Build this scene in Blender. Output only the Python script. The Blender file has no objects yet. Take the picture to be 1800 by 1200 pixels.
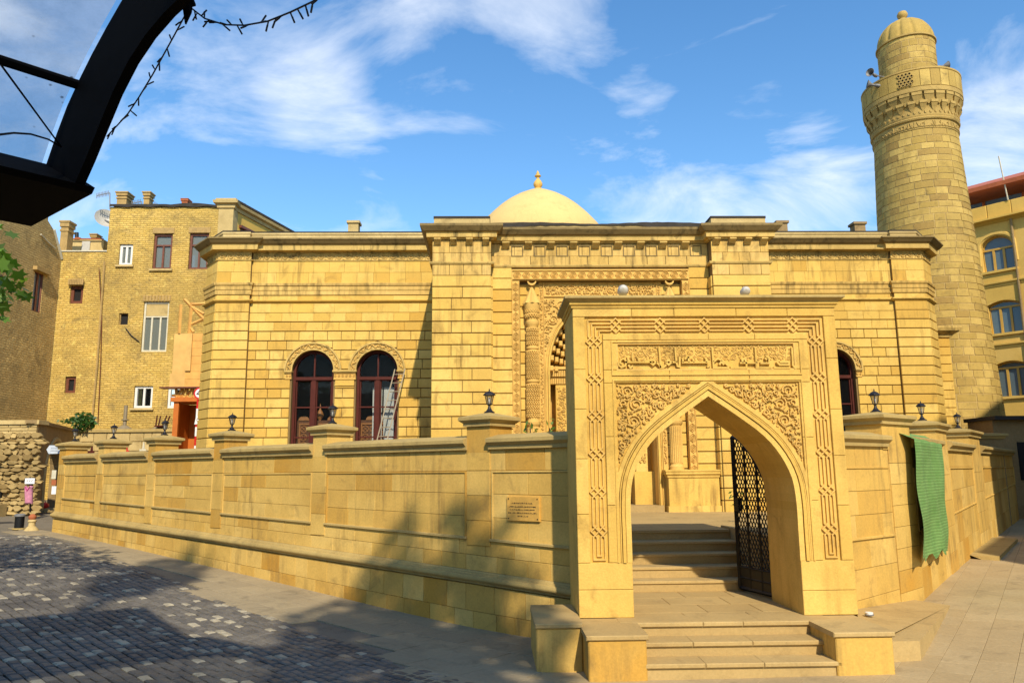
import bpy, math, random
import numpy as np
from mathutils import Matrix, Vector
random.seed(7); rng = np.random.default_rng(7)
SC = bpy.context.scene
COL = SC.collection

# ------------------------------------------------------------------ camera
FPX = 1346.0; EYE = 2.05
_p = math.radians(9.61); _y = math.radians(1.4); _r = math.radians(.504)
CF = np.array([math.sin(_y)*math.cos(_p), math.cos(_y)*math.cos(_p), math.sin(_p)])
_r0 = np.array([math.cos(_y), -math.sin(_y), 0.0]); _u0 = np.cross(_r0, CF)
CR = _r0*math.cos(_r) - _u0*math.sin(_r); CU = _u0*math.cos(_r) + _r0*math.sin(_r)
CP = np.array([0, 0, EYE])
cam = bpy.data.cameras.new('camera'); cam_o = bpy.data.objects.new('camera', cam); COL.objects.link(cam_o)
cam.sensor_width = 36; cam.lens = 36*FPX/1800; cam.clip_end = 3000; cam.clip_start = .05
cam_o.matrix_world = Matrix(((CR[0], CU[0], -CF[0], 0), (CR[1], CU[1], -CF[1], 0), (CR[2], CU[2], -CF[2], EYE), (0, 0, 0, 1)))
SC.camera = cam_o

# ------------------------------------------------------------------ sun, sky, exposure
SUNV = np.array([.2, -1.2, 1.0]); SUNV /= np.linalg.norm(SUNV)          # towards the sun
sun = bpy.data.lights.new('sun', 'SUN'); sun_o = bpy.data.objects.new('sun', sun); COL.objects.link(sun_o)
sun.energy = 5.0; sun.angle = math.radians(.8); sun.color = (1, .875, .67)
sun_o.rotation_euler = Vector(SUNV).to_track_quat('Z', 'Y').to_euler()
sun_o.location = (4, -20, 30)
W = bpy.data.worlds.new('World'); SC.world = W; W.use_nodes = True
nt = W.node_tree; nt.nodes.clear()
def N(nt, t, **k):
    n = nt.nodes.new(t)
    for a, b in k.items():
        if a.startswith('i_'):
            n.inputs[a[2:].replace('_', ' ')].default_value = b
        else: setattr(n, a, b)
    return n
def L(nt, a, b): nt.links.new(a, b)
out = N(nt, 'ShaderNodeOutputWorld'); bg = N(nt, 'ShaderNodeBackground'); bg.inputs[1].default_value = .15
sky = N(nt, 'ShaderNodeTexSky', sky_type='NISHITA', sun_disc=False)
sky.sun_elevation = math.asin(SUNV[2]); sky.sun_rotation = math.atan2(SUNV[0], SUNV[1])
sky.air_density = 1.15; sky.dust_density = .25; sky.ozone_density = 2.2
tc = N(nt, 'ShaderNodeTexCoord')
# clouds: thin streaked cloud from noise on the view direction projected on a cloud layer
sep = N(nt, 'ShaderNodeSeparateXYZ'); L(nt, tc.outputs['Generated'], sep.inputs[0])
zc = N(nt, 'ShaderNodeMath', operation='MAXIMUM'); zc.inputs[1].default_value = .06; L(nt, sep.outputs[2], zc.inputs[0])
zz = N(nt, 'ShaderNodeMath', operation='ADD'); zz.inputs[1].default_value = .22; L(nt, zc.outputs[0], zz.inputs[0])
dv = N(nt, 'ShaderNodeVectorMath', operation='DIVIDE'); L(nt, tc.outputs['Generated'], dv.inputs[0])
cmb = N(nt, 'ShaderNodeCombineXYZ')
for i in range(3): L(nt, zz.outputs[0], cmb.inputs[i])
L(nt, cmb.outputs[0], dv.inputs[1])
mp = N(nt, 'ShaderNodeMapping'); mp.inputs['Scale'].default_value = (1.0, 1.35, 0); mp.inputs['Rotation'].default_value = (0, 0, .3); mp.inputs['Location'].default_value = (5.3, 2.2, 0)
L(nt, dv.outputs[0], mp.inputs[0])
n1 = N(nt, 'ShaderNodeTexNoise', noise_dimensions='3D'); n1.inputs['Scale'].default_value = 2.3; n1.inputs['Detail'].default_value = 10; n1.inputs['Roughness'].default_value = .6; n1.inputs['Distortion'].default_value = .5
L(nt, mp.outputs[0], n1.inputs['Vector'])
# the cloud banks of that day: directions in which the cover is thicker
acc = None
for (u, v, rad, amp) in ((420, 60, 10, .11), (560, 180, 5, .12), (970, 0, 6.5, .17), (760, 30, 6, .07), (1125, 178, 3.2, .10), (1340, 310, 7, .10), (1450, 320, 5, .08), (1740, 270, 6, .12), (590, 270, 5, .06), (1760, 70, 4, .09), (-400, 100, 20, .12), (2300, 50, 18, .12), (900, -700, 24, .10), (3300, 500, 18, .10)):
    d = CF*FPX + CR*(u-900) - CU*(v-600); d = d/np.linalg.norm(d)
    dt = N(nt, 'ShaderNodeVectorMath', operation='DOT_PRODUCT'); L(nt, tc.outputs['Generated'], dt.inputs[0]); dt.inputs[1].default_value = tuple(d)
    mr_ = N(nt, 'ShaderNodeMapRange', interpolation_type='SMOOTHSTEP'); mr_.inputs['From Min'].default_value = math.cos(math.radians(rad)); mr_.inputs['From Max'].default_value = 1.; mr_.inputs['To Max'].default_value = amp
    L(nt, dt.outputs['Value'], mr_.inputs['Value'])
    if acc is None: acc = mr_.outputs[0]
    else:
        ad_ = N(nt, 'ShaderNodeMath', operation='ADD'); L(nt, acc, ad_.inputs[0]); L(nt, mr_.outputs[0], ad_.inputs[1]); acc = ad_.outputs[0]
mu = N(nt, 'ShaderNodeMath', operation='ADD'); L(nt, acc, mu.inputs[0]); L(nt, n1.outputs[0], mu.inputs[1])
rp = N(nt, 'ShaderNodeValToRGB'); L(nt, mu.outputs[0], rp.inputs[0])
rp.color_ramp.elements[0].position = .545; rp.color_ramp.elements[0].color = (0, 0, 0, 1)
rp.color_ramp.elements[1].position = .92; rp.color_ramp.elements[1].color = (.95, .95, .95, 1)
cl = N(nt, 'ShaderNodeMixRGB'); cl.inputs[2].default_value = (7.2, 7.5, 7.9, 1)
sat = N(nt, 'ShaderNodeHueSaturation'); sat.inputs['Saturation'].default_value = 1.26; sat.inputs['Value'].default_value = 1.28
L(nt, sky.outputs[0], sat.inputs['Color'])
L(nt, rp.outputs[0], cl.inputs[0]); L(nt, sat.outputs[0], cl.inputs[1]); L(nt, cl.outputs[0], bg.inputs[0]); L(nt, bg.outputs[0], out.inputs[0])
vs = SC.view_settings; vs.view_transform = 'Standard'; vs.look = 'None'; vs.gamma = 1; vs.use_curve_mapping = False
vs.exposure = 0.15
SC.cycles.max_bounces = 6; SC.cycles.diffuse_bounces = 3; SC.cycles.glossy_bounces = 2; SC.cycles.transparent_max_bounces = 8
SC.cycles.use_denoising = True

# ------------------------------------------------------------------ pixel helpers (photograph pixels, 1800 x 1200)
def ray(u, v): return CF*FPX + CR*(u-900) - CU*(v-600)
def atY(u, v, Y):
    d = ray(u, v); return CP + d*(Y/d[1])
def atZ(u, v, z):
    d = ray(u, v); return CP + d*((z-EYE)/d[2])
def px(P):
    q = np.asarray(P, float)-CP; w = q@CF; return 900+FPX*(q@CR)/w, 600-FPX*(q@CU)/w

# ------------------------------------------------------------------ mesh helpers
class Fr:
    """flat frame: a to the right, b up, c out of the wall"""
    def __init__(s, o, ea, eb=(0, 0, 1)):
        s.o = np.array(o, float); s.ea = np.array(ea, float); s.ea /= np.linalg.norm(s.ea)
        s.eb = np.array(eb, float); s.ec = np.cross(s.ea, s.eb)
    def w(s, a, b, c=0.): return s.o + s.ea*a + s.eb*b + s.ec*c
    def px(s, u, v, c=0.):
        d = ray(u, v); o = s.o+s.ec*c; t = ((o-CP)@s.ec)/(d@s.ec); q = CP+d*t-s.o
        return float(q@s.ea), float(q@s.eb)
class M:
    def __init__(s): s.v = []; s.f = []
    def add(s, vs, fs):
        k = len(s.v); s.v.extend([tuple(map(float, q)) for q in vs]); s.f.extend([tuple(i+k for i in f) for f in fs]); return s
    def box(s, fr, a0, a1, b0, b1, c0, c1):
        s.add([fr.w(a, b, c) for c in (c0, c1) for b in (b0, b1) for a in (a0, a1)],
              [(0, 2, 3, 1), (4, 5, 7, 6), (0, 1, 5, 4), (2, 6, 7, 3), (0, 4, 6, 2), (1, 3, 7, 5)]); return s
    def wbox(s, x0, x1, y0, y1, z0, z1): return s.box(WF, x0, x1, z0, z1, -y1, -y0)
    def block(s, fr, a0, a1, b0, b1, c0, c1, ch=.008):
        """box whose front edges are chamfered, open at the back"""
        R = [(a0, b0), (a1, b0), (a1, b1), (a0, b1)]; I = [(a0+ch, b0+ch), (a1-ch, b0+ch), (a1-ch, b1-ch), (a0+ch, b1-ch)]
        vs = [fr.w(a, b, c0) for a, b in R]+[fr.w(a, b, c1-ch) for a, b in R]+[fr.w(a, b, c1) for a, b in I]
        fs = []
        for k in (0, 4):
            for i in range(4): j = (i+1) % 4; fs.append((k+i, k+j, k+4+j, k+4+i))
        fs.append((8, 9, 10, 11)); s.add(vs, fs); return s
    def prism(s, fr, poly, c0, c1, ch=0., back=False):
        """polygon (counter-clockwise seen from the front) extruded from c0 to c1"""
        n = len(poly); P = np.array(poly, float)
        if ch:
            Q = offset_closed(P, -ch); vs = [fr.w(a, b, c0) for a, b in P]+[fr.w(a, b, c1-ch) for a, b in P]+[fr.w(a, b, c1) for a, b in Q]; lay = 2
        else: vs = [fr.w(a, b, c0) for a, b in P]+[fr.w(a, b, c1) for a, b in P]; lay = 1
        fs = [(k*n+i, k*n+(i+1) % n, k*n+n+(i+1) % n, k*n+n+i) for k in range(lay) for i in range(n)]
        fs.append(tuple(range(lay*n, lay*n+n)))
        if back: fs.append(tuple(range(n-1, -1, -1)))
        s.add(vs, fs); return s
    def ribbon(s, fr, pts, w, h, c0, closed=False, top=.6):
        """raised strip along a line on a wall"""
        P = np.array(pts, float); n = len(P)
        if n < 2: return s
        T = np.zeros_like(P)
        if closed: d = np.roll(P, -1, 0)-P; e = P-np.roll(P, 1, 0)
        else:
            d = np.vstack([P[1:]-P[:-1], P[-1:]-P[-2:-1]]); e = np.vstack([d[:1], d[:-1]])
        d = d/(np.linalg.norm(d, axis=1)[:, None]+1e-9); e = e/(np.linalg.norm(e, axis=1)[:, None]+1e-9)
        nd = np.c_[-d[:, 1], d[:, 0]]; ne = np.c_[-e[:, 1], e[:, 0]]
        m = nd+ne; m /= (np.linalg.norm(m, axis=1)[:, None]+1e-9); k = 1/np.clip((m*nd).sum(1), .5, 1); m *= k[:, None]
        ww = np.asarray(w, float)*np.ones(n)/2
        vs = []
        for i in range(n):
            for q, c in ((1, c0), (top, c0+h), (-top, c0+h), (-1, c0)):
                a, b = P[i]+m[i]*ww[i]*q; vs.append(fr.w(a, b, c))
        fs = []
        R = range(n if closed else n-1)
        for i in R:
            j = (i+1) % n
            for q in range(3): fs.append((i*4+q, i*4+q+1, j*4+q+1, j*4+q))
        if not closed: fs += [(3, 2, 1, 0), ((n-1)*4, (n-1)*4+1, (n-1)*4+2, (n-1)*4+3)]
        s.add(vs, fs); return s
    def tube(s, pts, r, n=6, cap=True):
        P = np.array(pts, float); m = len(P); rr = np.asarray(r, float)*np.ones(m)
        d = np.vstack([P[1:]-P[:-1], P[-1:]-P[-2:-1]]); d[1:-1] = P[2:]-P[:-2]
        up = np.array([0, 0, 1.]); vs = []
        if abs(d[0]@up)/np.linalg.norm(d[0]) > .95: up = np.array([0, 1., 0])
        x = None
        for i in range(m):
            t = d[i]/(np.linalg.norm(d[i])+1e-9)
            x = np.cross(t, up) if x is None else x-t*(x@t)
            x /= np.linalg.norm(x)+1e-9; y = np.cross(t, x)
            for k in range(n): q = 2*math.pi*k/n; vs.append(P[i]+rr[i]*(x*math.cos(q)+y*math.sin(q)))
        fs = [(i*n+k, i*n+(k+1) % n, (i+1)*n+(k+1) % n, (i+1)*n+k) for i in range(m-1) for k in range(n)]
        if cap: fs += [tuple(range(n-1, -1, -1)), tuple(range((m-1)*n, m*n))]
        s.add(vs, fs); return s
    def lathe(s, cx, cy, prof, n=24, flut=None, a0=0., a1=2*math.pi, z0=0.):
        full = abs(a1-a0-2*math.pi) < 1e-6; k = n if full else n+1; vs = []
        for r, z in prof:
            for i in range(k):
                q = a0+(a1-a0)*i/n; rr = r*(1 if flut is None else flut(q, z)); vs.append((cx+rr*math.cos(q), cy+rr*math.sin(q), z0+z))
        fs = [(j*k+i, j*k+(i+1) % k, (j+1)*k+(i+1) % k, (j+1)*k+i) for j in range(len(prof)-1) for i in range(k if full else k-1)]
        s.add(vs, fs); return s
    def sweep(s, path, prof, caps=True, zs=None):
        """profile (out, z) swept along a plan path; out is to the right of the walking direction"""
        P = np.array(path, float); n = len(P)
        d = P[1:]-P[:-1]; d /= np.linalg.norm(d, axis=1)[:, None]; nn = np.c_[d[:, 1], -d[:, 0]]
        m = np.vstack([nn[:1], nn[:-1]+nn[1:], nn[-1:]]) if n > 2 else np.vstack([nn, nn])
        m /= np.linalg.norm(m, axis=1)[:, None]
        for i in range(1, n-1): m[i] /= max(.35, m[i]@nn[i])
        k = len(prof); vs = [(*(P[i]+m[i]*o), z+(0 if zs is None else zs[i])) for i in range(n) for o, z in prof]
        fs = [(i*k+j, (i+1)*k+j, (i+1)*k+j+1, i*k+j+1) for i in range(n-1) for j in range(k-1)]
        if caps: fs += [tuple(range(k)), tuple(range((n-1)*k+k-1, (n-1)*k-1, -1))]
        s.add(vs, fs); return s
def offset_closed(P, d):
    """move every side of a counter-clockwise polygon outwards by d"""
    e = np.roll(P, -1, 0)-P; e /= np.linalg.norm(e, axis=1)[:, None]+1e-9; n1 = np.c_[e[:, 1], -e[:, 0]]; n0 = np.roll(n1, 1, 0)
    m = n0+n1; m /= np.linalg.norm(m, axis=1)[:, None]+1e-9; k = np.clip((m*n1).sum(1), .4, 1)
    return P+m*(d/k)[:, None]
def offset_open(pts, d):
    """parallel line on the left of the walking direction"""
    P = np.array(pts, float); e = P[1:]-P[:-1]; e /= np.linalg.norm(e, axis=1)[:, None]; n = np.c_[-e[:, 1], e[:, 0]]
    m = np.vstack([n[:1], n[:-1]+n[1:], n[-1:]]); m /= np.linalg.norm(m, axis=1)[:, None]
    for i in range(1, len(P)-1): m[i] /= max(.5, m[i]@n[i])
    return P+m*d
WF = Fr((0, 0, 0), (1, 0, 0))
WLOC = {}
def finish(o, parent, loc):
    COL.objects.link(o)
    if parent is not None:
        o.parent = parent; o.location = loc-WLOC[parent.name]
    else: o.location = loc
    WLOC[o.name] = np.array(loc, float)
    return o
def part(name, m, mat, parent=None, smooth=False, stuff=False, label=None):
    V = np.array(m.v); lo, hi = V.min(0), V.max(0); c = np.array([(lo[0]+hi[0])/2, (lo[1]+hi[1])/2, lo[2]])
    me = bpy.data.meshes.new(name); me.from_pydata((V-c).tolist(), [], m.f)
    mats = mat if isinstance(mat, (list, tuple)) else [mat]
    for q in mats: me.materials.append(q)
    if smooth: me.shade_smooth() if smooth is True else None
    o = bpy.data.objects.new(name, me)
    if smooth and smooth is not True:
        me.shade_smooth()
        try: me.set_sharp_from_angle(angle=math.radians(smooth))
        except Exception: pass
    finish(o, parent, c)
    if stuff: o['kind'] = 'stuff'
    if label: o['label'] = label
    return o
def thing(name, label, cat, loc=(0, 0, 0), group=None):
    o = bpy.data.objects.new(name, None); o.empty_display_size = .2
    finish(o, None, np.array(loc, float)); o['label'] = label; o['category'] = cat
    if group: o['group'] = group
    return o
def tag(o, label, cat, group=None):
    o['label'] = label; o['category'] = cat
    if group: o['group'] = group
    return o
def struct(o): o['kind'] = 'structure'; return o
def copytree(o, label, dl, parent=None, rz=0.):
    """copy of a thing with its parts, moved by dl"""
    c = o.copy(); COL.objects.link(c); c.parent = parent
    if parent is None:
        c.location = Vector(o.location)+Vector(dl); c['label'] = label; c.rotation_euler.z = o.rotation_euler.z+rz
    for ch in o.children: copytree(ch, None, None, c)
    return c
def pieces(name, blocks, mat, parent, limit=300, vis=None):
    """blocks: list of (centre, approx size m2, M); the ones that show largest are objects of their own"""
    sc = []
    for i, (c, ar, m) in enumerate(blocks):
        q = np.asarray(c)-CP; dep = q@CF; u, v = px(c) if dep > .3 else (-999, -999)
        ok = -20 < u < 1820 and -20 < v < 1215 and (vis is None or vis(u, v))
        sc.append((ar/dep**2 if ok else -1e-9*dep, i))
    sc.sort(reverse=True); rest = M()
    for k, (s, i) in enumerate(sc):
        m = blocks[i][2]
        if k < limit and s > 0: part(name, m, mat, parent)
        else: rest.add(m.v, m.f)
    if rest.v: part(name, rest, mat, parent, stuff=True)

# ------------------------------------------------------------------ materials
MATS = {}
def newmat(name):
    m = bpy.data.materials.new(name); m.use_nodes = True; nt = m.node_tree; nt.nodes.clear()
    o = N(nt, 'ShaderNodeOutputMaterial'); b = N(nt, 'ShaderNodeBsdfPrincipled'); L(nt, b.outputs[0], o.inputs[0])
    MATS[name] = m; return m, nt, b
def mixc(nt, f, a, b, mode='MIX'):
    n = N(nt, 'ShaderNodeMixRGB', blend_type=mode)
    for i, q in enumerate((f, a, b)):
        if isinstance(q, (int, float)): n.inputs[i].default_value = q
        elif isinstance(q, tuple): n.inputs[i].default_value = (*q, 1) if len(q) == 3 else q
        else: L(nt, q, n.inputs[i])
    return n.outputs[0]
def noise(nt, vec, scale, detail=4, rough=.55, dist=0.):
    n = N(nt, 'ShaderNodeTexNoise'); n.inputs['Scale'].default_value = scale; n.inputs['Detail'].default_value = detail
    n.inputs['Roughness'].default_value = rough; n.inputs['Distortion'].default_value = dist
    L(nt, vec, n.inputs['Vector']); return n.outputs[0]
def ramp(nt, x, p0, p1, c0=(0, 0, 0), c1=(1, 1, 1)):
    r = N(nt, 'ShaderNodeValToRGB'); r.color_ramp.elements[0].position = p0; r.color_ramp.elements[1].position = p1
    r.color_ramp.elements[0].color = (*c0, 1); r.color_ramp.elements[1].color = (*c1, 1); L(nt, x, r.inputs[0]); return r.outputs[0]
def pos(nt, scale=(1, 1, 1)):
    g = N(nt, 'ShaderNodeNewGeometry'); m = N(nt, 'ShaderNodeMapping'); m.inputs['Scale'].default_value = scale
    L(nt, g.outputs['Position'], m.inputs[0]); return m.outputs[0]
def rnd(nt):
    o = N(nt, 'ShaderNodeObjectInfo'); g = N(nt, 'ShaderNodeNewGeometry')
    a = N(nt, 'ShaderNodeMath', operation='ADD'); L(nt, o.outputs['Random'], a.inputs[0]); L(nt, g.outputs['Random Per Island'], a.inputs[1])
    f = N(nt, 'ShaderNodeMath', operation='FRACT'); L(nt, a.outputs[0], f.inputs[0]); return f.outputs[0]
def bump(nt, b, h, strength=.3, dist=.02):
    n = N(nt, 'ShaderNodeBump'); n.inputs['Strength'].default_value = strength; n.inputs['Distance'].default_value = dist
    L(nt, h, n.inputs['Height']); L(nt, n.outputs[0], b.inputs['Normal'])
def stone(name, c1, c2, stain=(.16, .11, .05), streak=.4, patch=.35, vary=.8, rough=.85, bs=.35, grain=38., deep=None, cover=0.):
    """cut limestone: tone differs from block to block, blotches, rain streaks, fine grain"""
    m, nt, b = newmat(name); P = pos(nt)
    col = mixc(nt, rnd(nt), c1, c2) if vary else mixc(nt, .5, c1, c2)
    if deep is not None:
        h = N(nt, 'ShaderNodeMath', operation='MULTIPLY'); r0 = rnd(nt); h.inputs[1].default_value = 7.31; L(nt, r0, h.inputs[0])
        h2 = N(nt, 'ShaderNodeMath', operation='FRACT'); L(nt, h.outputs[0], h2.inputs[0])
        col = mixc(nt, ramp(nt, h2.outputs[0], .72, .98), col, deep)
    n1 = noise(nt, P, 1.1, 5, .6, .4)
    col = mixc(nt, ramp(nt, n1, .42, .75), col, tuple(.72*q+.28*s for q, s in zip(c1, stain)))
    if patch:
        n4 = noise(nt, P, 2.7, 6, .65, .8); f = N(nt, 'ShaderNodeMath', operation='MULTIPLY'); f.inputs[1].default_value = patch
        L(nt, ramp(nt, n4, .55, .72), f.inputs[0]); col = mixc(nt, f.outputs[0], col, stain)
    if streak:
        n2 = noise(nt, pos(nt, (5, 5, .55)), 1.6, 4, .6, .2); n3 = noise(nt, P, .8, 2)
        f = N(nt, 'ShaderNodeMath', operation='MULTIPLY'); L(nt, ramp(nt, n2, .5-cover, .74-cover), f.inputs[0]); L(nt, ramp(nt, n3, .42-cover, .62-cover), f.inputs[1])
        f2 = N(nt, 'ShaderNodeMath', operation='MULTIPLY'); f2.inputs[1].default_value = streak; L(nt, f.outputs[0], f2.inputs[0])
        col = mixc(nt, f2.outputs[0], col, stain)
    g = noise(nt, P, grain, 6, .7); gg = ramp(nt, g, .3, .7, (.86, .86, .86), (1.08, 1.08, 1.08))
    col = mixc(nt, 1., col, gg, 'MULTIPLY')
    L(nt, col, b.inputs['Base Color']); b.inputs['Roughness'].default_value = rough; b.inputs['Specular IOR Level'].default_value = .25
    wv_ = N(nt, 'ShaderNodeMath', operation='MULTIPLY_ADD'); wv_.inputs[1].default_value = 1.6; L(nt, noise(nt, P, 7., 5, .6), wv_.inputs[0]); L(nt, g, wv_.inputs[2])
    bump(nt, b, wv_.outputs[0], bs, .008); return m
def plain(name, c, rough=.6, metal=0., var=.25, scale=9., bs=.0, spec=.4):
    m, nt, b = newmat(name); P = pos(nt); n = noise(nt, P, scale, 5, .6)
    col = mixc(nt, ramp(nt, n, .3, .75), c, tuple(q*(1-var) for q in c))
    L(nt, col, b.inputs['Base Color']); b.inputs['Roughness'].default_value = rough; b.inputs['Metallic'].default_value = metal
    b.inputs['Specular IOR Level'].default_value = spec
    if bs: bump(nt, b, noise(nt, P, scale*5, 4), bs, .01)
    return m
def brickmat(name, c1, c2, mortar, axis, bw, bh, ms=.012, bumpk=.6, dirt=(.2, .15, .07)):
    """far brickwork; axis 'x' or 'y' is the horizontal direction of the wall"""
    m, nt, b = newmat(name); g = N(nt, 'ShaderNodeNewGeometry'); s = N(nt, 'ShaderNodeSeparateXYZ'); L(nt, g.outputs['Position'], s.inputs[0])
    c = N(nt, 'ShaderNodeCombineXYZ'); L(nt, s.outputs[0 if axis == 'x' else 1], c.inputs[0]); L(nt, s.outputs[2], c.inputs[1])
    wob = noise(nt, pos(nt), 2.6, 5, .65); wv = N(nt, 'ShaderNodeVectorMath', operation='SCALE'); wv.inputs['Scale'].default_value = .10
    L(nt, wob, wv.inputs[0]); ad = N(nt, 'ShaderNodeVectorMath', operation='ADD'); L(nt, c.outputs[0], ad.inputs[0]); L(nt, wv.outputs[0], ad.inputs[1])
    t = N(nt, 'ShaderNodeTexBrick'); t.inputs['Scale'].default_value = 1; t.inputs['Brick Width'].default_value = bw; t.inputs['Row Height'].default_value = bh
    t.inputs['Mortar Size'].default_value = ms; t.inputs['Mortar Smooth'].default_value = .3; t.inputs['Bias'].default_value = 0
    for k, q in (('Color1', c1), ('Color2', c2), ('Mortar', mortar)): t.inputs[k].default_value = (*q, 1)
    L(nt, ad.outputs[0], t.inputs['Vector'])
    P = pos(nt); col = t.outputs[0]
    col = mixc(nt, ramp(nt, noise(nt, P, .55, 6, .65, .5), .40, .66), col, tuple(.55*q+.45*d for q, d in zip(c1, dirt))); col = mixc(nt, ramp(nt, noise(nt, P, 5., 6, .7), .56, .7), col, tuple(min(.8, q*1.25) for q in c2))
    f = N(nt, 'ShaderNodeMath', operation='MULTIPLY'); f.inputs[1].default_value = .75; L(nt, ramp(nt, noise(nt, P, 1.3, 8, .72, 1.2), .5, .72), f.inputs[0])
    col = mixc(nt, f.outputs[0], col, dirt)
    col = mixc(nt, ramp(nt, noise(nt, pos(nt, (1.2, 1.2, 9)), 3.2, 4, .7), .62, .74), col, tuple(q*.55 for q in c1))
    L(nt, col, b.inputs['Base Color']); b.inputs['Roughness'].default_value = .92; b.inputs['Specular IOR Level'].default_value = .15
    h = N(nt, 'ShaderNodeMath', operation='MULTIPLY_ADD'); h.inputs[1].default_value = -1.; L(nt, t.outputs['Fac'], h.inputs[0]); L(nt, noise(nt, P, 9, 6, .7), h.inputs[2])
    bump(nt, b, h.outputs[0], bumpk, .05); return m
def glass(name, tint=(.02, .025, .03), clear=.35, rough=.03):
    m, nt, b = newmat(name); o = [n for n in nt.nodes if n.type == 'OUTPUT_MATERIAL'][0]
    b.inputs['Base Color'].default_value = (*tint, 1); b.inputs['Roughness'].default_value = rough; b.inputs['Specular IOR Level'].default_value = .6
    t = N(nt, 'ShaderNodeBsdfTransparent'); x = N(nt, 'ShaderNodeMixShader'); x.inputs[0].default_value = clear
    L(nt, b.outputs[0], x.inputs[1]); L(nt, t.outputs[0], x.inputs[2]); L(nt, x.outputs[0], o.inputs[0])
    P = pos(nt); bump(nt, b, noise(nt, P, 1.2, 2), .05, .05); return m
Y1, Y2 = (.655, .42, .088), (.72, .497, .135)
S_MOSQ = stone('mosque_stone', Y1, Y2, (.26, .155, .04), .95, .5, deep=(.56, .33, .06))
S_STN = stone('rain_stained_stone', (.62, .40, .105), (.70, .48, .16), (.17, .11, .035), .85, .6, cover=.06)
S_TRIM = stone('weathered_trim_stone', (.56, .38, .11), (.64, .45, .15), (.06, .043, .018), 1., .85, vary=0)
S_BACK = stone('joint_stone', (.20, .13, .05), (.25, .17, .065), (.1, .07, .03), .2, .2, vary=0)
S_CARV = stone('carved_stone', (.66, .40, .095), (.70, .45, .13), (.24, .15, .05), .25, .25, vary=0)
S_GATE = stone('gateway_stone', (.615, .385, .078), (.71, .47, .122), (.36, .215, .05), .65, .65, grain=48, bs=.5)
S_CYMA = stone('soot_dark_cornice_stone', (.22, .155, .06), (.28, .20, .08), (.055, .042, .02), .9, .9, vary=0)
S_WALL = stone('enclosure_stone', (.60, .375, .085), (.69, .47, .14), (.24, .15, .05), 1., .55, deep=(.50, .265, .04))
S_COPE = stone('coping_stone', (.42, .30, .105), (.50, .365, .135), (.14, .105, .05), .5, .4, vary=0)
S_STEP = stone('step_stone', (.42, .29, .115), (.48, .34, .14), (.24, .165, .07), .1, .5)
S_MIN = stone('minaret_stone', (.42, .285, .07), (.56, .395, .115), (.15, .105, .04), .4, .7, grain=26, bs=.7, deep=(.33, .21, .06))
S_MORT = stone('pale_mortar', (.58, .42, .17), (.62, .46, .20), (.36, .27, .12), .2, .3, vary=0)
S_MCARV = stone('minaret_carved_stone', (.42, .285, .085), (.49, .34, .11), (.15, .105, .04), .3, .5, vary=0, bs=.6)
S_DOME = stone('dome_render', (.70, .49, .19), (.70, .49, .19), (.50, .33, .12), .5, .4, vary=0, bs=.2)
S_RUB = stone('rubble_stone', (.26, .18, .07), (.54, .40, .17), (.14, .10, .045), .1, .5, bs=.9, grain=14)
S_ASH = stone('old_ashlar', (.46, .34, .14), (.60, .46, .21), (.22, .15, .06), .4, .5, bs=.6)
S_SHADE = stone('dark_shaded_masonry', (.28, .19, .085), (.34, .24, .11), (.13, .09, .04), .4, .6, bs=.9, vary=0, grain=14)  # shade of turned-away walls put into the colour; also plain dark flues
S_HOTEL = stone('smooth_facade_stone', (.64, .41, .085), (.68, .45, .12), (.42, .27, .07), .2, .15)
BRK = brickmat('old_yellow_brick', (.60, .40, .095), (.72, .49, .14), (.50, .34, .095), 'x', .27, .088, .012, 1.)
BRK2 = brickmat('old_brown_brick', (.56, .39, .15), (.64, .46, .18), (.42, .30, .12), 'y', .27, .088, .012, .9)
BRK_D = plain('brick_trim', (.45, .30, .11), .9, 0, .35, 6, .5)
IRON = plain('black_iron', (.012, .012, .013), .45, .3, .3)
LAMPM = plain('lantern_metal', (.03, .028, .03), .5, .5, .4)
DKMET = plain('canopy_steel', (.0035, .0035, .004), .8, 0, .4, spec=.03)
WOODR = plain('varnished_red_wood', (.085, .016, .009), .6, 0, .35, 7, spec=.2)
WOODO = plain('orange_paint', (.52, .145, .015), .6, 0, .22, 5)
PLY = plain('plywood', (.70, .43, .13), .7, 0, .3, 2.2)
PLYB = plain('pine_board', (.74, .40, .10), .7, 0, .3, 4)
WHITEP = plain('white_paint', (.74, .74, .70), .5, 0, .15)
OLDP = plain('old_cream_paint', (.62, .58, .44), .6, 0, .25)
BRNP = plain('brown_window_paint', (.17, .055, .028), .5, 0, .35)
DARK = plain('dark_interior', (.014, .012, .011), .9, 0, .3)  # near-black colour stands for the shade in rooms, doorways and holes
INTW = plain('dark_room_plaster', (.05, .047, .042), .9)  # room walls near-black: the room's dimness is put into the colour
CARVW = plain('carved_walnut', (.36, .165, .05), .5, 0, .3)
CARVWD = plain('carved_walnut_ground', (.13, .055, .018), .6, 0, .3)
GLS = glass('window_glass', (.02, .022, .025), .88)
GLSB = glass('sky_glass', (.10, .15, .18), .15, .04)
GLSD = glass('dusty_glass', (.17, .19, .17), .25, .15)
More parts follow.
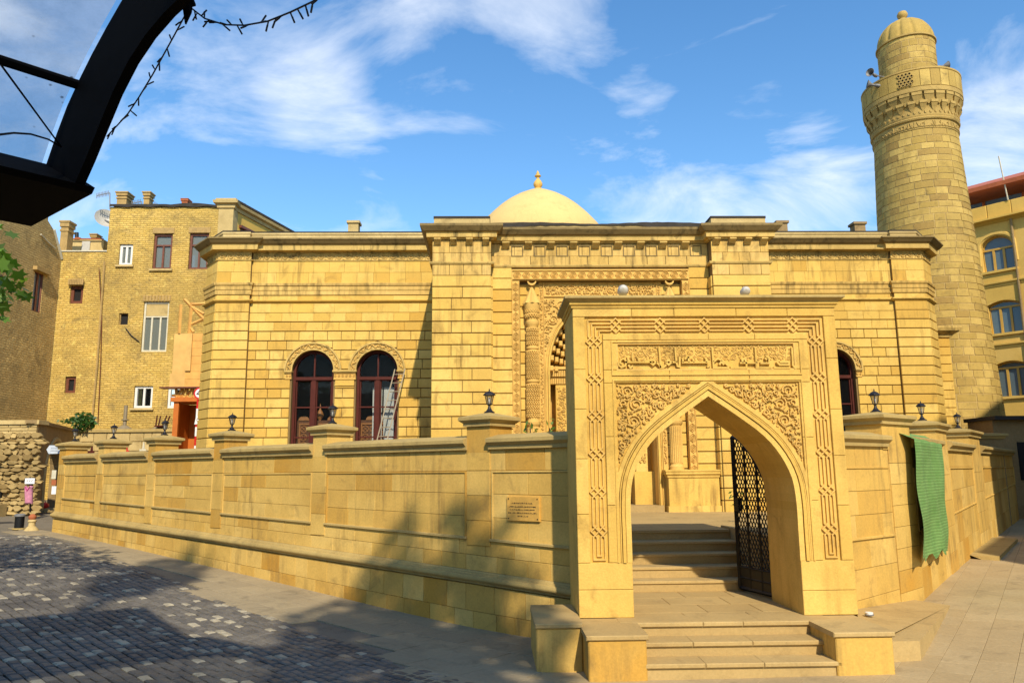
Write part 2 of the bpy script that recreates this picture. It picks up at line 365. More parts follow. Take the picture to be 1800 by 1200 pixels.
def hazyglass():
    m, nt, b = newmat('canopy_glass'); o = [n for n in nt.nodes if n.type == 'OUTPUT_MATERIAL'][0]; P = pos(nt)
    tl = N(nt, 'ShaderNodeBsdfTranslucent'); L(nt, mixc(nt, ramp(nt, noise(nt, P, 6, 6, .7), .4, .8), (.42, .46, .50), (.25, .27, .28)), tl.inputs[0])
    t = N(nt, 'ShaderNodeBsdfTransparent'); t.inputs[0].default_value = (.86, .90, .93, 1); x = N(nt, 'ShaderNodeMixShader'); x.inputs[0].default_value = .48
    L(nt, t.outputs[0], x.inputs[1]); L(nt, tl.outputs[0], x.inputs[2])
    v = N(nt, 'ShaderNodeTexVoronoi'); v.inputs['Scale'].default_value = 9.; L(nt, P, v.inputs['Vector']); d = N(nt, 'ShaderNodeBsdfDiffuse'); d.inputs[0].default_value = (.08, .08, .08, 1)
    y = N(nt, 'ShaderNodeMixShader'); L(nt, ramp(nt, v.outputs['Distance'], .05, .12, (.8, .8, .8), (0, 0, 0)), y.inputs[0]); L(nt, x.outputs[0], y.inputs[1]); L(nt, d.outputs[0], y.inputs[2]); L(nt, y.outputs[0], o.inputs[0]); return m
CANG = hazyglass()
ALU = plain('aluminium', (.27, .22, .14), .55, 0, .3)
GREY = plain('grey_plastic', (.20, .20, .20), .5)
LGREY = plain('pale_plastic', (.50, .48, .43), .5)
RED = plain('sign_red', (.55, .015, .015), .4, 0, .1)
SIGNW = plain('sign_white', (.78, .78, .78), .4, 0, .08)
BLACK = plain('sign_black', (.01, .01, .01), .5, 0, .1)
BLUEP = plain('blue_litter', (.05, .25, .7), .4)
BRONZE = plain('plaque_stone', (.66, .38, .08), .55, 0, .25, 20)
PLAQT = plain('plaque_letters', (.09, .055, .02), .6)
ROOFT = plain('bitumen', (.05, .043, .035), .95, 0, .5, 4, .8)
ROOFR = plain('red_roof_sheet', (.52, .14, .05), .55, 0, .3, 3)
TERR = plain('terracotta', (.40, .12, .045), .85, 0, .3, 8)
YPLAST = plain('ochre_plaster', (.60, .40, .08), .8, 0, .15, 3)
FRAMEY = plain('golden_window_frame', (.56, .33, .055), .45, 0, .15)
STEMW = plain('bark', (.09, .07, .05), .9, 0, .4, 12, .8)
PINK = plain('pink_cloth', (.62, .25, .36), .9, 0, .5, 14)
CURT = plain('pale_curtain', (.52, .56, .53), .8, 0, .12)
def leafmat(name, c):
    m, nt, b = newmat(name); col = mixc(nt, rnd(nt), c, tuple(q*.45 for q in c)); L(nt, col, b.inputs['Base Color'])
    b.inputs['Roughness'].default_value = .5
    t = N(nt, 'ShaderNodeBsdfTranslucent'); L(nt, mixc(nt, 1., col, (1.6, 1.9, .7), 'MULTIPLY'), t.inputs[0]); x = N(nt, 'ShaderNodeMixShader'); x.inputs[0].default_value = .35
    o = [n for n in nt.nodes if n.type == 'OUTPUT_MATERIAL'][0]; L(nt, b.outputs[0], x.inputs[1]); L(nt, t.outputs[0], x.inputs[2]); L(nt, x.outputs[0], o.inputs[0]); return m
LEAF = leafmat('leaf', (.13, .24, .03)); LEAF2 = leafmat('shrub_leaf', (.06, .15, .03))
def clothmat():
    m, nt, b = newmat('green_mesh_cloth'); P = pos(nt)
    w = N(nt, 'ShaderNodeTexWave', wave_type='BANDS', bands_direction='Z'); w.inputs['Scale'].default_value = 7.5; w.inputs['Distortion'].default_value = 1.2; w.inputs['Detail'].default_value = 2
    L(nt, P, w.inputs[0]); n = noise(nt, P, 5, 5, .7)
    col = mixc(nt, ramp(nt, n, .3, .7), (.10, .23, .05), (.19, .33, .10)); col = mixc(nt, ramp(nt, w.outputs[1], .0, .25), (.09, .18, .045), col)
    L(nt, col, b.inputs['Base Color']); b.inputs['Roughness'].default_value = .9; bump(nt, b, w.outputs[1], .3, .01); return m
GCLOTH = clothmat()
def groundmat(name, c1, c2, dark, sc=2.2, spots=True, bs=.5, joints=None):
    m, nt, b = newmat(name); P = pos(nt); col = mixc(nt, noise(nt, P, .6, 4), c1, c2)
    if name != 'sett': pass
    col = mixc(nt, ramp(nt, noise(nt, P, sc, 7, .7, .6), .5, .78), col, dark)
    col = mixc(nt, 1., col, ramp(nt, noise(nt, P, 60, 4, .7), .25, .75, (.78, .78, .78), (1.15, 1.15, 1.15)), 'MULTIPLY')
    if spots:
        v = N(nt, 'ShaderNodeTexVoronoi'); v.inputs['Scale'].default_value = 7.; v.inputs['Randomness'].default_value = 1; L(nt, P, v.inputs['Vector'])
        col = mixc(nt, ramp(nt, v.outputs['Distance'], .05, .09, (1, 1, 1), (0, 0, 0)), col, tuple(q*.45 for q in dark))
    L(nt, col, b.inputs['Base Color']); b.inputs['Roughness'].default_value = .8; b.inputs['Specular IOR Level'].default_value = .3
    bump(nt, b, noise(nt, P, 30, 6, .7), bs, .012); return m
G_STREET = groundmat('street_ground', (.17, .145, .105), (.21, .18, .13), (.10, .085, .06))
G_PAVE = stone('paving_slab', (.40, .295, .15), (.44, .335, .18), (.22, .165, .09), 0, .6, grain=30, bs=.5)
G_PAVE2 = stone('worn_paving_slab', (.31, .25, .155), (.36, .29, .175), (.17, .14, .09), 0, .7, grain=30, bs=.5)
def settmat():
    m, nt, b = newmat('basalt_sett'); P = pos(nt); r = rnd(nt)
    col = mixc(nt, r, (.085, .079, .070), (.145, .132, .113))
    h = N(nt, 'ShaderNodeMath', operation='MULTIPLY'); h.inputs[1].default_value = 5.77; L(nt, r, h.inputs[0]); f = N(nt, 'ShaderNodeMath', operation='FRACT'); L(nt, h.outputs[0], f.inputs[0])
    col = mixc(nt, ramp(nt, f.outputs[0], .88, .90), col, (.42, .37, .26))
    col = mixc(nt, ramp(nt, noise(nt, P, 9, 6, .7), .45, .8), col, (.17, .15, .115)); col = mixc(nt, ramp(nt, noise(nt, P, .9, 4, .6), .45, .62), col, mixc(nt, 1., col, (.62, .62, .64), 'MULTIPLY'))
    L(nt, col, b.inputs['Base Color']); b.inputs['Roughness'].default_value = .55; b.inputs['Specular IOR Level'].default_value = .45
    bump(nt, b, noise(nt, P, 34, 5, .7), .7, .012); return m
G_SETT = settmat()

# ------------------------------------------------------------------ ground
_GC = np.array([(0, 0, .35), (-6, 3, .5), (6, 2, .3), (.9, 7.6, .1), (3.9, 7.6, .13), (2.4, 5, .2), (-.3, 9.9, .07), (-2.7, 12, .24), (-5.5, 14.4, .46), (-9.9, 17.9, .75), (-14, 22, .95),
                (-8, 10, .62), (6, 10.4, .24), (7.2, 12.6, .36), (11.3, 17.6, .58), (18, 26, .9), (30, 40, 1.2), (-30, 30, 1.4), (0, -10, .5), (22, 0, .4), (-24, 3, .9), (2, 30, 1.1), (9, 8, .25), (-20, 40, 1.3), (0, 60, 1.3), (-60, 0, 1.2), (60, 10, .8), (0, -40, .6)])
def _tps(r): return np.where(r > 1e-6, r*r*np.log(r+1e-9), 0.)
_A = _tps(np.linalg.norm(_GC[:, None, :2]-_GC[None, :, :2], axis=2)); _n = len(_GC)
_Pm = np.c_[np.ones(_n), _GC[:, :2]]
_S = np.block([[_A+np.eye(_n)*.5, _Pm], [_Pm.T, np.zeros((3, 3))]]); _Wt = np.linalg.solve(_S, np.r_[_GC[:, 2], 0, 0, 0])
def gz(x, y):
    x = np.clip(np.asarray(x, float), -60, 60); y = np.clip(np.asarray(y, float), -40, 60)
    r = np.sqrt((x[..., None]-_GC[:, 0])**2+(y[..., None]-_GC[:, 1])**2)
    z = _tps(r)@_Wt[:_n]+_Wt[_n]+_Wt[_n+1]*x+_Wt[_n+2]*y
    return np.clip(z, -.2, 1.6)
def onground(u, v):
    z = .3
    for _ in range(12): P = atZ(u, v, z); z = float(gz(P[0], P[1]))
    return P
xs = np.r_[[-1500, -600, -200, -90], np.arange(-60, 60.1, 1.), [90, 200, 600, 1500]]; ys = np.r_[[-1500, -600, -200, -80], np.arange(-40, 60.1, 1.), [90, 200, 600, 1500]]
GX, GY = np.meshgrid(xs, ys); GZ = gz(GX, GY)-.03
m = M(); nx = len(xs); m.v = [tuple(q) for q in np.c_[GX.ravel(), GY.ravel(), GZ.ravel()].tolist()]
m.f = [(j*nx+i, j*nx+i+1, (j+1)*nx+i+1, (j+1)*nx+i) for j in range(len(ys)-1) for i in range(nx-1)]
street = struct(part('street', m, G_STREET, smooth=True))
def flagstone(o, e1, e2, a0, a1, b0, b1, up, ch, jit=0.):
    C = [(a0, b0), (a1, b0), (a1, b1), (a0, b1)]; I = [(a0+ch, b0+ch), (a1-ch, b0+ch), (a1-ch, b1-ch), (a0+ch, b1-ch)]
    def P(q, dz): p = o+e1*q[0]+e2*q[1]; return (p[0], p[1], float(gz(p[0], p[1]))+dz)
    t = (rng.random(4)-.5)*jit
    vs = [P(q, -.03) for q in C]+[P(q, up-ch*.7+t[i]) for i, q in enumerate(C)]+[P(q, up+t[i]) for i, q in enumerate(I)]
    fs = [(k+i, k+(i+1) % 4, k+4+(i+1) % 4, k+4+i) for k in (0, 4) for i in range(4)]+[(8, 9, 10, 11)]
    mm = M(); mm.add(vs, [f[::-1] for f in fs]); c = np.array(vs).mean(0)
    return (c, (a1-a0)*(b1-b0)*max(.05, abs(c[2]-EYE))/max(1., c[1]), mm)
def infr(c, lim=40):
    if c[1] < 1.2: return False
    u, v = px(c); return -60 < u < 1860 and v < 1290
# dark setts, laid in rows along the enclosure
o2 = np.array([.45, 7.05]); e1 = np.array([-.70, .714]); e2 = np.array([-.714, -.70]); bl = []
r = 0; b = 0.
while b < 17:
    h = .11; a = -9-random.random()*.2
    while a < 19:
        w = random.uniform(.11, .18); c = o2+e1*(a+w/2)+e2*(b+h/2); c3 = np.array([c[0], c[1], float(.4)])
        edge = .35*math.sin(a*1.3)+.12*math.sin(a*4.1)
        if infr(c3) and c[1] < 17.5 and b > edge-.2: bl.append(flagstone(o2, e1, e2, a+.006, a+w-.006, b+.006, b+h-.006, .002+random.random()*.010, .016, .010))
        a += w
    b += h
setts = struct(part('cobbled_roadway', M().add([(*(o2+e1*a+e2*b), float(gz(*(o2+e1*a+e2*b)))-.022) for a, b in [(x, y) for y in np.linspace(-.3, 17, 12) for x in np.linspace(-9, 19, 20)]],
        [(j*20+i, (j+1)*20+i, (j+1)*20+i+1, j*20+i+1) for j in range(11) for i in range(19)]), plain('dark_joint_sand', (.045, .04, .034), .95, 0, .4, 8), smooth=True))
pieces('cobblestone', bl, G_SETT, setts)
# pale slabs beside the enclosure wall and over the right-hand street
WL0 = np.array([.87, 9.4]); WLd = np.array([.776, -.63]); WLd /= np.linalg.norm(WLd)
bl = []
so = np.array([.87, 9.4]); f1 = -WLd; f2 = np.array([f1[1]*-1, f1[0]])
if f2[1] > 0: f2 = -f2
b = .02
while b < 3.0:
    a = -3-random.random()*.4
    while a < 18:
        w = random.uniform(.5, .75); c = so+f1*(a+w/2)+f2*(b+.2); rel = c-o2; eb = rel@e2; ea_ = rel@e1
        if infr(np.array([c[0], c[1], .3])) and eb < .05+.35*math.sin(ea_*1.3) and not (c[0] > .55 and c[1] > 6.9): bl.append(flagstone(so, f1, f2, a+.004, a+w-.004, b+.004, b+.4-.003, .004+random.random()*.003, .004, .003))
        a += w
    b += .4
pave = struct(part('pavement', M().add([(*(so+f1*a+f2*b), float(gz(*(so+f1*a+f2*b)))-.012) for a, b in [(x, y) for y in np.linspace(-.4, 2.9, 5) for x in np.linspace(-.2, 17, 14)]],
        [(j*14+i, (j+1)*14+i, (j+1)*14+i+1, j*14+i+1) for j in range(4) for i in range(13)]), G_STREET, smooth=True))
pieces('paving_slab', bl, G_PAVE2, pave)
g1 = np.array([.6, .8]); g2 = np.array([.8, -.6]); so2 = np.array([3.84, 9.3]); bl = []
b = -3.2
while b < 9:
    a = -9-random.random()*.4
    while a < 13:
        w = random.uniform(.4, .62); c = so2+g1*(a+w/2)+g2*(b+.22); rel = c-o2
        if infr(np.array([c[0], c[1], .3])) and rel@e2 < -.15 and c[0] > .75 and not (c[1] > 8.2 and c[0] < 4.0) and (b > -.9 or c[1] < 7.9): bl.append(flagstone(so2, g1, g2, a+.0015, a+w-.0015, b+.0015, b+.3185, .004+random.random()*.0015, .003, .001))
        a += w
    b += .32
pave2 = struct(part('side_street', M().add([(*(so2+g1*a+g2*b), float(gz(*(so2+g1*a+g2*b)))-.009) for a, b in [(x, y) for y in np.linspace(-3, 9, 10) for x in np.linspace(-9, 40, 30)]],
        [(j*30+i, (j+1)*30+i, (j+1)*30+i+1, j*30+i+1) for j in range(9) for i in range(29)]), G_PAVE, smooth=True))
pieces('paving_slab', bl, G_PAVE, pave2)

# ------------------------------------------------------------------ carving helpers
def spiral(cx, cy, r, a0, turns, sgn, r1=.16, n=26):
    t = np.linspace(0, 1, n); ang = a0+sgn*turns*2*math.pi*t; rr = r*(1-(1-r1)*t)
    return np.c_[cx+rr*np.cos(ang), cy+rr*np.sin(ang)]
def leafpoly(cx, cy, L_, W_, ang):
    t = np.linspace(0, 1, 5); s = np.sin(np.pi*t**.8)*W_/2; X = np.r_[t*L_, (t*L_)[-2:0:-1]]; Yv = np.r_[-s, s[-2:0:-1]]
    c, q = math.cos(ang), math.sin(ang); return np.c_[cx+X*c-Yv*q, cy+X*q+Yv*c]
def arabesque(m, fr, inside, box, c0, h, rmin, rmax, w, seed, mirror=None, tries=2500):
    """scrolling vines packed into a panel: volutes, stems between them and small leaves"""
    rg = np.random.default_rng(seed); cs = []
    for k in range(tries):
        x = rg.uniform(box[0], box[1]); y = rg.uniform(box[2], box[3]); lim = rmax if k < tries*.25 else (rmax*.75 if k < tries*.5 else rmin*1.5)
        d = min([math.hypot(x-a, y-b)-r for a, b, r in cs]+[lim])
        if d < rmin: continue
        d = min(d, inside(x, y))
        if d < rmin: continue
        cs.append((x, y, d*.97))
    def emit(pts, ww):
        m.ribbon(fr, pts, ww, h, c0)
        if mirror is not None:
            q = np.array(pts); q[:, 0] = 2*mirror-q[:, 0]; m.ribbon(fr, q[::-1], ww, h, c0)
    def emitleaf(p):
        m.prism(fr, p, c0, c0+h*.85)
        if mirror is not None:
            q = np.array(p); q[:, 0] = 2*mirror-q[:, 0]; m.prism(fr, q[::-1], c0, c0+h*.85)
    for x, y, r in cs:
        a0 = rg.uniform(0, 6.28); sg = rg.choice([-1, 1])
        if r > rmin*1.35:
            sp = spiral(x, y, r-w/2, a0, 1.35 if r < rmax*.7 else 1.7, sg, .2, 22); n = len(sp)
            emit(sp, np.linspace(w*1.0, w*1.25, n))
            for k in range(int(3 if r < rmax*.6 else 5)):
                an = a0+sg*(k+1)*1.1+.5; emitleaf(leafpoly(x+(r*.62)*math.cos(an), y+(r*.62)*math.sin(an), r*.34, r*.22, an+sg*.9))
        else: emitleaf(leafpoly(x-r*.8*math.cos(a0), y-r*.8*math.sin(a0), r*1.9, r*1.1, a0))
    for i, (x, y, r) in enumerate(cs):
        js = sorted(range(len(cs)), key=lambda j: math.hypot(cs[j][0]-x, cs[j][1]-y)-cs[j][2])[1:3]
        for j in js:
            if j > i:
                x2, y2, r2 = cs[j]; d = math.hypot(x2-x, y2-y)
                if d < (r+r2)*1.25:
                    t = np.linspace(0, 1, 6); nx_, ny_ = -(y2-y)/d, (x2-x)/d; bend = np.sin(t*math.pi)*.25*min(r, r2)
                    emit(np.c_[x+nx_*r*.9*(1-t)-nx_*r2*.9*t+(x2-x)*t, y+ny_*r*.9*(1-t)-ny_*r2*.9*t+(y2-y)*t]+np.c_[bend*nx_, bend*ny_], w*.9)
def filler(m, fr, inside, box, c0, h, size, n, seed, mirror=None):
    rg = np.random.default_rng(seed)
    for _ in range(n):
        x = rg.uniform(box[0], box[1]); y = rg.uniform(box[2], box[3])
        if inside(x, y) < size*.45: continue
        a0 = rg.uniform(0, 6.28)
        if rg.random() < .5: P = leafpoly(x-size*.5*math.cos(a0), y-size*.5*math.sin(a0), size, size*.5, a0); fn = lambda q: m.prism(fr, q, c0, c0+h*.7)
        else: P = spiral(x, y, size*.5, a0, .8, rg.choice([-1, 1]), .35, 9); fn = lambda q: m.ribbon(fr, q, size*.22, h*.75, c0)
        fn(P)
        if mirror is not None: q = np.array(P); q[:, 0] = 2*mirror-q[:, 0]; fn(q[::-1])
def knotband(m, fr, p0, p1, s, w, h, c0, nk, first=.5, flip=False, ends=(0, 0)):
    """four straps that plait into knots at even steps between p0 and p1 (centre line)"""
    p0 = np.array(p0, float); p1 = np.array(p1, float); D = p1-p0; Ln = np.linalg.norm(D); d = D/Ln; n = np.array([-d[1], d[0]])
    step = Ln/nk; ks = [(i+first)*step for i in range(nk)]; hk = 1.5*s
    offs = [1.5*s, .5*s, -.5*s, -1.5*s]
    for i, o in enumerate(offs):
        cur = o; e = ends[0]*( o if not flip else -o)
        pts = [(-e, cur)]
        for t in ks:
            if abs(cur) > s: pts += [(t-hk, cur), (t+hk, -cur)]; cur = -cur
            else: g = 1 if cur > 0 else -1; pts += [(t-hk, cur), (t, cur+g*hk), (t+hk, cur)]
        pts.append((Ln+ends[1]*cur, cur))
        m.ribbon(fr, [p0+d*a+n*b for a, b in pts], w, h+.0015*i, c0)

# ------------------------------------------------------------------ gateway
YG = 8.4; FG = Fr((0, YG, 0), (1, 0, 0)); g = FG.px
ZL = .52                                             # landing
xl = (g(1007, 534)[0]+g(1017, 1087)[0])/2; xr = (g(1467, 540)[0]+g(1509, 1083)[0])/2; gax = (xl+xr)/2
ztop = g(1240, 541)[1]; BK = -.95
half = [(1108.5, 885), (1112, 842), (1128, 802), (1155, 766), (1200, 729), (1248, 696)]
hp = [g(*q) for q in half]; hw = gax-hp[0][0]
prof = [(hw, ZL), (hw, hp[0][1]-.25)]+[(gax-a, b) for a, b in hp[:-1]]+[(0, hp[-1][1])]
def smoothprof(P, k=3):
    Q = [P[0], P[1]]; S = P[1:]
    for i in range(len(S)-1):
        p0 = S[max(0, i-1)]; p1, p2 = S[i], S[i+1]; p3 = S[i+2] if i+2 < len(S) else (2*p2[0]-p1[0], 2*p2[1]-p1[1])
        for t in np.linspace(0, 1, k+1)[1:]:
            f = lambda j: .5*((2*p1[j])+(-p0[j]+p2[j])*t+(2*p0[j]-5*p1[j]+4*p2[j]-p3[j])*t*t+(-p0[j]+3*p1[j]-3*p2[j]+p3[j])*t**3)
            Q.append((f(0), f(1)))
    return Q
prof = smoothprof(prof)
ARL = [(gax-a, b) for a, b in prof]; ARR = [(gax+a, b) for a, b in prof][::-1]; ARCH = ARL+ARR[1:]
gate = thing('entrance_gateway', 'tall carved yellow stone gateway with pointed arch and Arabic inscription', 'gateway', (gax, YG+.45, ZL))
RC = -.03
m = M()
for c in (RC, BK):
    f = 1 if c == RC else -1
    vs = [(xl, ZL), (hp[0][0], ZL), (hp[0][0], ztop), (xl, ztop)]
    def quad(q): m.add([FG.w(a, b, c) for a, b in q], [(0, 1, 2, 3) if f > 0 else (3, 2, 1, 0)])
    quad([(xl, ZL), (ARL[0][0], ZL), (ARL[0][0], ztop), (xl, ztop)]); quad([(ARR[-1][0], ZL), (xr, ZL), (xr, ztop), (ARR[-1][0], ztop)])
    for p, q in zip(ARCH[:-1], ARCH[1:]):
        if abs(p[0]-q[0]) > 1e-5: quad([p, q, (q[0], ztop), (p[0], ztop)])
for p, q in zip(ARCH[:-1], ARCH[1:]):
    m.add([FG.w(*p, RC), FG.w(*q, RC), FG.w(*q, BK), FG.w(*p, BK)], [(3, 2, 1, 0)])
for a in (xl, xr): m.add([FG.w(a, ZL-.5, RC), FG.w(a, ZL-.5, BK), FG.w(a, ztop, BK), FG.w(a, ztop, RC)], [(0, 1, 2, 3)])
m.add([FG.w(xl, ztop, RC), FG.w(xr, ztop, RC), FG.w(xr, ztop, BK), FG.w(xl, ztop, BK)], [(0, 1, 2, 3)])
part('body', m, S_GATE, gate)
# facing stones that stand proud of the carved fields
bl = []
def face(a0, a1, b0, b1, c1=0., n=0, hor=False):
    n = n or max(1, round((a1-a0 if hor else b1-b0)/.55)); t = np.linspace(0, 1, n+1)
    t[1:-1] += (rng.random(max(0, n-1))-.5)*.25/n
    for i in range(n):
        A0, A1, B0, B1 = (a0+(a1-a0)*t[i], a0+(a1-a0)*t[i+1], b0, b1) if hor else (a0, a1, b0+(b1-b0)*t[i], b0+(b1-b0)*t[i+1])
        bl.append((FG.w((A0+A1)/2, (B0+B1)/2), (A1-A0)*(B1-B0), M().block(FG, A0+.0018, A1-.0018, B0+.0018, B1-.0018, RC-.002, c1+random.uniform(-.002, .0015), .005)))
kx0 = g(1032, 700)[0]-.005; kx1 = kx0+.195; kz1 = g(1240, 556)[1]; kz0 = kz1-.195; bz = g(1060, 989)[1]
wid = lambda u, v: g(u, v)[0]
face(xl, kx0, bz, kz1); face(2*gax-kx0, xr, bz, kz1)                                  # outer strips
face(xl, xr, kz1, ztop, 0, 5, True)
face(xl, ARL[0][0]-.0, ZL, bz, 0, 2); face(ARR[-1][0], xr, ZL, bz, 0, 2)                # plain foot
iz1 = g(1240, 597)[1]; iz0 = g(1240, 656)[1]; ix0 = g(1074, 630)[0]
face(kx1, 2*gax-kx1, iz1, kz0, 0, 4, True)                                              # under the top band
pz1 = g(1240, 603)[1]; pz0 = g(1240, 649)[1]; px0 = g(1085, 630)[0]
fx0 = kx1; sx0 = g(1083, 690)[0]; sz1 = g(1240, 672)[1]
face(fx0, px0, pz0, iz1); face(2*gax-px0, 2*gax-fx0, pz0, iz1)                          # beside the inscription
face(px0, 2*gax-px0, pz1, iz1, 0, 1); face(fx0, 2*gax-fx0, sz1, pz0, 0, 3, True)
face(fx0, sx0, bz, sz1); face(2*gax-sx0, 2*gax-fx0, bz, sz1)                            # beside the spandrels
pieces('facing_stone', bl, S_GATE, gate)
# fillets round the inscription and the spandrel panel
for nm, r_, hh in (('inscription_frame', (ix0+.012, 2*gax-ix0-.012, iz0-.012, iz1-.02), .014), ('panel_frame', (sx0-.03, 2*gax-sx0+.03, bz, sz1+.028), .012)):
    a0, a1, b0, b1 = r_; m = M()
    P = [(a0, b0), (a0, b1), (a1, b1), (a1, b0)]
    m.ribbon(FG, P, .02, hh, -.001, closed=nm[0] == 'i'); part(nm, m, S_GATE, gate)
m = M(); m.ribbon(FG, [(px0-.001, pz0), (px0-.001, pz1), (2*gax-px0, pz1), (2*gax-px0, pz0)], .03, .03, RC, closed=True); part('inscription_bead', m, S_CARV, gate)
# mouldings round the arch
def arch_band(d0, d1, c1, lo=0):
    A = offset_open(ARCH, d0); B = offset_open(ARCH, d1); mm = M(); k = len(A)
    A = [(a, max(b, bz) if lo else b) for a, b in A]; B = [(a, max(b, bz) if lo else b) for a, b in B]
    vs = [FG.w(*q, c) for q, c in [x for i in range(k) for x in ((A[i], RC), (A[i], c1), (B[i], c1), (B[i], RC))]]
    fs = [(i*4+j, (i+1)*4+j, (i+1)*4+j+1, i*4+j+1) for i in range(k-1) for j in range(3)]
    mm.add(vs, fs); return mm
for d0, d1, c1 in ((-.0005, .055, .0), (.063, .098, .016), (.106, .118, .004), (.126, .168, .0)): part('arch_moulding', arch_band(d0, d1, c1, 1), S_GATE, gate)
# spandrel carving
OUT = np.array(offset_open(ARCH, .172))
def spand(x, y):
    if x > gax: return -1
    d = min(x-sx0, sz1-y, gax-x+.03)
    D = np.hypot(OUT[:, 0]-x, OUT[:, 1]-y); k = int(D.argmin())
    # inside the moulding?
    L_ = OUT[:len(OUT)//2+1]
    if y > L_[-1, 1]: ins = True
    else: ins = x < np.interp(y, L_[:, 1], L_[:, 0])
    if not ins: return -1
    seg = []
    for p, q in zip(L_[:-1], L_[1:]):
        e = q-p; t = max(0, min(1, ((np.array([x, y])-p)@e)/(e@e+1e-9))); seg.append(np.linalg.norm(p+e*t-(x, y)))
    return min(d, min(seg))-.006
m = M(); arabesque(m, FG, spand, (sx0, gax, bz+.25, sz1), RC, .026, .011, .085, .0155, 3, mirror=gax, tries=4500); filler(m, FG, spand, (sx0, gax, bz+.25, sz1), RC, .013, .034, 550, 4, gax)
part('spandrel_carving', m, S_CARV, gate, stuff=True)
# plaited strap bands
kc0 = kx0+.0975; kc1 = 2*gax-kc0; kzc = kz1-.0975; ss = .041
m = M(); knotband(m, FG, (kc0+.0, kzc), (kc1, kzc), ss, .021, .022, RC, 5, ends=(1, 1))
part('strapwork_band', m, S_CARV, gate)
for xx, fl in ((kc0, False), (kc1, True)):
    m = M(); knotband(m, FG, (xx, bz+.10), (xx, kzc-.001), ss, .021, .022, RC, 6, first=.55, ends=(0, 1 if not fl else -1))
    for q in (1.5, .5): m.ribbon(FG, [(xx-q*ss, bz+.10), (xx-q*ss, bz+.10-(.07 if q > 1 else .03)), (xx+q*ss, bz+.10-(.07 if q > 1 else .03)), (xx+q*ss, bz+.10)], .021, .022, RC)
    part('strapwork_band', m, S_CARV, gate)
# inscription: Kufic letters traced from the stone, over thin scrolls
def I(x, y): return g(1070+x*350/1800, 590+y*80/411)
LT = [[(85, 235), (90, 265), (115, 285), (150, 270), (160, 235), (140, 205), (112, 212), (100, 240), (118, 255)], [(150, 238), (395, 238)], [(172, 190), (180, 232)], [(215, 150), (212, 190), (225, 232)], [(178, 262), (196, 290), (220, 270)],
      [(265, 195), (275, 232)], [(330, 210), (320, 232)], [(372, 238), (400, 215), (428, 238), (400, 262), (372, 238)], [(428, 238), (455, 260), (470, 290)], [(455, 100), (463, 180), (468, 290), (495, 285), (520, 262)],
      [(515, 238), (542, 218), (568, 238), (542, 262), (515, 238)], [(568, 238), (612, 238), (622, 275), (640, 280), (640, 190)], [(600, 105), (606, 180), (612, 238)], [(660, 240), (900, 240)], [(668, 200), (672, 238)], [(720, 185), (724, 238)], [(690, 215), (705, 185), (724, 200)], [(760, 205), (772, 238)], [(870, 195), (885, 215), (880, 240)],
      [(890, 285), (915, 265)], [(935, 105), (942, 200), (948, 288), (1085, 288)], [(948, 235), (985, 205), (1030, 225), (1085, 275)], [(1000, 262), (1018, 232), (1042, 262)], [(1100, 288), (1245, 288), (1245, 245)], [(1185, 245), (1335, 245), (1335, 288), (1470, 288)], [(1215, 245), (1205, 215), (1235, 205), (1240, 245)],
      [(1325, 105), (1330, 180), (1335, 245)], [(1370, 248), (1450, 248), (1450, 200), (1420, 180)], [(1410, 200), (1430, 215)], [(1490, 290), (1640, 290)], [(1520, 235), (1545, 262), (1630, 262), (1630, 238), (1545, 238)], [(1655, 105), (1662, 200), (1664, 265), (1690, 297)]]
m = M()
for q in LT: m.ribbon(FG, [I(*t) for t in q], .025, .036, RC, top=.8)
part('inscription', m, S_GATE, gate)
m = M(); pa, pb = px0+.02, 2*gax-px0-.02
arabesque(m, FG, lambda x, y: min(x-pa, pb-x, y-(pz0+.10), pz1-.02-y), (pa, pb, pz0+.08, pz1), RC, .009, .010, .050, .008, 11)
part('inscription_scrollwork', m, S_CARV, gate)
# cornice
cz = g(1240, 518)[1]
pth = [(xl, YG-BK), (xl, YG), (xr, YG), (xr, YG-BK)]
dz = cz-ztop-.02
m = M().sweep(pth, [(-.05, ztop-.0), (.012, ztop+.0), (.018, ztop+dz*.2), (.035, ztop+dz*.28), (.035, ztop+dz*.5)], False)
part('cornice_top', M().sweep(pth, [(.035, ztop+dz*.5), (.07, ztop+dz*.66), (.092, ztop+dz*.76), (.092, ztop+dz*.97), (-.3, ztop+dz)], False), S_COPE, gate)
m.wbox(xl+.2, xr-.2, YG+.2, YG-BK, ztop+.01, ztop+dz+.028)
part('cornice', m, S_GATE, gate)

# ------------------------------------------------------------------ steps in front, with cheek blocks
st = thing('entrance_steps', 'three worn stone steps between cheek blocks below the gateway', 'steps', (gax, 7.9, .1))
b0x, b1x = g(1110, 1085)[0], g(1416, 1085)[0]
lb0 = xl+.01; lb1 = atY(1137, 1140, 7.56)[0]; rb0 = atY(1470, 1140, 7.56)[0]; rb1 = atY(1571, 1140, 7.56)[0]
for k in range(3):
    zt = ZL-k*(ZL-.12)/3; yf = 8.12-.28*k
    m = M(); n = 3; xs_ = np.linspace(lb1-.05 if k else lb1-.03, rb0+.05, n+1)+np.r_[0, (rng.random(n-1)-.5)*.3, 0]
    s = part('step', M().wbox(lb1-.02, rb0+.02, yf+.03, YG+.2, -.1, zt-.045), S_STEP, st)
    for i in range(n): part('tread', M().block(Fr((0, yf+.0, 0), (1, 0, 0)), xs_[i]+.002, xs_[i+1]-.002, zt-.045+.001*k, zt, -(YG+.1-yf), .0, .008), S_STEP, s)
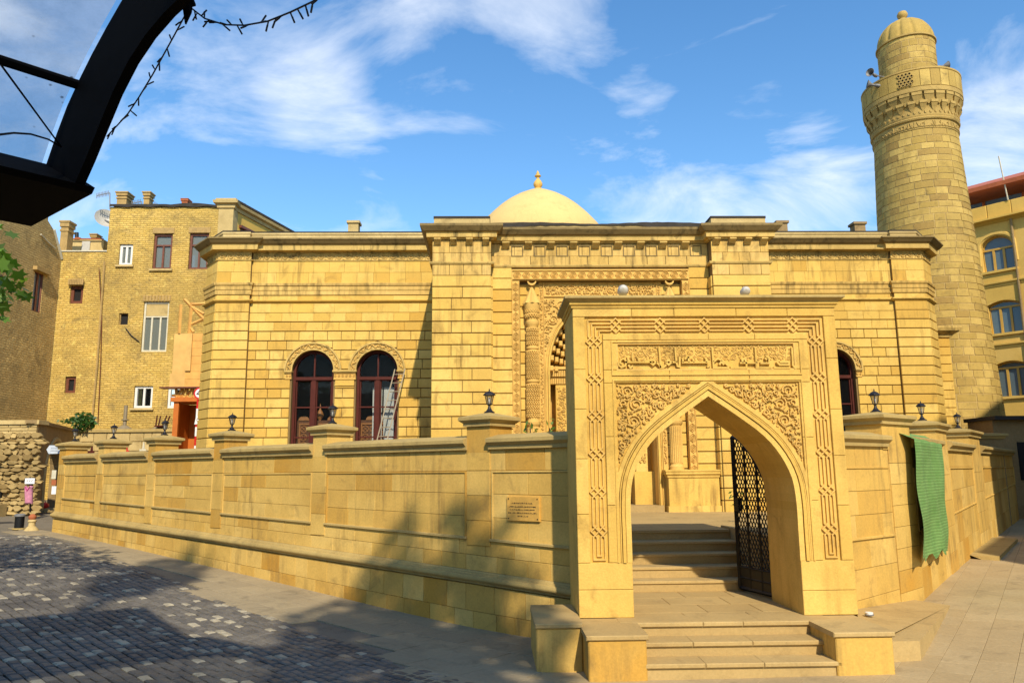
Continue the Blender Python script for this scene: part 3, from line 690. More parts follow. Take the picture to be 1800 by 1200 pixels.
for x0, x1, nm in ((lb0-.02, lb1, 'left'), (rb0, rb1, 'right')):
    FB = Fr((0, 7.56, 0), (1, 0, 0)); m = M()
    m.block(FB, x0, x1, -.1, ZL-.05, -(YG-7.56)-.15, 0, .012); part('cheek_block', m, S_WALL, st)
    part('cheek_slab', M().block(FB, x0-.02, x1+.02, ZL-.049, ZL-.002, -(YG-7.56)+.001, .02, .01).add([FB.w(*q) for q in ((x0-.02, ZL-.003, -.84), (x1+.02, ZL-.003, -.84), (x1+.01, ZL-.003, 0.008), (x0-.01, ZL-.003, .008))], [(3, 2, 1, 0)]), S_STEP, st)
# second cheek block left, ledge right
m = M(); FB2 = Fr((0, 8.0, 0), (1, 0, 0)); a0 = atY(943, 1120, 8.0)[0]; 
part('cheek_block', M().block(FB2, a0, xl-.012, -.1, ZL-.02, -1.2, 0, .012), S_WALL, st)
part('cheek_slab', M().block(FB2, a0-.015, xl-.008, ZL-.019, ZL+.03, -1.0, .02, .01).add([FB2.w(*q) for q in ((a0-.01, ZL+.029, -1.1), (xl-.01, ZL+.029, -1.1), (xl-.01, ZL+.029, .01), (a0, ZL+.029, .01))], [(3, 2, 1, 0)]), S_STEP, st)
led = [(rb1+.03, 8.0), (rb1+.5, 8.02), (6.0, 10.4), (5.6, 10.7), (3.9, 9.35), (3.9, 8.0)]
n = len(led); zt = [.335, .33, .26, .3, .36, .36]
part('ledge', M().add([(x, y, -.1) for x, y in led]+[(x, y, z) for (x, y), z in zip(led, zt)], [(i, (i+1) % n, n+(i+1) % n, n+i) for i in range(n)]+[tuple(range(n, 2*n))]), S_STEP, st)
# landing floor inside the arch
lf = struct(part('gateway_floor', M().wbox(xl+.05, xr-.05, YG-.28+.29, 10.4, -.1, ZL-.004), S_STEP)); bl = []
for i, y0 in enumerate(np.arange(8.16, 10.1, .5)):
    xs_ = [ARL[0][0]-.2, ARL[0][0]+.55+.3*(i % 2), ARL[0][0]+1.25+.2*(i % 2), ARR[-1][0]+.2]
    for j in range(3):
        x0, x1 = xs_[j]+.003, xs_[j+1]-.003; y1 = y0+.494; zt = ZL+.001
        mm = M().add([(x0, y0, zt-.02), (x1, y0, zt-.02), (x1, y1, zt-.02), (x0, y1, zt-.02), (x0+.004, y0+.004, zt), (x1-.004, y0+.004, zt), (x1-.004, y1-.004, zt), (x0+.004, y1-.004, zt)], [(0, 1, 5, 4), (1, 2, 6, 5), (2, 3, 7, 6), (3, 0, 4, 7), (4, 5, 6, 7)])
        bl.append((np.array([(x0+x1)/2, y0+.25, zt]), .3, mm))
pieces('paving_slab', bl, S_STEP, lf)
# steps up to the courtyard
ZC = 1.19; cs = thing('courtyard_steps', 'five stone steps behind the arch rising to the courtyard', 'steps', (gax, 10.6, ZL))
ys0 = 10.1; rs = (ZC-ZL)/5
cx1 = 3.42
for k in range(5):
    yf = ys0+.31*k; zt = ZL+rs*(k+1)
    s = part('step', M().wbox(.9, cx1, yf+.02, yf+1.2, ZL-.1, zt-.04), S_STEP, cs)
    part('tread', M().block(Fr((0, yf, 0), (1, 0, 0)), .9, cx1, zt-.04, zt, -1.0, 0, .008).add([(.9, yf+.006, zt-.0015), (cx1, yf+.006, zt-.0015), (cx1, yf+.8, zt-.0015), (.9, yf+.8, zt-.0015)], [(0, 1, 2, 3)]), S_STEP, s)
part('cheek_wall', M().add([(cx1, 9.45, ZL-.1), (cx1, 11.8, ZL-.1), (cx1, 11.8, ZC+.03), (cx1, 11.2, ZC+.03), (cx1, 9.45, ZC+.03), (cx1+.3, 9.45, ZL-.1), (cx1+.3, 11.8, ZL-.1), (cx1+.3, 11.8, ZC+.03), (cx1+.3, 11.2, ZC+.03), (cx1+.3, 9.45, ZC+.03)],
     [(0, 4, 3, 2, 1), (5, 6, 7, 8, 9), (0, 5, 9, 4), (4, 9, 8, 3), (3, 8, 7, 2)]), S_STEP, cs)
court = struct(part('courtyard_floor', M().add([(.6, ys0+1.24, ZC-.001), (cx1+.01, ys0+1.24, ZC-.001), (cx1+.01, 9.9, ZC-.001), (4.2, 9.9, ZC-.001), (17, 26, ZC-.001), (-12, 26, ZC-.001), (-7.4, 16.3, ZC-.001), (.3, 10.1, ZC-.001)], [tuple(range(8))]), S_STEP))
# iron gate leaf, standing open
h0 = np.array([3.33, 9.36]); h1 = np.array([3.13, 10.07]); FGA = Fr((h1[0], h1[1], 0), (h0[0]-h1[0], h0[1]-h1[1], 0)); gw = np.linalg.norm(h0-h1)
gl = thing('gate_leaf', 'black wrought iron lattice gate leaf standing open inside the arch', 'gate', (*h0, ZL))
zb = ZL+.05
def gtop(a): t = a/gw; return 2.47-.70*t**1.7
m = M()
top = [(a, gtop(a)) for a in np.linspace(0, gw, 9)]
fr_ = [(gw, zb), (gw, gtop(gw))]+top[::-1]+[(0, zb)]
P3 = [FGA.w(*q) for q in fr_]
m.tube([FGA.w(gw, zb), FGA.w(gw, gtop(gw))], .030, 4); m.tube([FGA.w(0, zb), FGA.w(0, gtop(0))], .028, 4); m.tube([FGA.w(*q) for q in top], .026, 4); m.tube([FGA.w(0, zb), FGA.w(gw, zb)], .026, 4)
for z in (zb+.13, zb+.26): m.tube([FGA.w(0, z), FGA.w(gw, z)], .016, 4)
for a in (gw*.33, gw*.66): m.tube([FGA.w(a, zb), FGA.w(a, gtop(a))], .015, 4)
part('frame', m, IRON, gl)
part('kick_plate', M().box(FGA, 0, gw, zb, zb+.26, -.004, .004), IRON, gl)
st_ = .105; zlo = zb+.26
for s in (1, -1):
    for q in np.arange(-3, 5, st_):
        pts = []
        for a in np.linspace(0, gw, 40):
            z = zlo+q+s*1.7*a
            if zlo <= z <= gtop(a): pts.append((a, z))
        if len(pts) > 2: part('lattice_bar', M().tube([FGA.w(*pts[0], .007*s), FGA.w(*pts[-1], .007*s)], .0085, 4), IRON, gl)
part('latch', M().box(FGA, .02, .10, zb+.95, zb+1.12, -.03, .03), IRON, gl)
part('hinge_post', M().tube([(h0[0]+.03, h0[1]-.03, ZL), (h0[0]+.03, h0[1]-.03, 1.95)], .035, 8), IRON, gl)
# two floodlights on top of the gateway
for (u, v), lb in (((1095, 507), 'larger round pale floodlight on the gateway top before the carved niche'), ((1310, 509), 'smaller round floodlight on the gateway top before the rusticated pier')):
    P = atY(u, v+8, YG+.35); t = thing('floodlight', lb, 'floodlight', (P[0], P[1], cz+.0), 'floodlights on the gateway')
    r = .062 if u < 1200 else .055; zc_ = P[2]+.03
    part('bracket', M().tube([(P[0], P[1], cz-.02), (P[0], P[1], zc_)], .012, 6), GREY, t)
    mm = M(); F3 = [(0, -.03), (r, -.025), (r, .02), (r*.7, .055), (0, .07)]; vs = []
    for rr, y in F3:
        for k in range(14): q = 2*math.pi*k/14; vs.append((P[0]+rr*math.cos(q), P[1]-y*1.1, zc_+rr*math.sin(q)+y*.2))
    mm.add(vs, [(j*14+k, j*14+(k+1) % 14, (j+1)*14+(k+1) % 14, (j+1)*14+k) for j in range(4) for k in range(14)]); part('housing', mm, LGREY, t, smooth=40)

# ------------------------------------------------------------------ enclosure walls
def sblock(fr, a0, a1, lo, hi, c0, c1, gap=.0025, ch=.003):
    P = [(a0+gap, lo(a0)+gap), (a1-gap, lo(a1)+gap), (a1-gap, hi(a1)-gap), (a0+gap, hi(a0)-gap)]
    m = M().prism(fr, P, c0, c1, ch); a = (a0+a1)/2; b = (lo(a)+hi(a))/2
    return (fr.w(a, b, c1), (a1-a0)*(hi(a)-lo(a)), m)
def rows(out, fr, a0, a1, lo, hi, n, c1, wmin, wmax, holes=(), c0=-.03, gap=.0025, hr=None):
    """n courses of blocks between two sloping lines"""
    t = np.linspace(0, 1, n+1)
    for k in range(n):
        l = (lambda a, k=k: lo(a)+(hi(a)-lo(a))*t[k]); h = (lambda a, k=k: lo(a)+(hi(a)-lo(a))*t[k+1]); a = a0
        first = True
        while a < a1-1e-4:
            w = random.uniform(wmin, wmax)*(random.uniform(.4, .8) if first and k % 2 else 1); first = False
            e = a+w
            if a1-e < wmin*.55: e = a1
            out.append(sblock(fr, a, e, l, h, c0, c1+random.uniform(-.001, .0015), gap)); a = e
CPROF = [(-.40, 2.335), (.045, 2.335), (.05, 2.385), (.062, 2.39), (.10, 2.425), (.10, 2.47), (.085, 2.48), (-.15, 2.535), (-.40, 2.48)]
def cap_m(fr, a0, a1, c0, c1, z0, hgt=.14):
    """moulded pier cap with a low pyramid"""
    m = M(); ac, cc = (a0+a1)/2, (c0+c1)/2; pr = [(.0, 0), (.035, 0), (.035, .045), (.05, .055), (.085, .085), (.085, .125), (.06, .135)]
    prev = None; lay = []
    for o, z in pr: lay.append([fr.w(a, z0+z, c) for a, c in ((a0-o, c1+o), (a1+o, c1+o), (a1+o, c0-o), (a0-o, c0-o))])
    lay.append([fr.w(ac+s*.04, z0+.135+hgt*.42, cc+q*.04) for s, q in ((-1, 1), (1, 1), (1, -1), (-1, -1))])
    vs = [p for l in lay for p in l]; fs = [(k*4+i, k*4+(i+1) % 4, k*4+4+(i+1) % 4, k*4+4+i) for k in range(len(lay)-1) for i in range(4)]+[tuple(range(len(vs)-4, len(vs)))]
    m.add(vs, fs); return m, fr.w(ac, z0+.135+hgt*.42, cc)
LANT = []
def make_lantern(p, label):
    t = thing('lantern', label, 'lantern', p, 'lanterns on the enclosure piers'); x, y, z = p
    part('base', M().lathe(x, y, [(0, 0), (.075, .0), (.075, .008), (.045, .025), (.022, .06), (.016, .095), (.02, .1), (.034, .108), (.034, .116), (0, .116)], 10, z0=z), LAMPM, t, smooth=40)
    h = 6; m = M()
    def ring(r, zz): return [(x+r*math.cos(2*math.pi*k/h), y+r*math.sin(2*math.pi*k/h), z+zz) for k in range(h)]
    a, b = ring(.034, .117), ring(.060, .235)
    m.add(a+b, [(k, (k+1) % h, h+(k+1) % h, h+k) for k in range(h)]); part('glass', m, GLSL, t)
    for k in range(h): part('glazing_bar', M().tube([a[k], b[k]], .005, 4), LAMPM, t)
    r = part('roof', M().lathe(x, y, [(.062, .232), (.088, .238), (.086, .246), (.055, .275), (.02, .292), (.0, .295)], h, z0=z), LAMPM, t)
    part('finial', M().lathe(x, y, [(.012, .288), (.007, .30), (.011, .31), (.004, .325), (0, .34)], 8, z0=z), LAMPM, r)
    part('bulb', M().lathe(x, y, [(0, .125), (.012, .13), (.015, .17), (.01, .205), (0, .21)], 8, z0=z), SIGNW, t, smooth=True)
    return t
GLSL = glass('lantern_glass', (.25, .24, .2), .6, .08)
def lantern(p, label):
    if not LANT: LANT.append((make_lantern(p, label), np.array(p)))
    else: copytree(LANT[0][0], label, np.array(p)-LANT[0][1])

FL = Fr((.87, 9.4, 0), (.776, -.63, 0)); fl = FL.px
encl = thing('enclosure_wall', 'long yellow stone wall with panels, piers and plaque between gateway and old shop', 'wall', (*FL.w(-7, 0)[:2], .3))
AE = -14.2
tor = lambda a: .655-.0354*a
pb = lambda a: 1.135-.0277*a
pt = lambda a: 2.06
gnd = lambda a: float(gz(*FL.w(a, 0)[:2]))-.12
part('core', M().box(FL, AE+.02, .25, -.2, 2.34, -.38, -.02), S_BACK, encl)
bl = []
PIERS = [(-1.58, -1.18), (-4.84, -4.50), (-7.69, -7.37), (-10.07, -9.79), (-12.24, -11.98), (-14.20, -13.86)]
bays = [(-1.18, .12)]+[(PIERS[i+1][1], PIERS[i][0]) for i in range(5)]
rows(bl, FL, AE, .12, pt, lambda a: 2.345, 1, 0, .45, .75)
for a0, a1 in bays:
    rows(bl, FL, a0, a1, pb, pt, 3, 0., .5, .8)
for a0, a1 in PIERS:
    rows(bl, FL, a0, a1, lambda a: 1.1, pt, 3, .014, 9, 9); rows(bl, FL, a0-.0, a1, lambda a: 2.062, lambda a: 2.344, 1, .0135, 9, 9)
rows(bl, FL, AE, .12, lambda a: tor(a)+.08, pb, 2, .002, .3, .55)
rows(bl, FL, AE, .12, gnd, lambda a: tor(a)-.09, 2, .035, .28, .5)
pieces('stone_block', bl, S_WALL, encl)
# panel frames
for a0, a1 in bays:
    m = M(); p = .03; P = [(a0+p, pb(a0)+.03), (a0+p, 2.045), (a1-p, 2.045), (a1-p, pb(a1)+.03)]
    m.ribbon(FL, P, .026, .016, -.001); part('panel_frame', m, S_WALL, encl)
    m = M(); m.ribbon(FL, [(a0, pb(a0)+.014), (a1, pb(a1)+.014)], .04, .035, -.001); part('panel_sill', m, S_COPE, encl)
# roll moulding
aa = np.linspace(AE, .16, 9)
m = M().sweep([FL.w(a, 0)[:2] for a in aa], [(-.02, .085), (.02, .08), (.03, .06), (.05, .055), (.055, .04), (.09, .03), (.105, .0), (.10, -.025), (.08, -.045), (.06, -.05), (.055, -.075), (-.02, -.08)], zs=[tor(a) for a in aa])
part('roll_moulding', m, S_COPE, encl, smooth=45)
for i, (a0, a1) in enumerate(bays):
    n = max(1, round((a1-a0)/1.1)); t = np.linspace(a0-.01, a1+.01, n+1)
    for k in range(n): part('coping_stone', M().sweep([FL.w(t[k]+.0015, 0)[:2], FL.w(t[k+1]-.0015, 0)[:2]], CPROF), S_COPE, encl)
LLAB = ['black lantern on the tall pier nearest the plaque', 'black lantern on the pier in front of the window pair', 'black lantern on the pier before the mosque corner', 'small black lantern on the pier before the orange doorway', 'small black lantern on the second pier from the wall end', 'tiny black lantern on the last pier beside the blue-white arrow sign']
for i, (a0, a1) in enumerate(PIERS):
    zt = 2.645
    p = part('pier', M().box(FL, a0, a1, 2.30, zt, -.46, .016), S_WALL, encl)
    m, P = cap_m(FL, a0, a1, -.46, .016, zt-.002); part('pier_cap', m, S_COPE, p)
    if i != 5: lantern(P, LLAB[i])
    else: lantern(P, LLAB[5])
# plaque
q0 = fl(893, 871); q1 = fl(950, 873); q2 = fl(893, 913); q3 = fl(949, 918)
pa0, pa1, pb0, pb1 = q0[0], q1[0], (q2[1]+q3[1])/2, (q0[1]+q1[1])/2
pq = thing('plaque', 'small bronze coloured plaque with engraved lines and corner screws on the wall', 'plaque', FL.w((pa0+pa1)/2, pb0, .01))
part('plate', M().block(FL, pa0, pa1, pb0, pb1, -.002, .028, .004), BRONZE, pq)
for sx in (0, 1):
    for sy in (0, 1): x = pa0+.03 if sx == 0 else pa1-.03; y = pb0+.03 if sy == 0 else pb1-.03; part('screw', M().box(FL, x-.006, x+.006, y-.008, y+.008, .027, .033), BLACK, pq)
m = M(); pw, ph = pa1-pa0, pb1-pb0
for yy, x0, x1, hh in ((.70, .14, .80, .05), (.56, .08, .88, .042), (.44, .10, .85, .042), (.31, .05, .93, .042), (.18, .34, .64, .042)):
    x = x0
    while x < x1:
        w = random.uniform(.02, .035); X0 = pa0+x*pw; Yb = pb0+yy*ph; H_ = hh*ph*1.5; k = random.randrange(4)
        pts = [[(0, 0), (0, 1), (.8, 1), (.8, 0)], [(0, 0), (0, 1), (0, 0), (.8, 0)], [(0, 1), (.8, 1), (.8, 0), (0, 0), (0, 1)], [(0, 0), (.4, 1), (.8, 0)]][k]
        m.ribbon(FL, [(X0+a*w*pw*.7, Yb+b*H_*.62) for a, b in pts], .0055, .003, .027)
        x += w*(1.6 if random.random() < .15 else 1.05)
part('lettering', m, PLAQT, pq)

# right-hand side
FR1 = Fr((3.84, 9.3, 0), (.80, .60, 0)); f1p = FR1.px
r1a = f1p(1566, 860)[0]; r1b = f1p(1606, 860)[0]
encr = thing('side_street_wall', 'yellow stone wall with panels and piers running along the side street', 'wall', (*FR1.w(1.2, 0)[:2], .3))
pbr = f1p(1520, 947)[1]; gr1 = lambda a: float(gz(*FR1.w(a, 0)[:2]))-.1
part('core', M().box(FR1, -.3, r1b, -.2, 2.34, -.38, -.02), S_BACK, encr)
bl = []
rows(bl, FR1, -.1, r1a, lambda a: 2.06, lambda a: 2.345, 1, 0, .45, .7); rows(bl, FR1, -.1, r1a, lambda a: pbr, lambda a: 2.06, 3, 0, .5, .75)
rows(bl, FR1, -.1, r1a, gr1, lambda a: pbr, 3, .002, .35, .6); rows(bl, FR1, r1a, r1b, gr1, lambda a: 2.4, 8, .014, 9, 9)
m = M(); m.ribbon(FR1, [(-.05, 2.055), (r1a-.03, 2.055)], .026, .016, -.001); m.ribbon(FR1, [(-.05, pbr+.01), (r1a-.03, pbr+.01)], .036, .03, -.001); part('panel_frame', m, S_WALL, encr)
part('coping_stone', M().sweep([FR1.w(-.2, 0)[:2], FR1.w(r1a-.03, 0)[:2]], CPROF), S_COPE, encr)
zt = 2.645; p = part('pier', M().box(FR1, r1a-.14, r1b, 2.30, zt, -.50, .016), S_WALL, encr); m, P = cap_m(FR1, r1a-.14, r1b, -.50, .016, zt-.002); part('pier_cap', m, S_COPE, p)
lantern(P, 'black lantern on the pier between the gateway and the green cloth')
e0 = FR1.w(r1b-.0, 0)[:2]
FR2 = Fr((e0[0], e0[1], 0), (.64, .768, 0)); f2p = FR2.px
pe = [(f2p(1655, 830)[0], f2p(1668, 830)[0]), (f2p(1711, 830)[0], f2p(1726, 830)[0])]; aend = f2p(1782, 830)[0]
gr2 = lambda a: float(gz(*FR2.w(a, 0)[:2]))-.1
pb2 = lambda a: pbr+.035*a
part('core', M().box(FR2, -.05, aend, -.2, 2.34, -.38, -.02), S_BACK, encr)
rb = [(0., pe[0][0]), (pe[0][1], pe[1][0]), (pe[1][1], aend)]
for a0, a1 in rb:
    rows(bl, FR2, a0, a1, pb2, lambda a: 2.06, 2, 0., .6, 1.1); rows(bl, FR2, a0, a1, lambda a: 2.06, lambda a: 2.345, 1, 0, .6, .9)
    rows(bl, FR2, a0, a1, gr2, pb2, 2, .002, .4, .7)
    m = M(); p_ = .05; m.ribbon(FR2, [(a0+p_, pb2(a0)+.02), (a0+p_, 2.04), (a1-p_, 2.04), (a1-p_, pb2(a1)+.02)], .03, .02, -.001, closed=True); part('panel_frame', m, S_WALL, encr)
    n = max(1, round((a1-a0)/1.3)); t = np.linspace(a0, a1, n+1)
    for k in range(n): part('coping_stone', M().sweep([FR2.w(t[k]+.002, 0)[:2], FR2.w(t[k+1]-.002, 0)[:2]], CPROF), S_COPE, encr)
RLAB = ['black lantern on the pier just behind the green cloth', 'small black lantern on the side street pier before the minaret foot']
for i, (a0, a1) in enumerate(pe):
    rows(bl, FR2, a0, a1, gr2, lambda a: 2.345, 5, .016, 9, 9)
    p = part('pier', M().box(FR2, a0-.3, a1, 2.30, zt, -.50, .016), S_WALL, encr); m, P = cap_m(FR2, a0-.3, a1, -.50, .016, zt-.002); part('pier_cap', m, S_COPE, p); lantern(P, RLAB[i])
pieces('stone_block', bl, S_WALL, encr)
# kerb at the foot
m = M(); a0 = pe[0][1]; m.add([FR2.w(a, gr2(a)+.1+z, c) for a in (a0+1.2, a0+2.6, a0+4.2) for z, c in ((-.1, .45), (.07, .45), (.075, .0))], [(0, 3, 4, 1), (3, 6, 7, 4), (1, 4, 5, 2), (4, 7, 8, 5), (0, 1, 2)])
struct(part('kerb', m, S_COPE))
# green cloth over the wall
c_ = .13
tl, tr, brr, bll = f2p(1607, 771, c_), f2p(1656, 781, c_), f2p(1671, 966, c_), f2p(1624, 986, c_)
m = M(); nu, nv = 16, 30; vs = []
for j in range(nv+1):
    v = j/nv
    for i in range(nu+1):
        u = i/nu; a = (tl[0]*(1-u)+tr[0]*u)*(1-v)+(bll[0]*(1-u)+brr[0]*u)*v; b = (tl[1]*(1-u)+tr[1]*u)*(1-v)+(bll[1]*(1-u)+brr[1]*u)*v
        if j == nv: b += .05*math.sin(u*23)+.03*math.sin(u*51)
        vs.append(FR2.w(a, b, c_+.022*math.sin(u*8+v*2.5)*(.25+v)+.012*math.sin(u*19-v*6)+.012*math.sin(v*11+u*5)-.02*v))
vs2 = [FR2.w(tl[0]*(1-i/nu)+tr[0]*i/nu, 2.55, -.1) for i in range(nu+1)]
m.add(vs+vs2, [(j*(nu+1)+i, (j+1)*(nu+1)+i, (j+1)*(nu+1)+i+1, j*(nu+1)+i+1) for j in range(nv) for i in range(nu)]+[(i, i+1, (nv+1)*(nu+1)+i+1, (nv+1)*(nu+1)+i) for i in range(nu)])
tag(part('green_cloth', m, GCLOTH, smooth=True), 'faded green cloth hung over the side street wall, ragged at the bottom', 'cloth')

# ------------------------------------------------------------------ mosque
mosq = thing('mosque', 'low yellow rusticated stone mosque with arched windows, piers and a pale dome', 'mosque', (2.3, 20, ZC))
YW = 19.7; FW = Fr((0, YW, 0), (1, 0, 0)); YP = 16.0; FP = Fr((0, YP, 0), (1, 0, 0)); YC = 16.28; FC = Fr((0, YC, 0), (1, 0, 0)); YN = 16.42; FN = Fr((0, YN, 0), (1, 0, 0))
RH = .2485
def arch_hw(b, hw, zs, R=None):
    R = R or hw
    return hw if b <= zs else (math.sqrt(max(0, R*R-(b-zs)**2)) if b < zs+R else 0.)
def wall_arches(m, fr, a0, a1, b0, b1, wins, depth, c=0.):
    """flat wall face with round-arched openings and their reveals"""
    def quad(q, cc=(c, c, c, c)): m.add([fr.w(a, b, z) for (a, b), z in zip(q, cc)], [(0, 1, 2, 3)])
    x = a0
    for cx, hw, zs, sl in wins:
        quad([(x, b0), (cx-hw, b0), (cx-hw, b1), (x, b1)])
        if sl > b0: quad([(cx-hw, b0), (cx+hw, b0), (cx+hw, sl), (cx-hw, sl)]); quad([(cx-hw, sl), (cx+hw, sl), (cx+hw, sl), (cx-hw, sl)], (c, c, c-depth, c-depth))
        th = np.linspace(math.pi, 0, 17); A = [(cx+hw*math.cos(t), zs+hw*math.sin(t)) for t in th]
        for p, q in zip(A[:-1], A[1:]): quad([p, q, (q[0], b1), (p[0], b1)]); quad([p, q, q, p], (c-depth, c-depth, c, c))
        for s in (-1, 1): quad([(cx+s*hw, sl), (cx+s*hw, zs), (cx+s*hw, zs), (cx+s*hw, sl)], (c, c, c-depth, c-depth))
        x = cx+hw
    quad([(x, b0), (a1, b0), (a1, b1), (x, b1)])
def cutrow(out, fr, a0, a1, b0, b1, wl, excl, c1, gap_h=.011, gap_v=.006, ch=.010, c0=-.005, off=0.):
    """one course of blocks; excl: list of (cx, half width at height b)"""
    segs = []; lf = (lambda b: a0); start = a0
    for cx, f in excl:
        if max(f(b0+gap_h), f(b1-gap_h)) > .01:
            segs.append((lf, (lambda b, cx=cx, f=f: cx-f(b)))); lf = (lambda b, cx=cx, f=f: cx+f(b))
    segs.append((lf, (lambda b: a1)))
    bs = np.linspace(b0+gap_h, b1-gap_h, 5)
    for L_, R_ in segs:
        l = min(L_(b) for b in bs); r = max(R_(b) for b in bs)
        mn = min(R_(b)-L_(b) for b in bs)
        if r-l < .06: continue
        cuts = [l]; x = l+(off if off else 0); k = 0
        while True:
            w = wl[k % len(wl)]*random.uniform(.97, 1.03); k += 1; x += w
            if x > r-wl[0]*.5: break
            cuts.append(x)
        cuts.append(r)
        for i in range(len(cuts)-1):
            fl_ = (lambda b, c=cuts[i]: max(c+gap_v, L_(b)+gap_v)); fr_ = (lambda b, c=cuts[i+1]: min(c-gap_v, R_(b)-gap_v))
            lc = [fl_(b) for b in bs]; rc = [fr_(b) for b in bs]
            if max(q-p for p, q in zip(lc, rc)) < .04: continue
            straight = max(lc)-min(lc) < 1e-4 and max(rc)-min(rc) < 1e-4
            if straight: m = M().block(fr, lc[0], rc[0], bs[0], bs[-1], c0, c1, ch); ar = (rc[0]-lc[0])*(b1-b0)
            else:
                ok = [j for j in range(5) if rc[j]-lc[j] > .012]
                if len(ok) < 2: continue
                P = [(lc[j], bs[j]) for j in ok[::-1]]+[(rc[j], bs[j]) for j in ok]
                m = M().prism(fr, P, c0, c1, .004); ar = .1
            out.append((fr.w((l+r)/2 if len(cuts) == 2 else (cuts[i]+cuts[i+1])/2, (b0+b1)/2, c1), ar, m))
LWIN = [(-4.655, .535, 4.65, 1.5), (-3.01, .535, 4.65, 1.5)]; RWIN = [(7.29, .535, 4.62, 1.5), (8.93, .535, 4.62, 1.5)]
def winx(ws): return [(cx, (lambda b, hw=hw, zs=zs: hw+.035 if b <= zs else (math.sqrt(max(0, .725**2-(b-zs)**2)) if b < zs+.725 else 0.))) for cx, hw, zs, sl in ws]
bl = []
PLx = (-7.20, -6.34); PRx = (10.64, 11.5); CHL = (-7.69, 20.2); CHR = (12.03, 20.2); YPI = 19.61
FPI = Fr((0, YPI, 0), (1, 0, 0)); FCL = Fr((*CHL, 0), (PLx[0]-CHL[0], YPI-CHL[1], 0)); lcl = math.hypot(PLx[0]-CHL[0], YPI-CHL[1])
FCR = Fr((PRx[1], YPI, 0), (CHR[0]-PRx[1], CHR[1]-YPI, 0)); lcr = math.hypot(CHR[0]-PRx[1], CHR[1]-YPI)
m = M(); wall_arches(m, FW, PLx[1], -1.25, ZC-.2, 8.15, LWIN, .38); part('wing_wall', m, S_BACK, mosq)
m = M(); wall_arches(m, FW, 5.95, PRx[0], ZC-.2, 8.15, RWIN, .38); part('wing_wall', m, S_BACK, mosq)
for nm, fr, a0, a1 in (('corner_pilaster', FPI, *PLx), ('corner_pilaster', FPI, *PRx), ('chamfered_corner', FCL, 0, lcl), ('chamfered_corner', FCR, 0, lcr)):
    part(nm, M().box(fr, a0, a1, ZC-.2, 8.15, -.25, 0.), S_BACK, mosq)
part('side_wall', M().wbox(CHL[0]+.0, CHL[0]+.4, 20.25, 32, ZC-.2, 8.15), S_MOSQ, mosq); part('side_wall', M().wbox(CHR[0]-.4, CHR[0], 20.25, 32, ZC-.2, 8.15), S_MOSQ, mosq)
z0 = 6.17; nrow = 20
WL = [[.40, .34], [.35], [.52, .40], [.36], [.47]]
for (a0, a1, ws) in ((PLx[1]+.0, -1.30, LWIN), (6.0, PRx[0], RWIN)):
    ex = winx(ws)
    cutrow(bl, FW, a0, a1, 7.245, 7.555, [.40], [], .018, .003, .002, .003); cutrow(bl, FW, a0, a1, 6.95, 7.245, [.42], [], .018, .003, .002, .003, off=-.2)
    cutrow(bl, FW, a0, a1, 6.50, 6.64, [.62], [], .018, .002, .001, .002); cutrow(bl, FW, a0, a1, 6.17, 6.42, [.55], [], .02, .004, .0015, .003)
    for k in range(nrow):
        b1 = z0-k*RH; b0 = b1-RH
        if k < 2: cutrow(bl, FW, a0, a1, b0, b1, [.42], ex, .035, .011, .0015, .009, off=-.2*k)
        else: cutrow(bl, FW, a0, a1, b0, b1, [.36] if k == 2 else ([.50] if k % 2 else [.355]), ex, .035, .011, .0065, .009, off=-.15 if k % 2 == 0 else 0)
for fr, a0, a1 in ((FPI, *PLx), (FPI, *PRx), (FCL, 0, lcl), (FCR, 0, lcr)):
    cutrow(bl, fr, a0, a1, 7.245, 7.555, [.42], [], .018, .003, .002, .003); cutrow(bl, fr, a0, a1, 6.95, 7.245, [.36], [], .018, .003, .002, .003)
    cutrow(bl, fr, a0, a1, 6.50, 6.64, [9], [], .018, .002, .001); cutrow(bl, fr, a0, a1, 6.17, 6.42, [9], [], .02, .004, .001)
    for k in range(nrow): cutrow(bl, fr, a0, a1, z0-k*RH-RH, z0-k*RH, [9], [], .035, .011, .0, .009)
# central piers and bay
PL2 = (-1.31, -.04); PR2 = (4.74, 6.0); AX = 2.35
for p in (PL2, PR2): part('pier_core', M().wbox(p[0]+.01, p[1]-.01, YP+.002, 20.4, ZC-.2, 7.3), S_BACK, mosq)
part('centre_bay_wall', M().wbox(PL2[1]-.02, .42, YC+.001, YC+.4, ZC-.2, 7.3).wbox(4.28, PR2[0]+.02, YC+.001, YC+.4, ZC-.2, 7.3).wbox(.42, 4.28, YC+.002, YC+.4, 6.15, 7.3), S_BACK, mosq)
FPS = Fr((PR2[0], YC, 0), (0, -1, 0)); FPS2 = Fr((PL2[1], YP, 0), (0, 1, 0))
PR = .2517
for k in range(20):
    b1 = 6.2-k*PR; b0 = b1-PR
    for a0, a1 in (PL2, PR2):
        w = (a1-a0); cutrow(bl, FP, a0, a1, b0, b1, [9] if k == 0 else ([w/2] if k % 2 else [w/3]), [], .03, .010, .006, .009)
    for a0, a1 in ((PL2[1], .40), (4.30, PR2[0])): cutrow(bl, FC, a0, a1, b0, b1, [9], [], .03, .010, .0, .009)
    cutrow(bl, FPS, 0, YC-YP-.03, b0, b1, [9], [], .03, .010, .0, .009)
    cutrow(bl, Fr((PL2[1], YP+.03, 0), (0, 1, 0)), 0, YC-YP-.06, b0, b1, [9], [], .03, .010, 0., .009)
bs_ = []
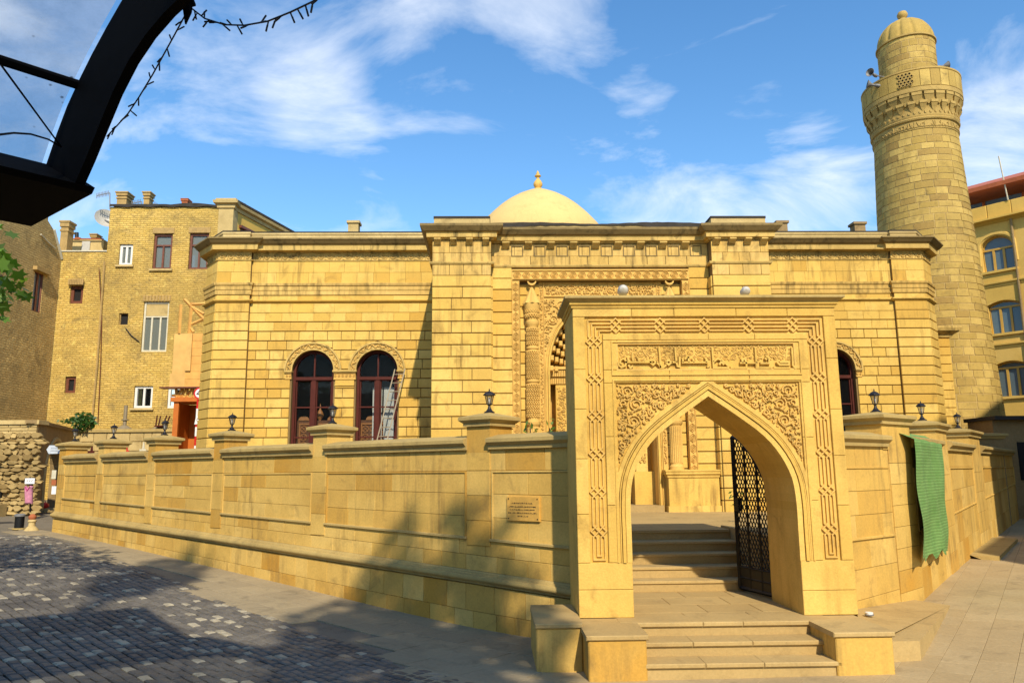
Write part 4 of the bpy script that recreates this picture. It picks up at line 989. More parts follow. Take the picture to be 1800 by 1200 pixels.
for a0, a1 in (PL2, PR2):
    cutrow(bs_, FP, a0, a1, 6.2, 6.445, [.36, .3, .4], [], .024, .004, .005, .003)
    cutrow(bs_, FP, a0, a1, 6.5, 6.70, [.24, .36], [], .02, .004, .004, .003); cutrow(bs_, FP, a0, a1, 6.70, 6.98, [.36], [], .02, .004, .004, .003)
cutrow(bs_, FC, PL2[1], PR2[0], 6.50, 6.70, [.40, .46], [], .024, .004, .006, .003); cutrow(bs_, FC, PL2[1], PR2[0], 6.70, 6.98, [.494], [], .012, .004, .005, .003)
for a0, a1 in ((PL2[1], .40), (4.30, PR2[0])): cutrow(bl, FC, a0, a1, 6.2, 6.445, [9], [], .03, .006, .0, .006)
vis = lambda u, v: v < 785 and not (1010 < u < 1480 and v > 525 and not (1110 < u < 1300 and v > 730))
pieces('stone_block', bl, S_MOSQ, mosq, 300, vis)
pieces('frieze_block', bs_, S_STN, mosq)
# entablatures
pathL = [(CHL[0], 24), CHL, (PLx[0], YPI), (PLx[1], YPI), (PLx[1], YW), (PL2[0]+.02, YW)]; pathR = [(PR2[1]-.02, YW), (PRx[0], YW), (PRx[0], YPI), (PRx[1], YPI), CHR, (CHR[0], 24)]
pathC = [(PL2[0], YW+.3), (PL2[0], YP), (PL2[1], YP), (PL2[1], YC), (PR2[0], YC), (PR2[0], YP), (PR2[1], YP), (PR2[1], YW+.3)]
for pt_ in (pathL, pathR):
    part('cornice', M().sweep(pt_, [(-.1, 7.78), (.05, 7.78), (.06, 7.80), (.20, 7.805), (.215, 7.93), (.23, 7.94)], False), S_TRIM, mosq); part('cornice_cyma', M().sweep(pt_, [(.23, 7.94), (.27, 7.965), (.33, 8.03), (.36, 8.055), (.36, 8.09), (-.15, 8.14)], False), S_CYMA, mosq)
    part('string_course', M().sweep(pt_, [(-.02, 6.638), (.045, 6.64), (.045, 6.75), (.06, 6.76), (.06, 6.86), (.085, 6.88), (.095, 6.925), (.095, 6.945), (-.02, 6.955)]), S_STN, mosq)
    part('string_course', M().sweep(pt_, [(-.02, 6.415), (.03, 6.42), (.05, 6.435), (.085, 6.465), (.085, 6.495), (-.02, 6.503)]), S_MOSQ, mosq)
    part('frieze_fillet', M().sweep(pt_, [(-.02, 7.548), (.04, 7.553), (.045, 7.57), (-.02, 7.575)]), S_TRIM, mosq)
    q = offset_open(pt_, .10)
    part('parapet', M().sweep(q, [(0, 8.08), (0, 8.30), (.02, 8.31), (.02, 8.36), (-.25, 8.37)]), S_ASH, mosq)
    part('roof_edging', M().sweep(offset_open(pt_, .12), [(.03, 8.365), (.035, 8.40), (-.5, 8.47)]), ROOFT, mosq)
CP_ = [(-.1, 6.99), (.05, 6.99), (.055, 7.02), (.12, 7.025), (.125, 7.12), (.14, 7.13), (.18, 7.15), (.23, 7.21), (.255, 7.24), (.255, 7.29), (-.1, 7.33)]
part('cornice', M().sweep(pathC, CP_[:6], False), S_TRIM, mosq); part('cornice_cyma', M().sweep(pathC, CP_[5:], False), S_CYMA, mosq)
part('string_course', M().sweep(pathC, [(-.02, 6.443), (.045, 6.445), (.06, 6.475), (.06, 6.495), (-.02, 6.503)]), S_TRIM, mosq)
part('parapet', M().wbox(PL2[0]+.03, PL2[1]-.03, YP-.02, 18, 7.3, 7.475).wbox(PR2[0]+.03, PR2[1]-.03, YP-.02, 18, 7.3, 7.475), S_ASH, mosq)
part('parapet', M().wbox(PL2[1]-.02, PR2[0]+.02, YC+.02, 18, 7.3, 7.42), S_ASH, mosq)
m = M(); xs_ = np.linspace(PL2[1]-.02, PR2[0]+.02, 40); rg2 = np.random.default_rng(5)
zt_ = 7.46+.02*np.sin(xs_*2.1)+rg2.random(40)*.012; zb_ = 7.395+rg2.random(40)*.02-.03*((xs_ < .7) | (xs_ > 3.4))
m.add([(x, YC+.0, z) for x, z in zip(xs_, zb_)]+[(x, YC+.0, z) for x, z in zip(xs_, zt_)]+[(x, 18, 7.47) for x in xs_], [(i, i+1, 41+i, 40+i) for i in range(39)]+[(40+i, 41+i, 81+i, 80+i) for i in range(39)]); part('roof_edging', m, ROOFT, mosq)
part('roof_edging', M().wbox(PL2[0]+.02, PL2[1]-.02, YP-.03, 18, 7.47, 7.52), ROOFT, mosq); part('roof_edging', M().wbox(PR2[0]+.02, PR2[1]-.02, YP-.03, 18, 7.47, 7.52), ROOFT, mosq)
# brackets under the central cornice
def bracket(fr, x, z, w=.075, d=.17):
    P = [(0, z-.13), (.05, z-.12), (.09, z-.08), (d-.02, z-.035), (d, z-.03), (d, z), (0, z)]; mm = M()
    F2 = Fr(fr.w(x-w/2, 0, 0), fr.ec); 
    mm.add([fr.w(x-w, b, c) for c, b in P]+[fr.w(x+w, b, c) for c, b in P], [tuple(range(6, -1, -1)), tuple(range(7, 14))]+[(i, (i+1) % 7, 7+(i+1) % 7, 7+i) for i in range(7)]); return mm
for p in (PL2, PR2):
    for t in (.09, .36, .63, .91): part('bracket', bracket(FP, p[0]+(p[1]-p[0])*t, 6.992, .07), S_TRIM, mosq)
for i in range(9): part('bracket', bracket(FC, .28+.494*i-.0, 6.992, .08), S_TRIM, mosq)
for i in range(10):
    a = .28+.494*(i-.5)
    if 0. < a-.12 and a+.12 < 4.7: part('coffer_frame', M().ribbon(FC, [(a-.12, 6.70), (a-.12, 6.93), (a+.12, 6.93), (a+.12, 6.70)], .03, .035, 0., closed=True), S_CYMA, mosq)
# carved frieze of running scrolls
def scrolls(m, fr, a0, a1, zc_, hh, c0, pitch=.235, w=.022, hgt=.028):
    n = max(1, round((a1-a0)/pitch)); p = (a1-a0)/n
    for i in range(n):
        cx = a0+p*(i+.5); s = 1 if i % 2 == 0 else -1
        m.ribbon(fr, spiral(cx, zc_+s*hh*.06, hh*.40, math.pi/2*(1-s)+.3, 1.5, s, .2, 20), w, hgt, c0)
        m.ribbon(fr, [(cx-p*.5, zc_-s*hh*.38), (cx-p*.2, zc_-s*hh*.44), (cx+p*.2, zc_-s*hh*.42), (cx+p*.5, zc_+s*hh*.38)], w*.8, hgt, c0)
        for q in (-.36, .36): m.prism(fr, leafpoly(cx+q*p, zc_+s*hh*.2, hh*.3, hh*.14, s*(1.2 if q > 0 else 1.9)), c0, c0+hgt*.9)
for fr, a0, a1 in ((FW, PLx[1]+.02, -1.35), (FW, 6.05, PRx[0]-.02), (FPI, *PLx), (FPI, *PRx), (FCL, 0, lcl), (FCR, 0, lcr)):
    m = M().box(fr, a0, a1, 7.57, 7.782, -.02, .012); scrolls(m, fr, a0, a1, 7.672, .20, .012); part('carved_frieze', m, S_TRIM, mosq, stuff=False)
for fr, a0, a1 in ((FPI, *PLx), (FPI, *PRx), (FCL, 0, lcl), (FCR, 0, lcr)):
    for z in (7.795, 7.76): part('pilaster_fillet', M().box(fr, a0, a1, z-.02, z, .0, .05 if z > 7.78 else .03), S_TRIM, mosq)
# windows
def arch_window(cx, hw, zs, sl, c=-.24):
    th = np.linspace(math.pi, 0, 21)
    f = [(cx-hw+.03, sl), (cx-hw+.03, zs)]+[(cx+(hw-.03)*math.cos(t), zs+(hw-.03)*math.sin(t)) for t in th[1:-1]]+[(cx+hw-.03, zs), (cx+hw-.03, sl)]
    w = part('window', M().ribbon(FW, f, .085, .10, c, top=.85), WOODR, mosq)
    zt = zs-.30+.12
    part('transom', M().box(FW, cx-hw+.06, cx+hw-.06, zt-.05, zt+.03, c+.005, c+.12), WOODR, w)
    part('mullion', M().box(FW, cx-.055, cx+.055, sl, zt-.05, c+.01, c+.105), WOODR, w); part('mullion', M().box(FW, cx-.018, cx+.018, zt+.03, zs+hw-.06, c+.01, c+.07), WOODR, w)
    for s in (-1, 1):
        for z in (3.72, 2.95): part('glazing_bar', M().box(FW, *(sorted((cx+s*.055, cx+s*(hw-.07)))), z-.02, z+.015, c+.02, c+.07), WOODR, w)
        part('sash', M().ribbon(FW, [(cx+s*.075, sl), (cx+s*.075, zt-.06), (cx+s*(hw-.09), zt-.06), (cx+s*(hw-.09), sl)], .04, .055, c+.02), WOODR, w)
        zb = sl
        for zt2 in (2.95, 3.72, zt-.05):
            part('pane', M().box(FW, *(sorted((cx+s*.055, cx+s*(hw-.07)))), zb, zt2, c+.035, c+.041), GLS, w); zb = zt2
        P = [(cx+s*.018, zt+.03)]+[(cx+s*(hw-.07)*math.cos(t), zs+(hw-.07)*math.sin(t)) for t in np.linspace(0, math.pi/2-.03, 9)]
        P = [(cx+s*.018, zt+.03), (cx+s*(hw-.07), zt+.03)]+P[1:]
        if s < 0: P = P[::-1]
        part('pane', M().prism(FW, P, c+.035, c+.041), GLS, w)
def archivolt(cx, hw, zs):
    m = M(); th = np.linspace(math.pi, 0, 25); A = [(cx+math.cos(t), zs+math.sin(t), t) for t in th]
    def band(r0, r1, c1):
        vs = []
        for t in th:
            for r, c in ((r0, -.02), (r0, c1), (r1, c1), (r1, -.02)): vs.append(FW.w(cx+r*math.cos(t), zs+r*math.sin(t), c))
        m.add(vs, [(i*4+j, i*4+j+1, (i+1)*4+j+1, (i+1)*4+j) for i in range(24) for j in range(3)])
    band(hw-.005, hw+.03, .055); band(hw+.03, hw+.155, .035); band(hw+.155, hw+.2, .075)
    o = part('archivolt', m, S_TRIM, mosq)
    m2 = M(); t = np.linspace(math.pi-.04, .04, 90); rr = hw+.0925+.042*np.sin(t*22)
    m2.ribbon(FW, np.c_[cx+rr*np.cos(t), zs+rr*np.sin(t)], .024, .03, .035)
    for i in range(14):
        q = math.pi-.1-i*.226; r = hw+.0925-.03*math.sin(q*22); m2.prism(FW, leafpoly(cx+r*math.cos(q), zs+r*math.sin(q), .07, .035, q+1.2), .035, .06)
    part('vine_carving', m2, S_CARV, o)
def capital(a0, a1, z, low=.2):
    o = part('impost', M().box(FW, a0-.02, a1+.02, z-.045, z, -.02, .10).box(FW, a0, a1, z-.07, z-.045, -.02, .075), S_TRIM, mosq)
    m = M().box(FW, a0+.01, a1-.01, z-low, z-.07, -.02, .04); w = a1-a0; n = max(1, round(w/.2))
    for i in range(n):
        x = a0+w*(i+.5)/n
        for s in (-1, 1): m.ribbon(FW, spiral(x+s*w/n*.22, z-.135, min(.055, w/n*.2), math.pi/2, 1.4, -s, .2, 14), .016, .02, .04)
    m.box(FW, a0, a1, z-low-.02, z-low, -.02, .055); part('carved_capital', m, S_CARV, o)
for ws in (LWIN, RWIN):
    for w_ in ws: arch_window(*w_); archivolt(*w_[:3])
    (c1, hw, zs, _), (c2, _, _, _) = ws
    capital(c1-hw-.16, c1-hw, zs); capital(c1+hw, c2-hw, zs, .22); capital(c2+hw, c2+hw+.16, zs)
    part('colonette', M().box(FW, c1+hw+.04, c2-hw-.04, zs-.40, zs-.37, 0, .065), S_MOSQ, mosq)
# rooms behind the windows
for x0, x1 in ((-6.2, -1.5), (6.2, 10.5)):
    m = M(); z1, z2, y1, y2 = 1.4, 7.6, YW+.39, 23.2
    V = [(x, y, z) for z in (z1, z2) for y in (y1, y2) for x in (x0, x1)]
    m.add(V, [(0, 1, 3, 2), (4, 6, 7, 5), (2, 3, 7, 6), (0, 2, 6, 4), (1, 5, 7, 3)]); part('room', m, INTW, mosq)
part('roof', M().wbox(CHL[0]+.3, CHR[0]-.3, 20.1, 34, 8.10, 8.33), ROOFT, mosq); part('roof', M().wbox(PL2[0]+.1, PR2[1]-.1, 16.5, 20.1, 7.0, 7.41), ROOFT, mosq)
# central niche --------------------------------------------------------------
part('niche_wall', M().wbox(.42, 1.02, YN, YN+.3, ZC-.1, 6.16).wbox(2*AX-1.02, 4.28, YN, YN+.3, ZC-.1, 6.16), S_BACK, mosq)
bl = []
for k in range(20):
    b1 = 6.10-k*PR; b0 = b1-PR
    for a0, a1 in ((.58, 1.0), (2*AX-1.0, 2*AX-.58)): cutrow(bl, FN, a0, a1, b0, b1, [9], [], .03, .010, 0, .009)
for q in bl: part('stone_block', q[2], S_MOSQ, mosq)
# meander bands framing the portal
def hexband(fr, p0, p1, w, n, c0):
    m = M(); p0 = np.array(p0, float); p1 = np.array(p1, float); d = (p1-p0)/np.linalg.norm(p1-p0); nn = np.array([-d[1], d[0]]); Ln = np.linalg.norm(p1-p0); s = Ln/n
    for q in (-.5, .5): m.ribbon(fr, [p0+nn*w*q, p1+nn*w*q], .02, .03, c0)
    for i in range(n):
        c = p0+d*s*(i+.5); h = s*.42
        for k, sc_ in enumerate((1, .6, .25)):
            m.ribbon(fr, [c+d*a*h*sc_+nn*b*w*.36*sc_ for a, b in ((-1, 0), (-.5, 1), (.5, 1), (1, 0), (.5, -1), (-.5, -1))], .014, .022, c0, closed=True)
    return m
for x in (.485, 2*AX-.485):
    part('meander_ground', M().box(FC, x-.085, x+.085, 1.9, 6.2, -.12, .02), S_CARV, mosq); part('meander_band', hexband(FC, (x, 1.95), (x, 6.12), .15, 19, .02), S_CARV, mosq)
part('meander_ground', M().box(FC, .40, 4.30, 6.15, 6.40, -.02, .03), S_CARV, mosq); part('meander_band', hexband(FC, (.42, 6.275), (4.28, 6.275), .19, 19, .03), S_CARV, mosq)
# pointed niche
nhw, nzs, nap = 1.13, 4.18, 5.55
NP = [(nhw, ZC), (nhw, nzs)]+[(nhw*math.cos(t)**.85, nzs+(nap-nzs)*math.sin(t)**.95) for t in np.linspace(0, math.pi/2, 10)[1:-1]]+[(0, nap)]
NA = [(AX-a, b) for a, b in NP]+[(AX+a, b) for a, b in NP[::-1][1:]]
m = M(); a0, a1 = 1.0, 2*AX-1.0
for p, q in zip(NA[:-1], NA[1:]):
    if abs(p[0]-q[0]) > 1e-5: m.add([FN.w(*p, .02), FN.w(*q, .02), FN.w(q[0], 6.15, .02), FN.w(p[0], 6.15, .02)], [(0, 1, 2, 3)])
    m.add([FN.w(*p, .02), FN.w(*q, .02), FN.w(*q, -.75), FN.w(*p, -.75)], [(3, 2, 1, 0)])
for x0, x1 in ((a0, NA[0][0]), (NA[-1][0], a1)): m.add([FN.w(x0, ZC, .02), FN.w(x1, ZC, .02), FN.w(x1, 6.15, .02), FN.w(x0, 6.15, .02)], [(0, 1, 2, 3)])
part('niche_spandrel', m, S_CARV, mosq)
m = M(); 
for d, w, h in ((.03, .05, .05), (.09, .03, .03)): m.ribbon(FN, offset_open(NA, d), w, h, .02)
part('niche_moulding', m, S_MOSQ, mosq)
NO = np.array(offset_open(NA, .13)); NL = NO[:len(NO)//2+1]
def nsp(x, y):
    if x > AX: return -1
    if y < NL[-1, 1] and x > np.interp(y, NL[:, 1], NL[:, 0]): return -1
    D = np.hypot(NL[:, 0]-x, NL[:, 1]-y).min()
    return min(x-1.08, 5.78-y, AX-x, D*.8, y-4.3)
m = M(); arabesque(m, FN, nsp, (1.05, AX, 4.3, 5.8), .02, .03, .02, .15, .022, 21, mirror=AX, tries=1800)
arabesque(m, FN, lambda x, y: min(x-1.14, 2*AX-1.14-x, 6.10-y, y-5.86), (1.1, 2*AX-1.1, 5.85, 6.12), .02, .03, .015, .08, .02, 22, tries=1500)
arabesque(m, FN, lambda x, y: min(x-1.01, 1.08-x), (1.0, 1.09, 2.2, 6.1), .02, .025, .012, .04, .014, 23, mirror=AX, tries=700)
m.ribbon(FN, [(1.10, 2.0), (1.10, 6.12), (2*AX-1.10, 6.12), (2*AX-1.10, 2.0)], .022, .035, .02); m.ribbon(FN, [(1.10, 5.82), (2*AX-1.10, 5.82)], .022, .035, .02)
part('niche_carving', m, S_CARV, mosq)
FB_ = Fr((0, YN+.75, 0), (1, 0, 0)); FB1 = Fr((0, YN+.36, 0), (1, 0, 0))
part('niche_back', M().wbox(AX-nhw, AX-.69, YN+.75, YN+.9, ZC, 5.8).wbox(AX+.69, AX+nhw, YN+.75, YN+.9, ZC, 5.8).wbox(AX-.69, AX+.69, YN+.75, YN+.9, 3.5, 5.8), S_CARV, mosq)
m = M(); arabesque(m, FB_, lambda x, y: min(x-(AX-1.12), AX-x, 5.5-y, y-4.25), (AX-1.12, AX, 4.2, 5.5), 0, .03, .025, .12, .022, 25, mirror=AX, tries=900); part('niche_carving', m, S_CARV, mosq)
# stalactite rows inside the arch
for k in range(5):
    m = M(); 
    for s in (-1, 1):
        for i in range(9):
            t0 = i/9*math.pi/2*.95; r = 1-.1*k; x = AX+s*(nhw*r*math.cos(t0)**.85-.045); z = nzs+.05+(nap-nzs-.1)*math.sin(t0)**.95*r
            m.block(Fr((0, YN+.12+.11*k, 0), (1, 0, 0)), x-.04, x+.04, z-.03, z+.085, -.3, 0., .016)
    part('stalactite_row', m, S_CARV, mosq, stuff=True)
for s in (-1, 1):
    xc = AX+s*.86
    j = part('niche_pilaster', M().block(FB1, xc-.13, xc+.13, 2.0, 3.92, -.5, 0., .01), S_MOSQ, mosq)
    m = M(); arabesque(m, FB1, lambda x, y: min(x-(xc-.11), xc+.11-x, 3.88-y, y-2.2), (xc-.11, xc+.11, 2.2, 3.9), 0, .025, .016, .06, .015, 31+s, tries=900); part('pilaster_carving', m, S_CARV, j)
    m = M()
    for i in range(11):
        for r_ in range(2): x = AX+s*(nhw-.42+.04*i); m.block(FB1, x-.016, x+.016, 3.93+.16*r_, 4.08+.16*r_, -.3, .03+.05*r_, .008)
    m.box(FB1, *sorted((AX+s*(nhw-.46), AX+s*(nhw+.0))), 4.25, 4.31, -.3, .11); part('fluted_capital', m, S_CARV, mosq)
    part('niche_jamb', M().wbox(*sorted((AX+s*.69, AX+s*1.13)), YN+.36, YN+.74, ZC, 2.02), S_MOSQ, mosq)
    # pedestal and slender column
    x0, x1 = sorted((AX+s*1.28, AX+s*2.34)); xk = AX+s*1.51
    pd = part('pedestal', M().wbox(x0, x1, 16.12, YN+.02, ZC-.05, 1.90), S_MOSQ, mosq)
    part('pedestal_cornice', M().sweep([(x0, YN), (x0, 16.12), (x1, 16.12), (x1, YN)], [(-.02, 1.885), (.02, 1.89), (.03, 1.94), (.06, 1.96), (.06, 2.0), (.075, 2.02), (.075, 2.05), (-.2, 2.055)]), S_MOSQ, pd)
    part('pedestal_foot', M().wbox(x0-.03, x1+.03, 16.08, YN, ZC-.05, ZC+.12), S_MOSQ, pd)
    cy = 16.30
    col = part('engaged_column', M().lathe(xk, cy, [(.15, 2.05), (.15, 2.12), (.125, 2.16), (.125, 2.55), (.125, 2.98), (.145, 3.0), (.16, 3.03), (.16, 3.08), (.135, 3.10), (.125, 3.14), (.125, 3.9), (.145, 3.92), (.145, 3.96), (.12, 3.98), (.12, 4.62), (.14, 4.64), (.14, 4.68), (.115, 4.70), (.115, 5.12), (.13, 5.15), (.15, 5.19), (.15, 5.24), (.125, 5.26), (.17, 5.55), (.18, 5.60), (.18, 5.63), (0, 5.64)], 20), S_CARV, mosq, smooth=30)
    m = M().lathe(xk, cy, [(.195, 5.63), (.17, 5.68), (.10, 5.83), (.035, 5.98), (.02, 6.0), (.02, 6.04)], 16, flut=lambda q, z: 1+.10*math.cos(8*q)); part('column_spire', m, S_CARV, col)
    th = np.linspace(-math.pi*.95, -math.pi*.05, 13); P = [(xk+.10*math.cos(t), 6.14+.10*math.sin(t)) for t in th]+[(xk+.085*math.cos(t), 6.17+.085*math.sin(t)) for t in th[::-1][1:-1]]
    part('crescent', M().prism(Fr((0, cy-.06, 0), (1, 0, 0)), P, -.06, 0., 0, True), S_CARV, col)
    m = M(); rg3 = np.random.default_rng(40)
    for z0_, z1_, R0 in ((3.16, 3.88, .125), (3.99, 4.60, .12), (4.71, 5.10, .115), (5.30, 5.52, .14)):
        nz = int((z1_-z0_)/.085)
        for a in range(nz):
            for b in range(9):
                an = math.pi+(b+.5*(a % 2)+.25)*math.pi/9; z = z0_+(a+.5)*(z1_-z0_)/nz; cxx, cyy = xk+R0*math.cos(an), cy+R0*math.sin(an)
                F4 = Fr((cxx, cyy, z), (-math.sin(an), math.cos(an), 0))
                m.ribbon(F4, [(0, -.038), (.027, 0), (0, .038), (-.027, 0)], .015, .030, -.004, closed=True)
    for b in range(10): an = math.pi+(b+.5)*math.pi/10; m.tube([(xk+.125*math.cos(an), cy+.125*math.sin(an), 2.2), (xk+.125*math.cos(an), cy+.125*math.sin(an), 2.96)], .014, 5)
    part('column_carving', m, S_CARV, col, stuff=True)
part('portal_door', M().wbox(AX-.69, AX+.69, YN+.85, YN+.9, ZC, 3.5), WOODR, mosq)
part('door_sill', M().wbox(AX-1.2, AX+1.2, 16.25, YN+.85, ZC-.05, ZC+.13), S_STEP, mosq)
# dome
DX, DY = 1.86, 30.0
dp = [(2.62, 11.2), (2.5, 11.7), (2.13, 12.13), (1.94, 12.33), (1.66, 12.60), (1.33, 12.86), (.95, 13.10), (.55, 13.30), (.25, 13.43), (.12, 13.47), (.0, 13.48)]
part('dome', M().lathe(DX, DY, [(2.62, 8.2)]+dp, 40), S_DOME, mosq, smooth=True)
part('dome_finial', M().lathe(DX, DY, [(.16, 13.44), (.16, 13.50), (.11, 13.52), (.18, 13.62), (.19, 13.70), (.15, 13.80), (.06, 13.92), (.05, 13.97), (.13, 14.03), (.13, 14.06), (.07, 14.08), (.07, 14.15), (.0, 14.30)], 14), S_CARV, mosq, smooth=35)
for (u0, u1, v, Y, mt) in ((612, 630, 392, 21.5, S_ASH), (1502, 1521, 394, 21.5, S_SHADE), (1366, 1384, 392, 21.5, S_SHADE)):
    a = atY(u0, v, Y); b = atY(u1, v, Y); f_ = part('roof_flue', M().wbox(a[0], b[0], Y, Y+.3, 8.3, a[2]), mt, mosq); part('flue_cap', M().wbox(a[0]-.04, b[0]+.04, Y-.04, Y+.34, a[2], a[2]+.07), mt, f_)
# lower wing at the right corner
part('side_wing', M().wbox(11.8, 13.1, 21.4, 25, ZC-.2, 5.75), S_MOSQ, mosq)
part('side_wing_cornice', M().sweep([(11.8, 25), (11.8, 21.4), (13.1, 21.4), (13.1, 25)], [(-.1, 5.72), (.05, 5.73), (.08, 5.80), (.22, 5.90), (.25, 5.98), (.25, 6.03), (-.3, 6.06)]), S_TRIM, mosq)
for k in range(14): part('stone_block', M().block(Fr((0, 21.4, 0), (1, 0, 0)), 11.82, 13.08, 5.7-(k+1)*RH+.01, 5.7-k*RH-.01, 0, .03, .008), S_MOSQ, mosq)

# carved screen and curtains inside, ladder outside
scr = thing('carved_wooden_screen', 'carved wooden screen with small onion finial behind the arched windows', 'screen', (-3.9, 20.7, 1.4))
FS = Fr((0, 20.14, 0), (1, 0, 0))
part('board', M().box(FS, -5.15, -2.4, 1.4, 3.40, -.05, 0), CARVWD, scr)
m = M()
for x0, x1 in ((-5.05, -4.62), (-4.55, -4.1), (-3.45, -3.05), (-3.0, -2.6)):
    m.ribbon(FS, [(x0, 1.5), (x0, 3.30), (x1, 3.30), (x1, 1.5)], .05, .03, 0, closed=True)
    for i in range(8):
        for j in range(2): c = (x0+(j+.5)*(x1-x0)/2, 1.7+i*.21); m.ribbon(FS, [(c[0]+.085*math.cos(q), c[1]+.085*math.sin(q)) for q in np.linspace(0, 2*math.pi, 8, endpoint=False)], .028, .02, 0, closed=True); m.ribbon(FS, [(c[0]-.05, c[1]-.05), (c[0]+.05, c[1]+.05)], .02, .02, 0); m.ribbon(FS, [(c[0]-.05, c[1]+.05), (c[0]+.05, c[1]-.05)], .02, .022, 0)
part('carved_panel', m, CARVW, scr)
for x in (-4.95, -4.2, -3.2): part('crest', M().prism(FS, [(x-.16, 3.40)]+[(x+.13*math.cos(t), 3.40+.13*math.sin(t)) for t in np.linspace(math.pi, 0, 9)][::-1][::1][::-1][::-1]+[], -.05, .0) if False else M().prism(FS, [(x+.14*math.cos(t), 3.40+.12*math.sin(t)) for t in np.linspace(0, math.pi, 9)], -.05, 0.02), CARVW, scr)
part('finial', M().lathe(-4.55, 20.2, [(.03, 3.38), (.035, 3.42), (.085, 3.48), (.10, 3.54), (.07, 3.62), (.02, 3.70), (.01, 3.82), (0, 3.85)], 12), CARVW, scr, smooth=40)
cu = thing('curtain', 'pale blue curtain panels hanging inside the arched window by the ladder', 'curtain', (-2.8, 20.3, 1.5))
for x0, x1 in ((-3.17, -2.92), (-2.88, -2.58)):
    m = M(); n = 12; xs_ = np.linspace(x0, x1, n+1); m.add([(x, 20.09+.015*math.sin(i*2.1), z) for z in (1.45, 4.25) for i, x in enumerate(xs_)], [(i, i+1, n+2+i, n+1+i) for i in range(n)]); part('panel', m, CURT, cu, smooth=True)
ld = thing('ladder', 'aluminium ladder leaning against the wall beside the arched window', 'ladder', (-2.4, 18.9, ZC))
def lpt(u, v, Y): return atY(u, v, Y)
tL, tR = lpt(694, 649, 19.5), lpt(712, 648, 19.5); bL, bR = lpt(663, 772, 19.0), lpt(681, 771, 19.0)
kk = (tL[2]-ZC)/(tL[2]-bL[2]); bL2, bR2 = tL+(bL-tL)*kk, tR+(bR-tR)*kk
part('rail', M().tube([bL2, tL], .019, 4), ALU, ld); part('rail', M().tube([bR2, tR], .019, 4), ALU, ld)
for t in np.linspace(.04, .96, 15): part('rung', M().tube([bL2+(tL-bL2)*t, bR2+(tR-bR2)*t], .012, 6), ALU, ld)

# ------------------------------------------------------------------ minaret
MX, MY = 14.83, 25.0
mr = lambda z: .86*(1.545+.05*(13.05-z))
mina = thing('minaret', 'round stone minaret with carved balcony and ribbed dome behind the mosque', 'minaret', (MX, MY, .8))
part('shaft_core', M().lathe(MX, MY, [(mr(z)-.012, z) for z in (.3, 4, 8, 13.2)], 64), S_MORT, mina, smooth=True)
ang0 = math.atan2(-MY, -MX); bl = []; z = .9; k = 0
def curved(z0, z1, t0, t1, r0, r1, depth=.03, n=3):
    vs = []; ri = -depth
    for i in range(n+1):
        t = t0+(t1-t0)*i/n; e = .006
        for rr, zz in ((r0+ri, z0), (r0, z0+e), (r1, z1-e), (r1+ri, z1)): vs.append((MX+rr*math.cos(t), MY+rr*math.sin(t), zz))
    fs = [(i*4+j, i*4+4+j, i*4+5+j, i*4+1+j) for i in range(n) for j in range(3)]+[(0, 1, 2, 3), (n*4+3, n*4+2, n*4+1, n*4)]
    return M().add(vs, fs)
while z < 13.22:
    h = random.uniform(.21, .26); t = ang0-1.85-random.random()*.2; hi = min(z+h, 13.28)
    while t < ang0+1.85:
        w = random.uniform(.3, .62)/mr(z); c = np.array([MX+mr(z)*math.cos(t+w/2), MY+mr(z)*math.sin(t+w/2), z+h/2]); pr = random.uniform(.0, .012)
        fc = max(.02, -(c[0]-MX)*MX-(c[1]-MY)*MY)/ (mr(z)*math.hypot(MX, MY))
        bl.append((c, w*mr(z)*h*fc if z > 2.6 else 1e-6, curved(z+.007, hi-.007, t+.008, t+w-.008, mr(z)+pr*.6, mr(hi)+pr*.6))); t += w
    z += h
pieces('stone_block', bl, S_MIN, mina)
part('inscription_band', M().lathe(MX, MY, [(mr(13.2), 13.22), (mr(13.2)+.02, 13.24), (mr(13.2)+.02, 13.52), (mr(13.2)+.07, 13.55), (mr(13.2)+.09, 13.60), (mr(13.2)+.05, 13.64), (mr(13.2)+.07, 13.68), (mr(13.2)+.07, 13.74)], 64), S_MCARV, mina, smooth=30)
class Cyl:
    """wall frame bent round the minaret"""
    def __init__(s, r): s.r = r
    def w(s, a, b, c=0.): t = ang0+a/s.r; return np.array([MX+(s.r+c)*math.cos(t), MY+(s.r+c)*math.sin(t), b])
cy_ = Cyl(mr(13.2)+.02); m = M(); rg4 = np.random.default_rng(9); a = -2.6
while a < 2.6:
    w = rg4.uniform(.06, .16); q = rg4.integers(4); zb = 13.28; zt = 13.48
    pts = [[(0, 0), (0, 1)], [(0, 1), (.4, .3), (1, .2), (1, .6)], [(0, .2), (1, .2), (1, .7), (.4, .7)], [(0, 0), (.5, .45), (1, 0)]][q]
    m.ribbon(cy_, [(a+x*w, zb+y*(zt-zb)) for x, y in pts], .028, .022, 0); a += w*.9
m.ribbon(cy_, [(x, 13.30) for x in np.linspace(-2.6, 2.6, 30)], .02, .02, 0); part('inscription', m, S_MCARV, mina)
